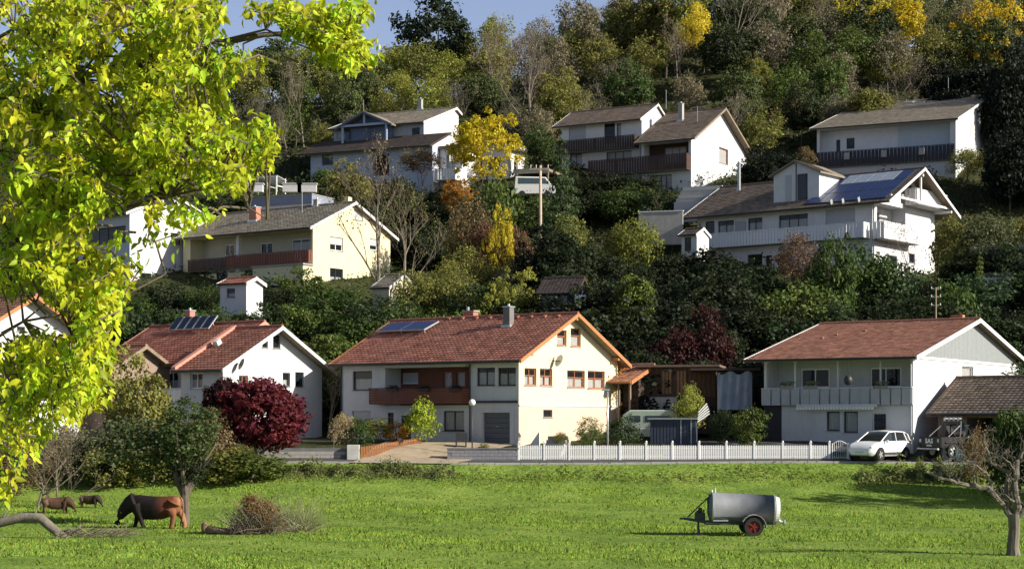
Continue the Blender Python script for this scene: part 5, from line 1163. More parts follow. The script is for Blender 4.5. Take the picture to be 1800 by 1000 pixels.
# ---- pruned bare orchard tree, bottom right
b = gp(1782, 60); root = empty('orchard_tree', b); tag(root, 'gnarled pruned leafless orchard tree at the bottom right corner', 'tree')
g = MB(); rg_ = random.Random(9)
g.tube([(0, 0, -.15), (-.03, 0, .3), (.02, 0, .9), (.0, 0, 1.45)], [.27, .21, .19, .21], 10)
def limb(p, pts, r, depth=0):
    P0 = [Vector(p)]+[Vector(q) for q in pts]; out = [P0[0]]; r = r*(.85 if depth == 0 else 1)
    for i in range(len(P0)-1):
        for t in (.33, .66, 1): out.append(P0[i].lerp(P0[i+1], t)+Vector((rg_.gauss(0, .03), rg_.gauss(0, .05), rg_.gauss(0, .03))))
    k = len(out); g.tube(out, [r*(1-.6*i/(k-1)) for i in range(k)], 7)
    if depth < 3:
        for q in range(7 if depth == 0 else 3):
            i = rg_.randint(2, k-1); d = Vector((rg_.gauss(0, .8), rg_.gauss(0, .5), abs(rg_.gauss(.5, .5)))).normalized(); L_ = rg_.uniform(.35, .9)*(1-.22*depth)
            limb(out[i], [out[i]+d*L_*.5, out[i]+d*L_+Vector((rg_.gauss(0, .1), 0, rg_.gauss(.05, .15)))], max(r*.32, .009), depth+1 if depth else 1+(q % 2))
limb((-.05, 0, 1.3), [(-.5, 0, 1.9), (-.85, .1, 2.35), (-1.5, .2, 2.45), (-2.3, 0, 2.6), (-3.1, 0, 2.95)], .15)
limb((.05, 0, 1.3), [(.1, -.1, 1.9), (.02, 0, 2.6), (.15, .1, 3.3), (.5, .1, 3.9)], .17)
limb((0, .05, 1.35), [(-.25, .2, 2.1), (-.1, .3, 2.9), (-.75, .3, 3.2), (-1.0, .3, 4.3)], .12)
limb((.1, 0, 1.3), [(.6, 0, 1.9), (1.2, .1, 2.4), (1.7, .1, 3.3)], .14)
limb((-.75, .1, 2.3), [(-.9, .1, 2.9), (-1.5, 0, 3.2), (-1.9, 0, 3.1)], .07)
g.build('trunk', mat('lichen_bark', (.15, .13, .105), .9, .4, 4, .9, 14, stretch=(1, 1, .3)), root)

# ---- foreground overhanging tree: real tree 10 m away, trunk just outside the frame
NT = empty('overhanging_tree', (-4.6, 10.4, -2.2)); tag(NT, 'yellow-green leafy tree overhanging the whole left side of the view', 'tree')
rgn = np.random.RandomState(5); O_ = Vector((-4.6, 10.4, -2.2))
#  masses of leaves: (px, py, rx, ry, sprigs)
masses = [(60, 60, 120, 90, 95), (190, 60, 130, 85, 105), (310, 50, 80, 75, 70), (60, 210, 110, 95, 90), (200, 190, 120, 90, 95), (320, 180, 85, 80, 75), (380, 250, 75, 50, 48), (130, 300, 120, 75, 78), (60, 380, 90, 95, 72),
          (280, 270, 90, 50, 46), (380, 315, 55, 24, 22), (110, 440, 60, 56, 34), (40, 480, 66, 30, 20), (160, 545, 44, 50, 34), (130, 500, 60, 26, 18), (50, 640, 70, 55, 52), (130, 640, 62, 50, 44), (60, 710, 70, 40, 34), (145, 700, 42, 40, 26), (30, 780, 36, 40, 18), (8, 868, 12, 18, 5),
          (500, 15, 30, 22, 16), (555, 45, 52, 32, 36), (600, 80, 42, 32, 26), (625, 105, 30, 16, 9), (620, 25, 30, 30, 10), (445, 18, 14, 8, 2), (410, 110, 34, 12, 8), (455, 232, 34, 26, 14), (235, 440, 46, 18, 12), (300, 385, 46, 26, 16), (190, 500, 26, 30, 8), (165, 585, 26, 36, 14), (365, 15, 12, 14, 4)]
holes = [(148, 115, 26, 22), (262, 118, 26, 14), (205, 225, 26, 22), (60, 555, 72, 44), (100, 600, 40, 24), (270, 345, 50, 14), (275, 425, 60, 40), (185, 388, 38, 14), (105, 165, 15, 12), (25, 130, 14, 12), (180, 345, 22, 14), (165, 400, 25, 18), (45, 585, 40, 22)]
tips = []
for cx_, cy_, rx, ry, n_ in masses:
    for _ in range(n_):
        a = rgn.uniform(0, 2*math.pi); q = math.sqrt(rgn.rand()); x = cx_+rx*q*math.cos(a); y = cy_+ry*q*math.sin(a)
        if any(((x-h[0])/h[2])**2+((y-h[1])/h[3])**2 < 1 for h in holes) and rgn.rand() < .93: continue
        Yd = rgn.uniform(8.8, 11.6) if cx_ < 420 else rgn.uniform(9.4, 10.4); tips.append(pt(x, y, Yd))
# limbs: a few boughs from the trunk, twigs from bough to each sprig
g = MB(); g.tube([(0, 0, -.4), (.05, 0, 1.2), (0, .05, 2.6), (.15, 0, 4.2), (.3, 0, 6.0)], [.34, .26, .22, .17, .1], 10)
boughs = [[(0, 0, 2.9), (1.0, -.1, 3.6), (2.0, 0, 4.3), (3.1, 0, 4.55), (3.55, -.1, 4.35)], [(.1, 0, 3.6), (.9, .2, 4.3), (1.9, 0, 4.7), (2.8, -.1, 4.6)],
          [(0, 0, 2.2), (.9, .1, 2.9), (1.9, 0, 3.45), (2.9, -.1, 3.6), (3.1, -.1, 3.4)], [(0, .05, 1.7), (.8, 0, 2.2), (1.6, .1, 2.8), (2.5, 0, 3.05)],
          [(0, 0, 1.3), (.8, 0, 1.9), (1.5, 0, 2.3), (1.95, .1, 2.2)], [(0, 0, 2.0), (.9, .1, 2.4), (1.6, 0, 2.6), (2.1, 0, 2.7)], [(.2, 0, 4.5), (1.0, -.3, 4.9), (2.0, -.2, 5.0)], [(2.9, 0, 4.5), (3.5, .05, 4.62), (3.75, 0, 4.5)]]
bp = []
for bgh in boughs:
    g2 = MB(); pts = [Vector(q) for q in bgh]; out = [pts[0]]
    for i in range(len(pts)-1):
        for t in (.33, .66, 1): out.append(pts[i].lerp(pts[i+1], t)+Vector((rnd.gauss(0, .02), rnd.gauss(0, .03), rnd.gauss(0, .02))))
    k = len(out); g2.tube(out, [.02*(1-.85*i/(k-1)) for i in range(k)], 7); g2.build('bough', BARK, NT, smooth=True); bp += out
g.build('trunk', BARK, NT, smooth=True)
tw = MB(); LV = []; LT = []
bpn = np.array([tuple(q) for q in bp]); from_l = []
for t in tips:
    l = Vector(t)-O_; d = ((bpn-np.array(l))**2).sum(1); j = int(d.argmin()); src = Vector(bpn[j])
    if (l-src).length > .9: src = l+(src-l).normalized()*.5
    mid = src.lerp(l, .5)+Vector((rnd.gauss(0, .05), rnd.gauss(0, .05), .06)); tw.tube([src, mid, l], [.008, .006, .003], 4, caps=False)
    from_l.append((mid, l))
tw.build('twigs', BARK, NT)
# one leaf: midrib folded, pointed, hanging
def leaf_geo(L_=1.0):
    prof = [(0, .02), (.22, .22), (.6, .21), (1.0, 0.0)]
    V = []; 
    for i, (x, w_) in enumerate(prof):
        z = -.22*x*x; V += [(x, -w_, z+.35*w_), (x, 0, z), (x, w_, z+.35*w_)]
    Fq = []
    for i in range(3):
        a = i*3; Fq += [(a, a+1, a+4, a+3), (a+1, a+2, a+5, a+4)]
    return np.array(V, float), np.array(Fq)
LG, LF = leaf_geo()
pos = []; axs = []; siz = []; tn = []; hu = []
for mid, l in from_l:
    ct = rgn.normal(.5, .16); ch = rgn.normal(.5, .2); n_ = rgn.randint(18, 32); tw_d = (l-mid).normalized()
    for i in range(n_):
        s_ = rgn.rand(); p_ = mid.lerp(l, s_*1.1)+Vector(rgn.normal(0, .025, 3))
        d_ = (tw_d*.35+Vector(rgn.normal(0, .75, 3))+Vector((.15, 0, -.65))).normalized()
        pos.append(tuple(p_)); axs.append(tuple(d_)); siz.append(rgn.uniform(.034, .072)); tn.append(np.clip(ct+rgn.normal(0, .13), 0, 1)); hu.append(np.clip(ch+rgn.normal(0, .12), 0, 1))
pos = np.array(pos); axs = np.array(axs); siz = np.array(siz); tn = np.array(tn); hu = np.array(hu)
k = len(pos); r_ = rgn.normal(size=(k, 3))+np.array((0.25, -.35, .9)); Ynr = np.cross(r_, axs); Ynr /= np.linalg.norm(Ynr, axis=1)[:, None]; Zn = np.cross(axs, Ynr)
V = pos[:, None, :]+siz[:, None, None]*(LG[None, :, 0:1]*axs[:, None, :]+LG[None, :, 1:2]*Ynr[:, None, :]+LG[None, :, 2:3]*Zn[:, None, :])
big = np.argsort(-(siz*10.0/(pos[:, 1]+O_.y))*(.5+np.abs(Zn[:, 1])))[:300]; rest = np.setdiff1d(np.arange(k), big)
YL = (.47, .545, .028, 1)
Fc = LF[None]+(np.arange(len(rest))*12)[:, None, None]
o = mkobj('leaves', npmesh('leaves', V[rest].reshape(-1, 3), Fc.reshape(-1, 4), tone=np.repeat(tn[rest], 6), hue=np.repeat(hu[rest], 6), m=LEAFY), NT); o.color = YL; tag(o, kind='stuff')
lmesh = [npmesh('leaf', LG, LF, tone=np.full(6, t), hue=np.full(6, h_), m=LEAFY) for t, h_ in ((.3, .4), (.5, .55), (.7, .5), (.85, .3), (.5, .25))]
for i in big:
    o = mkobj('leaf', lmesh[int(tn[i]*97) % 5], NT); o.color = YL
    M = Matrix([[axs[i][r], Ynr[i][r], Zn[i][r]] for r in range(3)]).to_4x4(); o.matrix_local = Matrix.Translation(Vector(pos[i])) @ M @ Matrix.Scale(siz[i], 4)

# ---- meadow grass, weeds of the verge, undergrowth on the slope
def grass(name, n, ymin, ymax, h0, h1, wd, cols, seed, xpad=1.5, dens=None, clump=0):
    rg = np.random.RandomState(seed); Yv = np.sqrt(rg.uniform(ymin**2, ymax**2, n)) if ymax/ymin > 1.2 else rg.uniform(ymin, ymax, n)
    X = rg.uniform(-1, 1, n)*(Yv*.306+xpad)
    v = np.sin(X*1.3+np.sin(Yv*.9)*2)+np.sin(Yv*1.9+X*.37)+np.sin(X*.33+Yv*.41)*1.2; keep = rg.rand(n) < np.clip(.55+.25*v, .12, 1); X = X[keep]; Yv = Yv[keep]; v = v[keep]; n = len(X)
    Z = ground(X, Yv); h = rg.uniform(h0, h1, n)*(1+.22*v); a = rg.uniform(0, math.pi, n); le = rg.normal(0, .35, (n, 2))
    c = np.stack([X, Yv, Z-.01], 1); dx = np.stack([np.cos(a), np.sin(a), np.zeros(n)], 1)*(wd*(.6+.8*rg.rand(n)))[:, None]
    top = c+np.stack([le[:, 0]*h, le[:, 1]*h, h], 1); V = np.stack([c-dx, c+dx, top], 1).reshape(-1, 3)
    o = mkobj(name, npmesh(name, V, np.arange(n*3).reshape(n, 3), tone=np.clip(rg.normal(.45, .16, n)+.17*v, 0, 1), hue=np.clip(rg.normal(.5, .25, n), 0, 1), m=leaf_mat('grass_blades', .35, .7, .05, (.42, 1.6)))); o.color = cols
    return o
tag(grass('meadow_grass', 240000, 52, 96.5, .03, .085, .024, (.21, .295, .04, 1), 1), 'short bright green meadow grass with darker tufts', 'grass', kind='stuff')
tag(grass('grass_tussocks', 26000, 52, 96.5, .07, .17, .035, (.11, .17, .022, 1), 2), 'coarse darker grass tussocks scattered over the meadow', 'grass', kind='stuff')
def scatter(name, n, yf, x0px, x1px, hfun, leaf, col, seed, label, cat, yfun=None):
    rg = np.random.RandomState(seed); px = rg.uniform(x0px, x1px, n); Yv = yf(rg, px); X = (px-CX)*Yv/F
    cl = np.clip(.45+.45*np.sin(px*.11+np.sin(px*.031)*3)+.35*np.sin(px*.043+Yv*2.1), .03, 1.3)**1.3*(.8+.5*rg.rand(n))
    Z = ground(X, Yv)+rg.rand(n)*hfun*cl; c = np.stack([X, Yv, Z], 1); out = np.stack([rg.normal(0, .5, n), -np.ones(n)*.3, np.ones(n)*.8], 1)
    o = mkobj(name, cloud_mesh(name, c, out, leaf*(.6+.8*rg.rand(n)), rg, tone=.5)); o.color = (*col, 1); return tag(o, label, cat, kind='stuff')
scatter('verge_weeds', 11000, lambda rg, px: 95.9+rg.normal(0, .9, len(px))+.4*np.sin(px*.02), -60, 1860, .36, .13, (.17, .21, .045), 3, 'strip of green and yellowing weeds along the top edge of the meadow', 'weeds')
scatter('verge_shrubs', 5000, lambda rg, px: 96.6+rg.normal(0, .5, len(px)), 490, 800, .5, .15, (.15, .17, .06), 4, 'knee-high brown-green growth below the gravel drive', 'weeds')
scatter('bramble_bank', 9000, lambda rg, px: 95.6+rg.normal(0, .7, len(px)), 1510, 1860, .8, .2, (.17, .20, .06), 5, 'leafy bramble bank below the parked cars', 'brambles')
def under(name, n, y0, y1, leaf, col, seed, label, hz=1.3):
    rg = np.random.RandomState(seed); Yv = rg.uniform(y0, y1, n); X = rg.uniform(-1, 1, n)*(Yv*.31+8)
    hh = np.clip(.5+.5*np.sin(X*.5+Yv*.3)+.4*np.sin(X*1.1-Yv*.8), .05, 1.4)*hz
    c = np.stack([X, Yv, ground(X, Yv)+rg.rand(n)*hh], 1); o = mkobj(name, cloud_mesh(name, c, np.stack([rg.normal(0, .5, n), -np.ones(n)*.5, np.ones(n)*.7], 1), leaf*(.6+.8*rg.rand(n)), rg, tone=.5)); o.color = (*col, 1); return tag(o, label, 'undergrowth', kind='stuff')
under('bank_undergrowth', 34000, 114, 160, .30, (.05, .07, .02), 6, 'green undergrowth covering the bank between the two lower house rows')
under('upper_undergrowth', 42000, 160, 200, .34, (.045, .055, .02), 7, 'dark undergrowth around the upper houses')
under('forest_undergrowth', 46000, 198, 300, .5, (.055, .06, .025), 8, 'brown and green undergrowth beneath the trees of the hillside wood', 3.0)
# ================================================================== LOWER STREET: drive, walls, fence
def flat(name, pts, m, kind='structure'):
    g = MB(); g.add(pts, [tuple(range(len(pts)))]); o = g.build(name, m); tag(o, kind=kind); return o
# lane along the meadow edge follows the ground as a thin sheet
def lane(name, xs, y0, y1, dz, m):
    V = []; Fq = []
    for i, x in enumerate(xs):
        for y in (y0, (y0+y1)/2, y1): V.append((x, y, gz(x, y)+dz))
    for i in range(len(xs)-1):
        for j in range(2): a = i*3+j; Fq.append((a, a+3, a+4, a+1))
    g = MB(); g.add(V, Fq); o = g.build(name, m); tag(o, kind='structure'); return o
lane('lane', [x*1.5-40 for x in range(54)], 98.4, 99.9, .05, ASPH)
g = MB()
for i in range(54): x = -40+1.5*i; g.box(x, x+1.47, 98.15, 98.39, gz(x, 98.2)-.3, gz(x+.7, 98.3)+.10)
tag(g.build('kerb', CONC, bevel=.015), kind='structure')
lane('yard', [9+1.5*i for i in range(24)], 100.6, 104.5, .06, ASPH)
V = []; Fq = []
for i in range(9):
    Yd = 98.0+i*.75; xl = (615+i*8-CX)*Yd/F; xr = (792+i*16-CX)*Yd/F
    for j in range(9): x = xl+(xr-xl)*j/8; V.append((x, Yd, gz(x, Yd)+.075))
for i in range(8):
    for j in range(8): a = i*9+j; Fq.append((a, a+1, a+10, a+9))
g = MB(); g.add(V, Fq); tag(g.build('gravel_drive', GRAVEL), kind='structure')
def masonry(name, label, pxa, pxb, Y, ztop, h, th, bw, bh, m, cap=None):
    a = gp(pxa, Y); b = gp(pxb, Y); root = empty(name, (a.x, Y, 0)); tag(root, label, 'wall'); L_ = b.x-a.x; rows = int(h/bh)
    g = MB(); g.box(0, bw-.012, 0, th, 0, bh-.012); p0 = g.build('block', m, root, bevel=.008); first = True
    g = MB(); g.box(.01, L_-.01, .015, th-.015, ztop-h-.3, ztop-.01); g.build('core', CONCD, root)
    for r_ in range(rows):
        n_ = int(L_/bw)
        for i in range(n_):
            o = p0 if first else cp(p0, root); first = False
            x = i*bw+(bw*.5 if r_ % 2 else 0)
            if x+bw > L_: x = L_-bw
            o.location = (x, rnd.uniform(-.008, .004), ztop-h+r_*bh)
    if cap: g = MB(); g.box(-.04, L_+.04, -.05, th+.05, ztop+.002, ztop+.07); g.build('coping', cap, root)
    return root
masonry('block_wall', 'low grey block wall with grass on top, left of the white fence', 786, 911, 99.9, (HZ-789)*99.9/F, .62, .25, .5, .2, mat('grey_blocks', (.20, .20, .22), .9, .2, 2, .4, 30), CONCD)
masonry('low_wall', 'low pale wall below the red maple', 455, 611, 99.9, (HZ-787)*99.9/F, .6, .25, .6, .2, CONC)
p = gp(621, 99.8); g = MB(); g.box(-.36, .36, -.2, .2, -.3, .75); o = g.build('pillar', mat('pale_stone', (.45, .44, .42), .9, .15, 3, .4, 20), bevel=.02); o.location = (p.x, p.y, (HZ-804)*p.y/F); tag(o, 'square pale stone pillar at the left end of the orange slat fence', 'pillar')
# orange slat fence
root = empty('slat_fence', (0, 0, 0)); tag(root, 'low fence of upright orange-brown slats beside the gravel drive', 'fence')
g = MB(); g.box(-.055, .055, -.015, .015, 0, .62); sl0 = g.build('slat', OBROWN, root); n_ = 24
A = (636, 99.6, 803); B = (738, 103.5, 786)
for i in range(n_):
    t = i/(n_-1); px = A[0]+(B[0]-A[0])*t; Yd = A[1]+(B[1]-A[1])*t; zz = (HZ-(A[2]+(B[2]-A[2])*t))*Yd/F
    (sl0 if i == 0 else cp(sl0, root)).location = ((px-CX)*Yd/F, Yd, zz-.03)
a = pt(634, 802, 99.63); b = pt(740, 785, 103.55)
for dz in (.12, .48): g = MB(); g.tube([a+Vector((0, .04, dz-.03)), b+Vector((0, .04, dz-.03))], .025, 4); g.build('rail', OBROWN, root)
# white picket fence
YF = 99.95; root = empty('picket_fence', (0, 0, 0)); tag(root, 'long white picket fence along the lane in front of the sheds', 'fence')
zt = (HZ-782)*YF/F; zb_ = (HZ-807)*YF/F; x0 = (912-CX)*YF/F; x1 = (1458-CX)*YF/F
g = MB(); g.box(-.036, .036, -.011, .011, 0, zt-zb_-.05); g.add([(-.036, -.011, zt-zb_-.05), (.036, -.011, zt-zb_-.05), (.036, .011, zt-zb_-.05), (-.036, .011, zt-zb_-.05), (0, 0, zt-zb_)], [(0, 1, 4), (1, 2, 4), (2, 3, 4), (3, 0, 4)]); pk = g.build('picket', WHITEP, root)
n_ = int((x1-x0)/.105)
for i in range(n_): (pk if i == 0 else cp(pk, root)).location = (x0+.105*(i+.5), YF, zb_+rnd.uniform(-.005, .005))
g = MB(); g.box(-.06, .06, -.06, .06, -.15, zt-zb_+.1); g.box(-.08, .08, -.08, .08, zt-zb_+.102, zt-zb_+.14); g.ball((0, 0, zt-zb_+.2), .065, .065, .065, 8, 6); ps = g.build('post', WHITEP, root)
for i, px in enumerate((912, 957, 1001, 1045, 1090, 1136, 1182, 1229, 1277, 1326, 1376, 1425, 1458)): (ps if i == 0 else cp(ps, root)).location = ((px-CX)*YF/F, YF+.02, zb_)
for dz in (.12, .62): g = MB(); g.box(x0, x1, YF+.012, YF+.05, zb_+dz, zb_+dz+.07); g.build('rail', WHITEP, root)
g = MB(); g.box(x0, x1+1.3, YF-.1, YF+.14, zb_-.6, zb_-.03); g.build('plinth', CONCD, root)
# ornate gate and pillar
root = empty('garden_gate', (0, 0, 0)); tag(root, 'ornate white wrought garden gate between the picket fence and the white pillar', 'gate'); gx0 = (1463-CX)*YF/F; gx1 = (1489-CX)*YF/F
g = MB()
for x in (gx0, gx1): g.tube([(x, YF, zb_), (x, YF, zt+.1)], .03, 6)
g.tube([(gx0, YF, zb_+.1), (gx1, YF, zb_+.1)], .02, 5); g.tube([(gx0+(gx1-gx0)*t, YF, zt+.05+.2*math.sin(math.pi*t)) for t in [i/8 for i in range(9)]], .02, 5); g.build('gate_frame', WHITEP, root)
for i in range(6):
    x = gx0+(gx1-gx0)*(i+1)/7; g = MB(); g.tube([(x, YF, zb_+.1), (x, YF, zt+.05+.2*math.sin(math.pi*(i+1)/7))], .012, 4); g.tube([(x+.05*math.cos(a), YF, zb_+.5+.05*math.sin(a)) for a in [k*.9 for k in range(8)]], .01, 4); g.build('gate_bar', WHITEP, root)
p = pt(1495, 811, 99.9); g = MB(); g.box(-.17, .17, -.17, .17, 0, 1.0); o = g.build('gate_pillar', WHITEP, bevel=.015); o.location = p+Vector((0, 0, .02)); tag(o, 'square white gate pillar next to the bonnet of the white car', 'pillar')
g = MB(); g.box(-.2, .2, -.2, .2, 1.002, 1.05); c = g.build('cap', WHITEP, o)
# white stair cheek and steps before the gable
H = House('garden_steps', 'white-walled garden steps rising against the cream gable', 948, 806, 100.6, 20, 'steps')
g = MB(); g.prism([(-1.0, -.3), (0, -.3), (0, 1.62), (-1.0, .25)], 'y', 0, .14); g.build('side_wall', PLASTERW, H.root)
for i in range(6): g = MB(); g.box(.0, 1.2, .15+.28*i, .15+.28*i+.275, -.3, .22*(i+1)); g.build('step', CONC, H.root)
# poles and lamps
def pole(name, label, cat, px, Y, ptop, r, m, extra=None, pbase=None):
    b = gp(px, Y); top = (HZ-ptop)*Y/F; root = empty(name, b); tag(root, label, cat); g = MB(); g.tube([(0, 0, -.3), (0, 0, top-b.z)], [r*1.25, r*.8], 10); g.build('pole', m, root, smooth=True)
    return root, top-b.z
root, h = pole('utility_pole', 'tall weathered wooden utility pole beside the slender spruce', 'pole', 950, 158, 291, .15, mat('weathered_pole', (.42, .33, .25), .85, .2, 3))
g = MB(); g.box(-1.0, .8, -.12, .1, h-.45, h-.27); g.build('cross_arm', TIMBER, root)
for x in (-.9, -.4, .7): g = MB(); g.tube([(x, -.05, h-.25), (x, -.05, h+.05)], [.04, .06], 6); g.build('insulator', PLASTERW, root)
root, h = pole('lamp_post', 'pale metal post in front of the right edge of the cream gable', 'pole', 1068, 101.2, 686, .06, METAL)
g = MB(); g.box(-.35, .1, -.1, .1, h-.02, h+.08); g.build('lamp_head', METAL, root, bevel=.02)
root, h = pole('globe_lamp', 'garden lamp with white globe beside the garage door', 'lamp', 830, 100.6, 712, .035, DMETAL)
g = MB(); g.ball((0, 0, h+.16), .2, .2, .2, 14, 10); g.build('globe', mat('opal_globe', (.75, .75, .72), .3, .03), root, smooth=True)
root, h = pole('utility_mast', 'slim mast with rows of insulators above the rust-red roof', 'pole', 1645, 124, 505, .07, TIMBER)
for k, zz in enumerate((h-.1, h-.7, h-1.3)):
    g = MB(); g.tube([(-.35, 0, zz), (.35, 0, zz)], .03, 5); a_ = g.build('cross_arm', METAL, root)
    for x in (-.32, .32): g = MB(); g.tube([(x, 0, zz), (x, 0, zz+.16)], [.05, .035], 6); g.build('insulator', PLASTERW, a_)
# black bench/planter by garage
p = gp(812, 102.4, .05); g = MB(); g.box(-.4, .3, -.2, .2, .35, .42); g.box(-.38, -.3, -.18, .18, 0, .35); g.box(.2, .28, -.18, .18, 0, .35); g.box(-.4, .3, .17, .21, .42, .85); o = g.build('bench', DMETAL); o.location = p; tag(o, 'small black garden seat left of the globe lamp', 'bench')

# ---- sheds between the two lower houses
H = House('wooden_shed', 'long weathered wooden shed with slatted openings behind the dark tool shed', 1258, 722, 112, 12, 'shed')
L = -H.uv('F', 1127, 680)[0]; zt = H.uv('F', 1200, 645)[1]; zm = H.uv('F', 1200, 697)[1]
WS = mat('shed_planks', (.10, .062, .045), .85, .35, 5, .4, 30, stretch=(1, 1, .2)); nb = int(L/.3); wd = L/nb
H.volume(-L, 0, .05, 4, -1.5, zt, m=DBROWN)
g = MB(); g.box(0, wd*.92, 0, .04, 0, zt-zm); pb_ = g.build('plank', WS, H.root)
for i in range(nb): (pb_ if i == 0 else cp(pb_, H.root)).location = (-L+wd*i, rnd.uniform(0, .008), zm)
for px in (1172, 1198):
    u = H.uv('F', px, 680)[0]
    for j in range(3): g = MB(); g.box(u-.3+.22*j, u-.14+.22*j, -.05, -.004, zm+.2, zt-.25); g.build('slat', mat('orange_slats', (.30, .17, .09), .8, .2, 5), H.root)
g = MB(); g.box(-L-.3, .3, -.5, 4.3, zt, zt+.14); g.build('roof', mat('felt_roof', (.16, .11, .09), .9, .2, 3), H.root)
u0 = H.uv('F', 1128, 700)[0]; u1 = H.uv('F', 1190, 700)[0]; g = MB(); g.box(u0, u1, -.12, .045, -1.5, zm-.02); g.build('plinth', mat('pale_stone', (.45, .44, .42)), H.root)
H.finish()
H = House('tarpaulin_shelter', 'blue-grey tarpaulin hung over a frame beside the boarded-gable house', 1322, 720, 109, 8, 'shelter')
L = 2.2; zt = H.uv('F', 1300, 655)[1]; g = MB(); k = 14; vs = []
for i in range(k+1):
    for j in range(6): vs.append((-L+L*i/k, .12*math.sin(i*1.9+j*.4)+.05*math.sin(j*2.1), zt*(1-j/5.0)-.12*math.sin(i*.9)*(j == 0)))
g.add(vs, [(i*6+j, i*6+6+j, i*6+7+j, i*6+j+1) for i in range(k) for j in range(5)]); tp_ = g.build('tarpaulin', mat('blue_grey_tarpaulin', (.30, .34, .42), .6, .15, 2), H.root, smooth=True)
g = MB()
for x in (-L, 0): g.tube([(x, .2, -.5), (x, .2, zt+.1)], .04, 6); g.tube([(x, 2.5, -.5), (x, 2.5, zt+.1)], .04, 6)
g.tube([(-L, .2, zt+.06), (0, .2, zt+.06)], .04, 6); g.tube([(-L, .2, zt+.06), (-L, 2.5, zt+.06)], .04, 6); g.tube([(0, .2, zt+.06), (0, 2.5, zt+.06)], .04, 6); g.build('frame', DMETAL, H.root)
g = MB(); g.box(-L-1.7, .5, -.3, 2.8, zt+.15, zt+.3); g.build('roof', DBROWN, H.root)
H = House('caravan', 'pale green caravan-like trailer with long window behind the dark tool shed', 1187, 768, 107, 12, 'caravan')
CG = mat('pale_green_shell', (.42, .50, .42), .5, .08, 3); g = MB(); L = 3.4
g.prism([(-L, 0), (0, 0), (.05, .8), (-.15, 1.45), (-.5, 1.7), (-L+.5, 1.7), (-L+.1, 1.4), (-L-.05, .8)], 'y', 0, 1.9); g.build('body', CG, H.root, bevel=.05)
g = MB(); g.box(-1.9, -.3, -.02, -.004, .95, 1.35); g.build('window', mat('dark_caravan_window', (.03, .05, .05), .1, .1, 3, spec=.8), H.root)
g = MB(); g.box(-2.9, -2.2, -.02, -.004, .95, 1.35); g.build('window', MATS['dark_caravan_window'], H.root)
g = MB(); g.box(-L, 0, -.015, -.003, .5, .56); g.build('trim', WHITEP, H.root)
for x in (-2.2, -1.2): g = MB(); g.tube([(x, 0, -.05), (x, .2, -.05)], .3, 16); g.build('wheel', RUBBER, H.root)
H = House('tool_shed', 'dark blue-grey metal tool shed with flat roof behind the picket fence', 1222, 782, 103.2, 10, 'shed')
L = -H.uv('F', 1143, 760)[0]; zt = H.uv('F', 1180, 737)[1]; DS = mat('dark_metal_sheet', (.045, .055, .085), .5, .12, 3); g = MB(); g.box(-L, 0, 0, 2, -.3, zt); g.build('wall', DS, H.root)
g = MB(); g.box(0, .14, -.035, -.004, 0, zt-.05); q = g.build('ribbed_panel', DS, H.root); n_ = int(L/.2)
for i in range(n_): (q if i == 0 else cp(q, H.root)).location = (-L+.02+i*.2, 0, 0)
g = MB(); g.box(-L-.15, .15, -.2, 2.2, zt, zt+.1); g.build('roof', mat('zinc_roof', (.25, .27, .31), .5, .1), H.root)
for px in (1197, 1215): u = H.uv('F', px, 760)[0]; g = MB(); g.box(u-.03, u+.03, -.07, -.036, 0, zt); g.build('door_post', METAL, H.root)
# stacked white planks leaning
root = empty('timber_pile', pt(1226, 733, 103.9)); tag(root, 'white painted boards stacked askew on the tool shed roof end', 'boards')
for i in range(5): g = MB(); g.obox((0, 0, 0), (math.cos(.6+.05*i), .1, math.sin(.6+.05*i)), (0, 1, 0), (-math.sin(.6), 0, math.cos(.6)), -.2+.1*i, .75+.05*i, -.3, .3, -.25+.1*i, -.19+.1*i); g.build('plank', WHITEP, root)
# lean-to with orange roof right of cream gable
H = House('lean_to', 'dark open lean-to with small orange tiled roof at the right rear of the cream house', 1086, 772, 111.5, 30, 'lean-to')
H.volume(-.2, .9, 1.2, 4.5, -.5, 3.9, m=DBROWN, planes='FGBL')
H.roof(-.6, 1.25, -.6, 3.0, 5.0, 3.75, 4.9, TILEO, zeb=4.0, verge=OBROWN, seed=31, fascia=OBROWN)
for x in (.1, .9): g = MB(); g.box(x-.06, x+.06, -.1, .02, -.6, 3.7); g.build('post', TIMBER, H.root)
H.finish()
# garage right
H = House('garage', 'low brown-tiled garage in front of the boarded-gable house', 1850, 804, 97.5, 36, 'garage')
W_ = 8.4; Lg = -H.uv('F', 1632, 729)[0]; ze = H.uv('F', 1632, 727)[1]; zr = ze+2.2
H.volume(-Lg+.4, 0, .5, W_, -1, ze+.15, ze+2.0, yr=4.4, m=mat('brown_plaster', (.26, .19, .15)), planes='GBL')
H.loggia('F', None, 3.0, DBROWN, c=.5, uvc=(-Lg+2.2, -.4, -1, ze-.25)); H.plane_wall('F', .5, -Lg+.4, 0, -1, ze+.15, MATS['brown_plaster'])
H.roof(-Lg, .5, -.35, 4.4, W_+.6, ze, zr, TILEB, verge=DBROWN, seed=32, fascia=DMETAL)
H.finish()
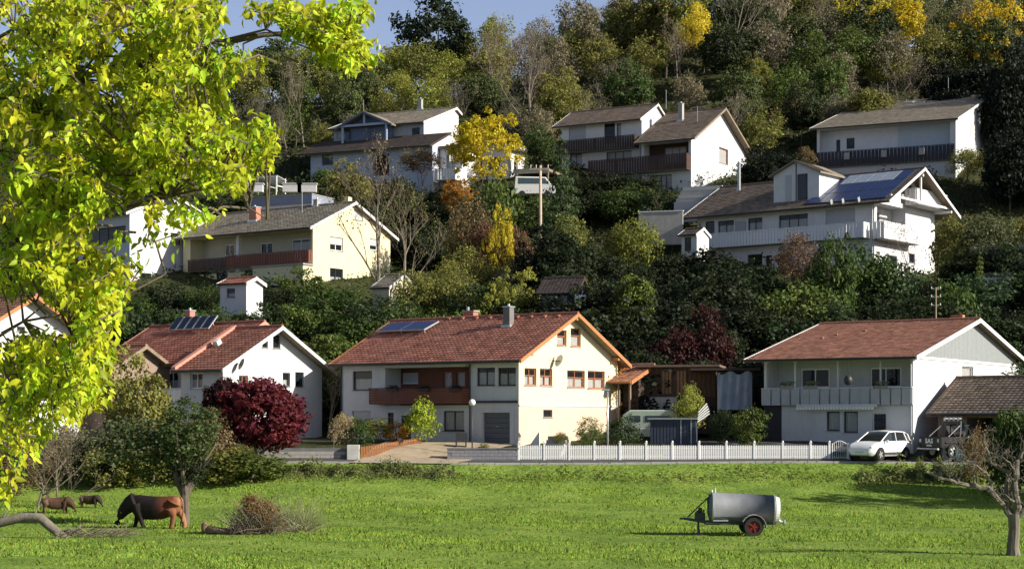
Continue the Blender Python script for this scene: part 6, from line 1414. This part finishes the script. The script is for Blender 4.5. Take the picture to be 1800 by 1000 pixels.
# hip at left verge: sloping end
# ---- hanging pot & plants on balcony
def small(name, label, cat, loc): r = empty(name, loc); tag(r, label, cat); return r
p = pt(1491, 668, 100.9); r = small('hanging_pot', 'dark hanging plant pot under the eaves of the boarded-gable house', 'plant pot', p)
g = MB(); g.ball((0, 0, 0), .26, .26, .3, 10, 8); g.build('pot', DMETAL, r, smooth=True); g = MB(); g.tube([(0, 0, .28), (0, 0, 1.1)], .02, 5); g.build('cord', DMETAL, r)
for px, lb in ((1383, 'dark flower box at the left end of the full-length balcony'), (1425, 'low dark flower box under the left balcony window'), (1548, 'flower box with trailing plants right of the hanging pot')):
    p = pt(px, 680, 100.75); r = small('flower_box', lb, 'flower box', p); g = MB(); g.box(-.4, .4, -.12, .12, -.1, .08); g.build('box', DMETAL, r)
    o = mkobj('foliage', P['shrub'][2][0], r); o.scale = (.9, .35, .4); o.location = (0, 0, .0); o.color = (.03, .05, .03, 1)
for px, lb in ((690, 'flower box at the left of the brown balcony'), (745, 'flower box in the middle of the brown balcony'), (800, 'flower box at the right of the brown balcony')):
    p = H1.root.matrix_basis @ Vector((H1.uv('F', px, 683, -.95)[0], -.95, H1.uv('F', px, 684, -.95)[1])); r = small('flower_box', lb, 'flower box', p); r.rotation_euler = (0, 0, -R(35)); g = MB(); g.box(-.4, .4, -.1, .1, -.12, .05); g.build('box', DBROWN, r)
    o = mkobj('foliage', P['shrub'][1][0], r); o.scale = (.9, .3, .3); o.location = (0, 0, 0); o.color = (.05, .05, .03, 1)
p = pt(940, 341, 175.5); r = small('parked_van', 'pale van partly hidden under the weathered carport', 'van', p); g = MB(); g.prism([(-2.1, 0), (2.1, 0), (2.15, .7), (1.7, 1.0), (1.1, 1.75), (-2.0, 1.8), (-2.1, .8)], 'y', 0, 1.8); g.build('body', GREYP, r, bevel=.06)
g = MB(); g.prism([(-1.7, 1.05), (1.45, 1.05), (1.05, 1.6), (-1.7, 1.65)], 'y', -.02, -.004); g.build('window', MATS['dark_caravan_window'], r)
for x in (-1.3, 1.3): g = MB(); g.tube([(x, -.02, .02), (x, .2, .02)], .33, 14); g.build('wheel', RUBBER, r)

# ================================================================== VEHICLES
def ring_loft(st, m, name, parent, smooth=True, bevel=0):
    """st: list of (x, [(y,z)...]) same count"""
    g = MB(); n = len(st[0][1]); vs = [(x, y, z) for x, r in st for y, z in r]; fs = []
    for i in range(len(st)-1):
        for k in range(n): fs.append((i*n+k, i*n+(k+1) % n, (i+1)*n+(k+1) % n, (i+1)*n+k))
    fs.append(tuple(range(n-1, -1, -1))); fs.append(tuple((len(st)-1)*n+k for k in range(n))); g.add(vs, fs); o = g.build(name, m, parent, smooth=False)
    if smooth:
        bm = bmesh.new(); bm.from_mesh(o.data)
        for e in bm.edges:
            e.smooth = len(e.link_faces) == 2 and e.calc_face_angle(0) < R(38)
        for f in bm.faces: f.smooth = True
        bm.to_mesh(o.data); bm.free()
    return o
def wheel(parent, x, y, z, r, wdt, rimm, side, name='wheel'):
    g = MB(); s_ = .5*wdt
    prof = [(r*.62, s_), (r*.95, s_), (r, s_*.7), (r, -s_*.7), (r*.95, -s_), (r*.62, -s_)]; n = 22; vs = []; fs = []
    for k in range(n):
        t = 2*math.pi*k/n; vs += [(rr*math.cos(t), yy, rr*math.sin(t)) for rr, yy in prof]
    for k in range(n):
        for j in range(len(prof)): a = k*6+j; b = k*6+(j+1) % 6; c = ((k+1) % n)*6+(j+1) % 6; d = ((k+1) % n)*6+j; fs.append((a, b, c, d))
    g.add(vs, fs); ty = g.build('tyre', RUBBER, None); w_ = empty(name, (x, y, z)); w_.parent = parent; ty.parent = w_
    g = MB(); g.tube([(0, -s_*.5, 0), (0, s_*.5, 0)], r*.61, 18)
    for k in range(5):
        t = 2*math.pi*k/5; g.obox((0, side*s_*.55, 0), (math.cos(t), 0, math.sin(t)), (0, side, 0), (-math.sin(t), 0, math.cos(t)), r*.12, r*.6, 0, .03, -.04, .04)
    g.tube([(0, side*s_*.5, 0), (0, side*(s_*.5+.05), 0)], r*.16, 10); rm = g.build('rim', rimm, w_); return w_
# white compact car: x = forward
root = empty('parked_car', (0, 0, 0)); tag(root, 'white compact car parked beside the white gate pillar', 'car')
CW = mat('white_car_paint', (.80, .80, .82), .22, .02, 3, spec=.6); CGL = mat('dark_car_glass', (.02, .025, .03), .06, .1, 2, spec=.9); Lc = 3.95
def sec(hw, zb, zs, zt_, tum=.05):  # half width, sill z, shoulder z, top z
    return [(-hw*.82, zb), (-hw*.97, zb+.12), (-hw, zs*.75), (-hw*.98, zs), (-hw*.90, zt_), (0, zt_+.03), (hw*.90, zt_), (hw*.98, zs), (hw, zs*.75), (hw*.97, zb+.12), (hw*.82, zb), (0, zb)]
st = [(-1.97, .55, .36, .62, .80), (-1.93, .74, .26, .74, .98), (-1.7, .82, .22, .80, 1.02), (-1.1, .86, .20, .82, 1.02), (-.3, .865, .20, .82, 1.01), (.5, .865, .20, .81, 1.0), (.85, .86, .20, .80, 1.0), (1.15, .85, .21, .76, .97), (1.55, .82, .22, .70, .88), (1.82, .74, .24, .62, .76), (1.96, .55, .30, .52, .62)]
body = ring_loft([(x, sec(hw, zb, zs, zt_)) for x, hw, zb, zs, zt_ in st], CW, 'body', root)
def cab(hw0, hw1, z0, z1): return [(-hw0, z0), (-hw1, z1), (0, z1+.035), (hw1, z1), (hw0, z0)]
g = ring_loft([(-1.93, cab(.70, .62, .95, 1.02)), (-1.78, cab(.755, .60, .97, 1.38)), (-1.4, cab(.775, .62, .97, 1.50)), (-.5, cab(.785, .64, .97, 1.54)), (.1, cab(.785, .62, .97, 1.49)), (.5, cab(.775, .62, .96, 1.27)), (1.05, cab(.72, .66, .93, .97))], CGL, 'cabin_glass', root)
g = ring_loft([(-1.80, [(-.60, 1.385), (0, 1.43), (.60, 1.385), (.58, 1.35), (-.58, 1.35)]), (-1.4, [(-.635, 1.505), (0, 1.555), (.635, 1.505), (.64, 1.465), (-.64, 1.465)]), (-.5, [(-.655, 1.545), (0, 1.60), (.655, 1.545), (.66, 1.50), (-.66, 1.50)]), (.12, [(-.635, 1.50), (0, 1.55), (.635, 1.50), (.64, 1.46), (-.64, 1.46)])], CW, 'roof', root)
for s_ in (-1, 1):
    for a, b, r_ in (((.12, .635, 1.48), (1.08, .74, .94), .035), ((-.42, .665, 1.52), (-.40, .80, .96), .03), ((-1.30, .64, 1.49), (-1.45, .79, .98), .05), ((-1.78, .60, 1.38), (-1.9, .72, .98), .05)):
        g = MB(); g.tube([(a[0], a[1]*s_, a[2]), (b[0], b[1]*s_, b[2])], r_, 6); g.build('pillar', CW, root)
    g = MB(); g.ball((1.72, .62*s_, .68), .17, .12, .09, 10, 6); g.build('headlight', mat('lamp_glass', (.6, .62, .65), .1, .05, spec=.9), root, smooth=True)
    g = MB(); g.ball((-1.88, .66*s_, .88), .08, .10, .17, 8, 6); g.build('tail_light', mat('red_lamp', (.35, .02, .02), .2, .05), root, smooth=True)
    g = MB(); g.ball((.72, .93*s_, 1.0), .07, .12, .08, 8, 6); g.build('wing_mirror', CW, root, smooth=True)
    g = MB(); g.box(-1.0, .9, s_*.862-.006, s_*.862+.006, .32, .42); g.build('side_trim', DMETAL, root)
    g = MB(); g.box(-.62, -.5, s_*.875-.012, s_*.875+.012, .84, .87); g.build('door_handle', CW, root)
    g = MB(); g.box(-.411, -.399, s_*.866-.004, s_*.866+.004, .30, .95); g.build('door_seam', BLACKM, root)
    for xw in (1.22, -1.25):
        g = MB(); g.tube([(xw, s_*.62, .32), (xw, s_*.868, .32)], .375, 22); g.build('wheel_arch', BLACKM, root); wheel(root, xw, s_*.78, .31, .315, .22, METAL, s_)
g = MB(); g.box(1.90, 1.955, -.38, .38, .36, .50); g.build('grille', BLACKM, root); g = MB(); g.box(1.957, 1.975, -.24, .24, .38, .47); g.build('number_plate', PLASTERW, root)
pc = gp(1546, 99.5, .085); root.location = (pc.x, pc.y, gz(pc.x, 99.5)+.07); root.scale = (1.1, 1.08, 1.08); root.rotation_euler = (0, 0, -R(90)-R(44)); 
# black off-road pickup seen from the rear
root = empty('pickup_truck', (0, 0, 0)); tag(root, 'black off-road pickup with roof lamps and SAS lettering on its tailgate', 'pickup')
BP = mat('black_car_paint', (.010, .010, .012), .5, .1, 3, spec=.25)
g = MB(); g.box(-2.3, -.55, -.85, .85, .55, .62); g.box(-2.3, -.55, .78, .86, .62, 1.15); g.box(-2.3, -.55, -.86, -.78, .62, 1.15); g.box(-.62, -.55, -.78, .78, .62, 1.15); g.build('load_bed', BP, root, bevel=.02)
g = MB(); g.box(-2.36, -2.30, -.84, .84, .60, 1.16); tg = g.build('tailgate', BP, root, bevel=.015)
ring_loft([(-.54, [(-.84, .5), (-.88, .8), (-.86, 1.15), (.86, 1.15), (.88, .8), (.84, .5)]), (1.0, [(-.84, .5), (-.88, .8), (-.86, 1.12), (.86, 1.12), (.88, .8), (.84, .5)]), (1.95, [(-.8, .5), (-.84, .8), (-.78, 1.05), (.78, 1.05), (.84, .8), (.8, .5)]), (2.2, [(-.7, .5), (-.74, .75), (-.68, .9), (.68, .9), (.74, .75), (.7, .5)])], BP, 'body', root)
ring_loft([(-.50, cab(.84, .70, 1.14, 1.78)), (.6, cab(.84, .70, 1.14, 1.80)), (1.15, cab(.82, .76, 1.10, 1.20))], CGL, 'cab_glass', root)
ring_loft([(-.52, [(-.71, 1.80), (0, 1.84), (.71, 1.80), (.71, 1.74), (-.71, 1.74)]), (.62, [(-.71, 1.82), (0, 1.86), (.71, 1.82), (.71, 1.76), (-.71, 1.76)])], BP, 'roof', root)
g = MB()
for s_ in (-1, 1):
    g.tube([(-.85, .74*s_, 1.15), (-.75, .68*s_, 1.98)], .035, 7); g.tube([(-1.7, .76*s_, 1.15), (-.85, .72*s_, 1.75)], .03, 7)
g.tube([(-.75, -.68, 1.98), (-.75, .68, 1.98)], .035, 7); g.build('roll_bar', mat('chrome_bar', (.16, .165, .17), .4, .1, metal=.5), root)
for y in (-.51, -.17, .17, .51):
    g = MB(); g.tube([(-.66, y, 2.10), (-.78, y, 2.10)], [.13, .11], 12); l = g.build('roof_lamp', BLACKM, root); g = MB(); g.tube([(-.782, y, 2.10), (-.80, y, 2.10)], .10, 12); g.build('lens', MATS['lamp_glass'], l); g = MB(); g.tube([(-.72, y, 1.98), (-.72, y, 2.02)], .02, 5); g.build('bracket', BLACKM, l)
for s_ in (-1, 1):
    for xw in (1.35, -1.5): wheel(root, xw, s_*.80, .38, .40, .27, METAL, s_)
    g = MB(); g.box(-2.375, -2.362, s_*.70-.07, s_*.70+.07, .86, 1.04); g.build('tail_light', GREYP, root)
    g = MB(); g.box(-.35, -.25, s_*.9-.1, s_*.9+.1, 1.2, 1.42); g.build('wing_mirror', BLACKM, root).location.x = 1.2
    for xw in (1.35, -1.5): g = MB(); g.box(xw-.5, xw+.5, s_*.80-.12, s_*.80+.14, .82, .88); g.build('mudguard', BLACKM, root)
g = MB(); g.tube([(-2.45, -.8, .5), (-2.45, .8, .5)], .06, 8); g.build('rear_bumper', METAL, root); g = MB(); g.box(-2.375, -2.362, -.2, .2, .64, .73); g.build('number_plate', GREYP, root)
fc = bpy.data.curves.new('lettering', 'FONT'); fc.body = 'SAS'; fc.size = .34; fc.extrude = .006; fc.offset = .012; fc.align_x = 'CENTER'; fc.space_character = 1.15; ft = bpy.data.objects.new('lettering_curve', fc); COL.objects.link(ft)
bpy.context.view_layer.update(); dg = bpy.context.evaluated_depsgraph_get(); fm = bpy.data.meshes.new_from_object(ft.evaluated_get(dg)); bpy.data.objects.remove(ft); fo = mkobj('lettering', fm, tg); fm.materials.clear(); fm.materials.append(WHITEP)
fo.location = (-2.372, 0, .82); fo.rotation_euler = (R(90), 0, -R(90))
pc = gp(1692, 100.3, .07); root.location = (pc.x, pc.y, pc.z); root.scale = (1.08, 1.08, 1.08); root.rotation_euler = (0, 0, R(28))
# bins and odds beside the pickup
for px, m_, lb, s_ in ((1664, mat('grey_bin', (.18, .20, .22), .5, .1), 'grey wheelie bin standing by the pickup rear wheel', 1), (1685, mat('blue_green_bin', (.08, .15, .19), .5, .1), 'blue-green tub right of the grey bin', .8)):
    p = gp(px, 98.9, .06); r = small('bin', lb, 'bin', p); g = MB(); g.hexa([(-.22*s_, -.22, 0), (.22*s_, -.22, 0), (.22*s_, .22, 0), (-.22*s_, .22, 0), (-.28, -.27, .85*s_), (.28, -.27, .85*s_), (.28, .27, .85*s_), (-.28, .27, .85*s_)]); g.build('body', m_, r, bevel=.02); g = MB(); g.box(-.31, .31, -.3, .3, .855*s_, .9*s_+.01); g.build('lid', m_, r, bevel=.01)
# clothes-prop / yellow-white cloth by pickup
p = pt(1708, 775, 98.6); r = small('cloth', 'pale yellow cloth hanging beside the pickup cab', 'cloth', p); g = MB(); vs = [(-.2+.08*i, .05*math.sin(i*1.7), .3-.75*j/4-.05*(i % 2)*(j == 4)) for i in range(6) for j in range(5)]; g.add(vs, [(i*5+j, i*5+5+j, i*5+6+j, i*5+j+1) for i in range(5) for j in range(4)]); g.build('fabric', mat('pale_yellow_cloth', (.55, .56, .40), .9, .1), r, smooth=True)

# ---- slurry tanker
pt0 = gp(1320, 71.0); root = empty('slurry_tanker', (pt0.x, pt0.y, pt0.z)); tag(root, 'grey cylindrical slurry tank trailer with red-rimmed wheels on the meadow', 'trailer')
TK_ = mat('galvanised_tank', (.14, .148, .17), .65, .16, 2.5, .25, 20, stain=.6)
a = Vector((-1.72, 0, 1.20)); b = Vector((.98, 0, 1.08)); ax = (b-a).normalized(); n = 32; prof = [(-.17, .02), (-.14, .34), (-.06, .56), (0, .645), (.02, .655), (.02, .645)]; L_ = (b-a).length
pr = [(t, r) for t, r in prof]+[(L_*.5, .645), (L_-.02, .645), (L_-.02, .655), (L_, .645), (L_+.06, .56), (L_+.14, .34), (L_+.17, .02)]; vs = []; fs = []
up = Vector((0, 1, 0)).cross(ax)*-1; sd_ = Vector((0, 1, 0))
for t, r in pr:
    for k in range(n): th = 2*math.pi*k/n; vs.append(a+ax*t+sd_*(r*math.cos(th))+up*(r*math.sin(th)))
for i in range(len(pr)-1):
    for k in range(n): fs.append((i*n+k, i*n+(k+1) % n, (i+1)*n+(k+1) % n, (i+1)*n+k))
g = MB(); g.add(vs, fs); tk = g.build('tank', TK_, root, smooth=True)
for t in (.02, L_-.02):
    g = MB(); vs = []; 
    for dt in (-.03, .03):
        for rr in (.645, .668):
            for k in range(n): th = 2*math.pi*k/n; vs.append(a+ax*(t+dt)+sd_*(rr*math.cos(th))+up*(rr*math.sin(th)))
    fs = []
    for k in range(n): k2 = (k+1) % n; fs += [(n+k, n+k2, 3*n+k2, 3*n+k), (k, k2, n+k2, n+k), (2*n+k, 2*n+k2, 3*n+k2, 3*n+k)]
    g.add(vs, fs); g.build('band', TK_ if t > .1 and t < 2 else METAL, root, smooth=False)
# rear flange with white door
g = MB(); c0 = b+ax*.16; g.tube([c0-ax*.12, c0+ax*.05], [.60, .55], 28); g.build('rear_hatch', mat('white_weathered_hatch', (.6, .6, .57), .7, .15, 4, stain=.4), root, smooth=False)
g = MB()
for k in range(8): th = k*math.pi/4; q = c0+ax*.05+sd_*.5*math.cos(th)+up*.5*math.sin(th); g.tube([q, q+ax*.05], .03, 6)
g.build('bolts', METAL, root)
g = MB(); g.tube([c0+Vector((.0, 0, -.35)), c0+Vector((.12, 0, -.5)), c0+Vector((.28, 0, -.55))], [.09, .08, .07], 10); g.tube([c0+Vector((.28, 0, -.55)), c0+Vector((.34, 0, -.56))], [.13, .13], 12); g.build('outlet_pipe', METAL, root)
FR = mat('tanker_frame', (.05, .05, .055), .7, .2, 4, stain=.2)
g = MB()
for y in (-.3, .3): g.box(-2.0, 1.05, y-.05, y+.05, .46, .62)
g.box(-1.6, -1.5, -.3, .3, .48, .60); g.box(.9, 1.0, -.3, .3, .48, .60); g.box(-.2, .15, -.85, .85, .36, .46)
for x in (-1.4, -.4, .6): g.box(x-.06, x+.06, -.36, .36, .70, .86)
g.build('chassis', FR, root)
g = MB(); g.hexa([(-1.95, -.32, .50), (-1.95, .32, .50), (-1.95, .32, .64), (-1.95, -.32, .64), (-2.9, -.05, .66), (-2.9, .05, .66), (-2.9, .05, .76), (-2.9, -.05, .76)]); g.tube([(-2.85, 0, .71), (-3.1, 0, .71)], .04, 8); g.build('drawbar', FR, root)
g = MB(); g.tube([(-2.75, 0, .76), (-2.3, .02, 1.2), (-1.80, .02, 1.66)], .03, 7); g.build('hydraulic_hose', FR, root)
g = MB(); g.box(-2.42, -2.0, -.2, .2, .66, .98); g.tube([(-2.2, 0, .98), (-2.2, 0, 1.18)], .09, 10); g.tube([(-2.05, .0, 1.0), (-2.05, 0, 1.10)], .05, 8); g.box(-2.36, -2.25, -.12, .12, .98, 1.06); g.build('vacuum_pump', FR, root, bevel=.02)
g = MB(); g.tube([(-2.28, 0, .66), (-2.28, 0, .08)], .045, 8); g.tube([(-2.12, -.02, .0), (-2.28, -.02, .06), (-2.4, -.02, .0)], .05, 8); g.box(-2.42, -2.12, -.13, .13, -.01, .025); g.tube([(-2.28, 0, .5), (-2.22, 0, .1)], .03, 6); g.build('jockey_leg', FR, root)
g = MB(); g.tube([(-1.70, .0, 1.82), (-1.70, 0, 1.95)], .05, 8); g.tube([(-1.55, 0, 1.82), (-1.55, 0, 2.05)], [.035, .02], 8); g.build('air_valve', mat('pale_valve', (.6, .6, .5), .6), root)
g = MB(); g.tube([(-1.86, -.28, .9), (-1.9, -.2, 1.5), (-1.8, -.05, 1.74)], .035, 7); g.build('suction_pipe', FR, root)
RIMR = mat('red_rim', (.15, .018, .014), .5, .15, 5); MG = mat('faded_mudguard', (.32, .28, .27), .6, .15, 4)
for s_ in (-1, 1):
    wheel(root, 0, s_*.80, .40, .42, .30, RIMR, s_)
    g = MB(); pts = [(.60*math.cos(t)*.86, .60*math.sin(t)*.86+.40) for t in [R(-5+i*20) for i in range(9)]]; g2 = []
    for i in range(8):
        (x0, z0), (x1, z1) = pts[i], pts[i+1]; y0, y1 = s_*.80-.2, s_*.80+.2
        g.hexa([(x0, y0, z0), (x1, y0, z1), (x1, y1, z1), (x0, y1, z0), (x0*1.04, y0, z0+.02), (x1*1.04, y0, z1+.02), (x1*1.04, y1, z1+.02), (x0*1.04, y1, z0+.02)])
    g.build('mudguard', MG, root)
g = MB(); g.box(-1.7, -1.05, -.52, -.46, .62, .68); g.build('side_rail', METAL, root)
g = MB(); g.ball((.95, -.46, .88), .06, .04, .09, 8, 6); g.build('side_lamp', RIMR, root)
root.scale = (.96, .96, .96)
# the trailer stands side-on, drawbar to the left

# ================================================================== CATTLE
def remesh_obj(g, name, m, parent, vox=.03, sm=6):
    o = g.build(name, m, parent); md = o.modifiers.new('r', 'REMESH'); md.mode = 'VOXEL'; md.voxel_size = vox; md2 = o.modifiers.new('s', 'SMOOTH'); md2.iterations = sm; md2.factor = .5
    bpy.context.view_layer.update(); dg = bpy.context.evaluated_depsgraph_get(); me = bpy.data.meshes.new_from_object(o.evaluated_get(dg)); o.modifiers.clear(); o.data = me
    me.polygons.foreach_set('use_smooth', [True]*len(me.polygons)); return o
def hide_mat(name, front, rear, pale, x0, x1):
    """coat that goes from a dark forequarter to a paler rump (the animal's own colour)"""
    m = bpy.data.materials.new(name); m.use_nodes = True; t = m.node_tree; n = t.nodes; L = t.links; p = n['Principled BSDF']; p.inputs['Roughness'].default_value = .75; p.inputs['Specular IOR Level'].default_value = .25
    tc = n.new('ShaderNodeTexCoord'); sx = n.new('ShaderNodeSeparateXYZ'); L.new(tc.outputs['Object'], sx.inputs[0]); nz = n.new('ShaderNodeTexNoise'); nz.inputs['Scale'].default_value = 2.4; nz.inputs['Detail'].default_value = 5; L.new(tc.outputs['Object'], nz.inputs['Vector'])
    mm = n.new('ShaderNodeMath'); mm.operation = 'MULTIPLY_ADD'; L.new(nz.outputs[0], mm.inputs[0]); mm.inputs[1].default_value = .9; L.new(sx.outputs[0], mm.inputs[2])
    mr = n.new('ShaderNodeMapRange'); mr.inputs[1].default_value = x0+.45; mr.inputs[2].default_value = x1+.45; L.new(mm.outputs[0], mr.inputs[0])
    cr = n.new('ShaderNodeValToRGB'); e = cr.color_ramp.elements; e[0].color = (*front, 1); e[0].position = .2; e[1].color = (*pale, 1); e[1].position = .95; q = e.new(.55); q.color = (*rear, 1); L.new(mr.outputs[0], cr.inputs[0])
    L.new(cr.outputs[0], p.inputs['Base Color']); b = n.new('ShaderNodeBump'); n2 = n.new('ShaderNodeTexNoise'); n2.inputs['Scale'].default_value = 30; L.new(tc.outputs['Object'], n2.inputs['Vector']); L.new(n2.outputs[0], b.inputs['Height']); b.inputs['Strength'].default_value = .4; b.inputs['Distance'].default_value = .02; L.new(b.outputs[0], p.inputs['Normal']); return m
def cow(name, label, loc, rz, s, m, step=(0, 0, 0, 0), headdown=1.0):
    """head towards -x, grazing; built at 1.42 m withers height"""
    root = empty(name, loc, rz); root.scale = (s, s, s); tag(root, label, 'cow'); g = MB()
    # trunk: deep chest, paunch, narrower flank, square rump
    T_ = [(-.98, 1.16, .14, .24), (-.85, 1.10, .22, .36), (-.62, 1.05, .27, .42), (-.35, 1.02, .31, .42), (0, 1.00, .35, .41), (.35, 1.01, .35, .40), (.62, 1.06, .30, .36), (.85, 1.10, .27, .33), (1.02, 1.12, .22, .27), (1.10, 1.12, .12, .16)]
    n = 18; vs = []; fs = []
    for x, zc, ry, rz_ in T_:
        for k in range(n):
            t = 2*math.pi*k/n; c_, s_ = math.cos(t), math.sin(t); vs.append((x, 1.12*ry*c_*abs(c_)**-.15 if abs(c_) > 1e-3 else 0, zc-.07+rz_*s_*(1.42 if s_ < 0 else .95)))
    for i in range(len(T_)-1):
        for k in range(n): fs.append((i*n+k, i*n+(k+1) % n, (i+1)*n+(k+1) % n, (i+1)*n+k))
    fs += [tuple(range(n)), tuple(range(len(T_)*n-1, (len(T_)-1)*n-1, -1))]; g.add(vs, fs)
    # neck and head down to the grass
    g.tube([(-.78, 0, 1.12), (-1.05, 0, .98), (-1.28, 0, .76), (-1.42, 0, .55)], [.40, .34, .26, .19], 12); g.tube([(-1.36, 0, .62), (-1.47, 0, .45), (-1.56, 0, .26), (-1.60, 0, .14)], [.18, .16, .125, .115], 12); g.ball((-1.40, 0, .60), .17, .18, .17)
    for y in (-.2, .2):
        g.tube([(-1.38, y*.5, .64), (-1.36, y*1.25, .66), (-1.34, y*1.5, .60)], [.05, .055, .02], 6)
    # legs: fore
    for y, dx in ((-.19, step[0]), (.19, step[1])): g.tube([(-.72, y, 1.0), (-.74+dx*.3, y*1.05, .72), (-.72+dx*.6, y*1.02, .44), (-.74+dx, y, .14), (-.77+dx, y, .02)], [.24, .17, .11, .085, .10], 9)
    # hind: knee forward by the belly, hock back
    for y, dx in ((-.2, step[2]), (.2, step[3])): g.tube([(.86, y, 1.08), (.74+dx*.2, y*1.15, .78), (.92+dx*.6, y*1.05, .50), (.90+dx, y, .16), (.86+dx, y, .02)], [.32, .25, .13, .09, .105], 9)
    g.ball((.55, 0, .66), .18, .15, .12)
    remesh_obj(g, 'body', m, root, .028, 5)
    g = MB(); g.tube([(1.06, 0, 1.28), (1.16, 0, 1.18), (1.19, 0, .85), (1.17, 0, .5)], [.05, .035, .025, .02], 7); g.ball((1.17, 0, .40), .045, .045, .14, 8, 6); g.build('tail', m, root, smooth=True)
    for y in (-.09, .09):
        g = MB(); g.tube([(-1.33, y, .72), (-1.34, y*2.0, .80), (-1.40, y*2.3, .88)], [.03, .022, .006], 7); g.build('horn', CONC, root, smooth=True)
    return root
cow('cow', 'large brown cow with dark forequarters grazing by the field tree trunk', gp(272, 75.5, 0), R(-6), 1.08, hide_mat('brown_cow_coat', (.012, .008, .008), (.12, .034, .016), (.34, .17, .09), -.4, 1.55), (.30, -.14, -.12, .30))
cow('cow', 'small dark brown calf grazing alone on the left of the meadow', gp(157, 86.5, 0), R(165), .47, hide_mat('dark_calf_coat', (.03, .02, .015), (.06, .04, .025), (.10, .065, .04), -1, 1), (.1, -.1, .08, -.1))
cow('cow', 'reddish-brown calf grazing half behind the leafless shrub', gp(98, 83.5, 0), R(186), .60, hide_mat('red_calf_coat', (.05, .025, .016), (.09, .045, .03), (.13, .08, .055), -1, 1), (-.1, .1, .1, -.08))

# ---- fallen log, brush piles
LB = mat('old_log_bark', (.16, .14, .115), .9, .4, 3, 1.0, 12); root = empty('fallen_log', gp(60, 69)); tag(root, 'crooked fallen log lying at the lower left edge of the meadow', 'log')
g = MB(); g.tube([(-2.6, .2, .35), (-1.4, .1, .62), (-.4, 0, .85), (.25, 0, .82), (.7, -.1, .45), (1.1, -.1, .15), (1.45, -.1, -.05)], [.20, .20, .19, .20, .19, .16, .13], 10); g.tube([(.85, -.1, .35), (1.0, -.2, .1), (.95, -.25, -.15)], [.13, .12, .12], 8); g.tube([(1.05, 0, .2), (1.6, 0, .32), (1.95, .05, .5)], [.10, .06, .03], 7); g.tube([(-1.4, 0, .6), (-1.2, .1, 1.0), (-1.0, 0, 1.2)], [.06, .04, .015], 6); g.tube([(.0, 0, .85), (.1, 0, 1.15)], [.05, .02], 6)
g.tube([(-2.2, 0, .2), (-1.2, -.1, -.02), (-.6, 0, -.05)], [.07, .05, .02], 6); g.build('trunk', LB, root, smooth=True)
g = MB(); rr = random.Random(3)
for i in range(150):
    p = Vector((rr.uniform(1.0, 3.8), rr.uniform(-.4, .6), rr.uniform(0, .25))); d = Vector((rr.gauss(.6, .6), rr.gauss(0, .5), rr.gauss(.2, .25))).normalized()*rr.uniform(.3, 1.0); g.tube([p, p+d*.5+Vector((0, 0, .05)), p+d], [.014, .01, .004], 3, caps=False)
g.build('twigs', TWIG, root)
root = empty('brush_pile', gp(445, 71.2)); tag(root, 'heap of cut branches with withered brown leaves right of the cow', 'brush pile')
g = MB(); g.tube([(-2.0, 0, .22), (-1.3, 0, .12), (-.4, .05, .12), (.4, 0, .3)], [.17, .16, .15, .1], 9); g.ball((-2.02, 0, .3), .16, .2, .25, 9, 6); g.build('trunk', mat('cut_wood', (.20, .14, .09), .9, .4, 4, .6, 20), root, smooth=True)
g = MB()
for i in range(560):
    b0 = Vector((rr.uniform(-.9, 1.0), rr.uniform(-.5, .5), rr.uniform(.0, .5))); d = Vector((rr.gauss(.35, .7), rr.gauss(0, .5), rr.gauss(.55, .5))).normalized()*rr.uniform(.4, 1.5)
    g.tube([b0, b0+d*.5+Vector((0, 0, .05)), b0+d], [.014, .009, .004], 3, caps=False)
g.build('twigs', TWIG, root)
l = mkobj('withered_leaves', P['shrub'][3][0], root); l.scale = (1.9, 1.3, 1.75); l.location = (0, 0, .12); l.color = (.24, .15, .06, 1); l.rotation_euler = (0, R(14), 0)
l = mkobj('withered_leaves', P['shrub'][0][0], root); l.scale = (1.6, 1.0, .8); l.location = (.7, 0, 0); l.color = (.20, .16, .06, 1)
root = empty('thin_twig_bush', gp(520, 72.5)); tag(root, 'fine see-through spray of bare twigs right of the brown brush pile', 'twigs')
g = MB()
for i in range(420):
    b0 = Vector((rr.uniform(-.9, .6), rr.uniform(-.4, .4), 0)); d = Vector((rr.gauss(.1, .55), rr.gauss(0, .4), abs(rr.gauss(.6, .4)))).normalized()*rr.uniform(.7, 2.1)
    g.tube([b0, b0+d*.5+Vector((rr.gauss(0, .06), 0, .05)), b0+d+Vector((rr.gauss(0, .1), 0, -.08))], [.010, .007, .003], 3, caps=False)
g.build('twigs', mat('pale_green_twigs', (.26, .26, .14), .9, .2), root)
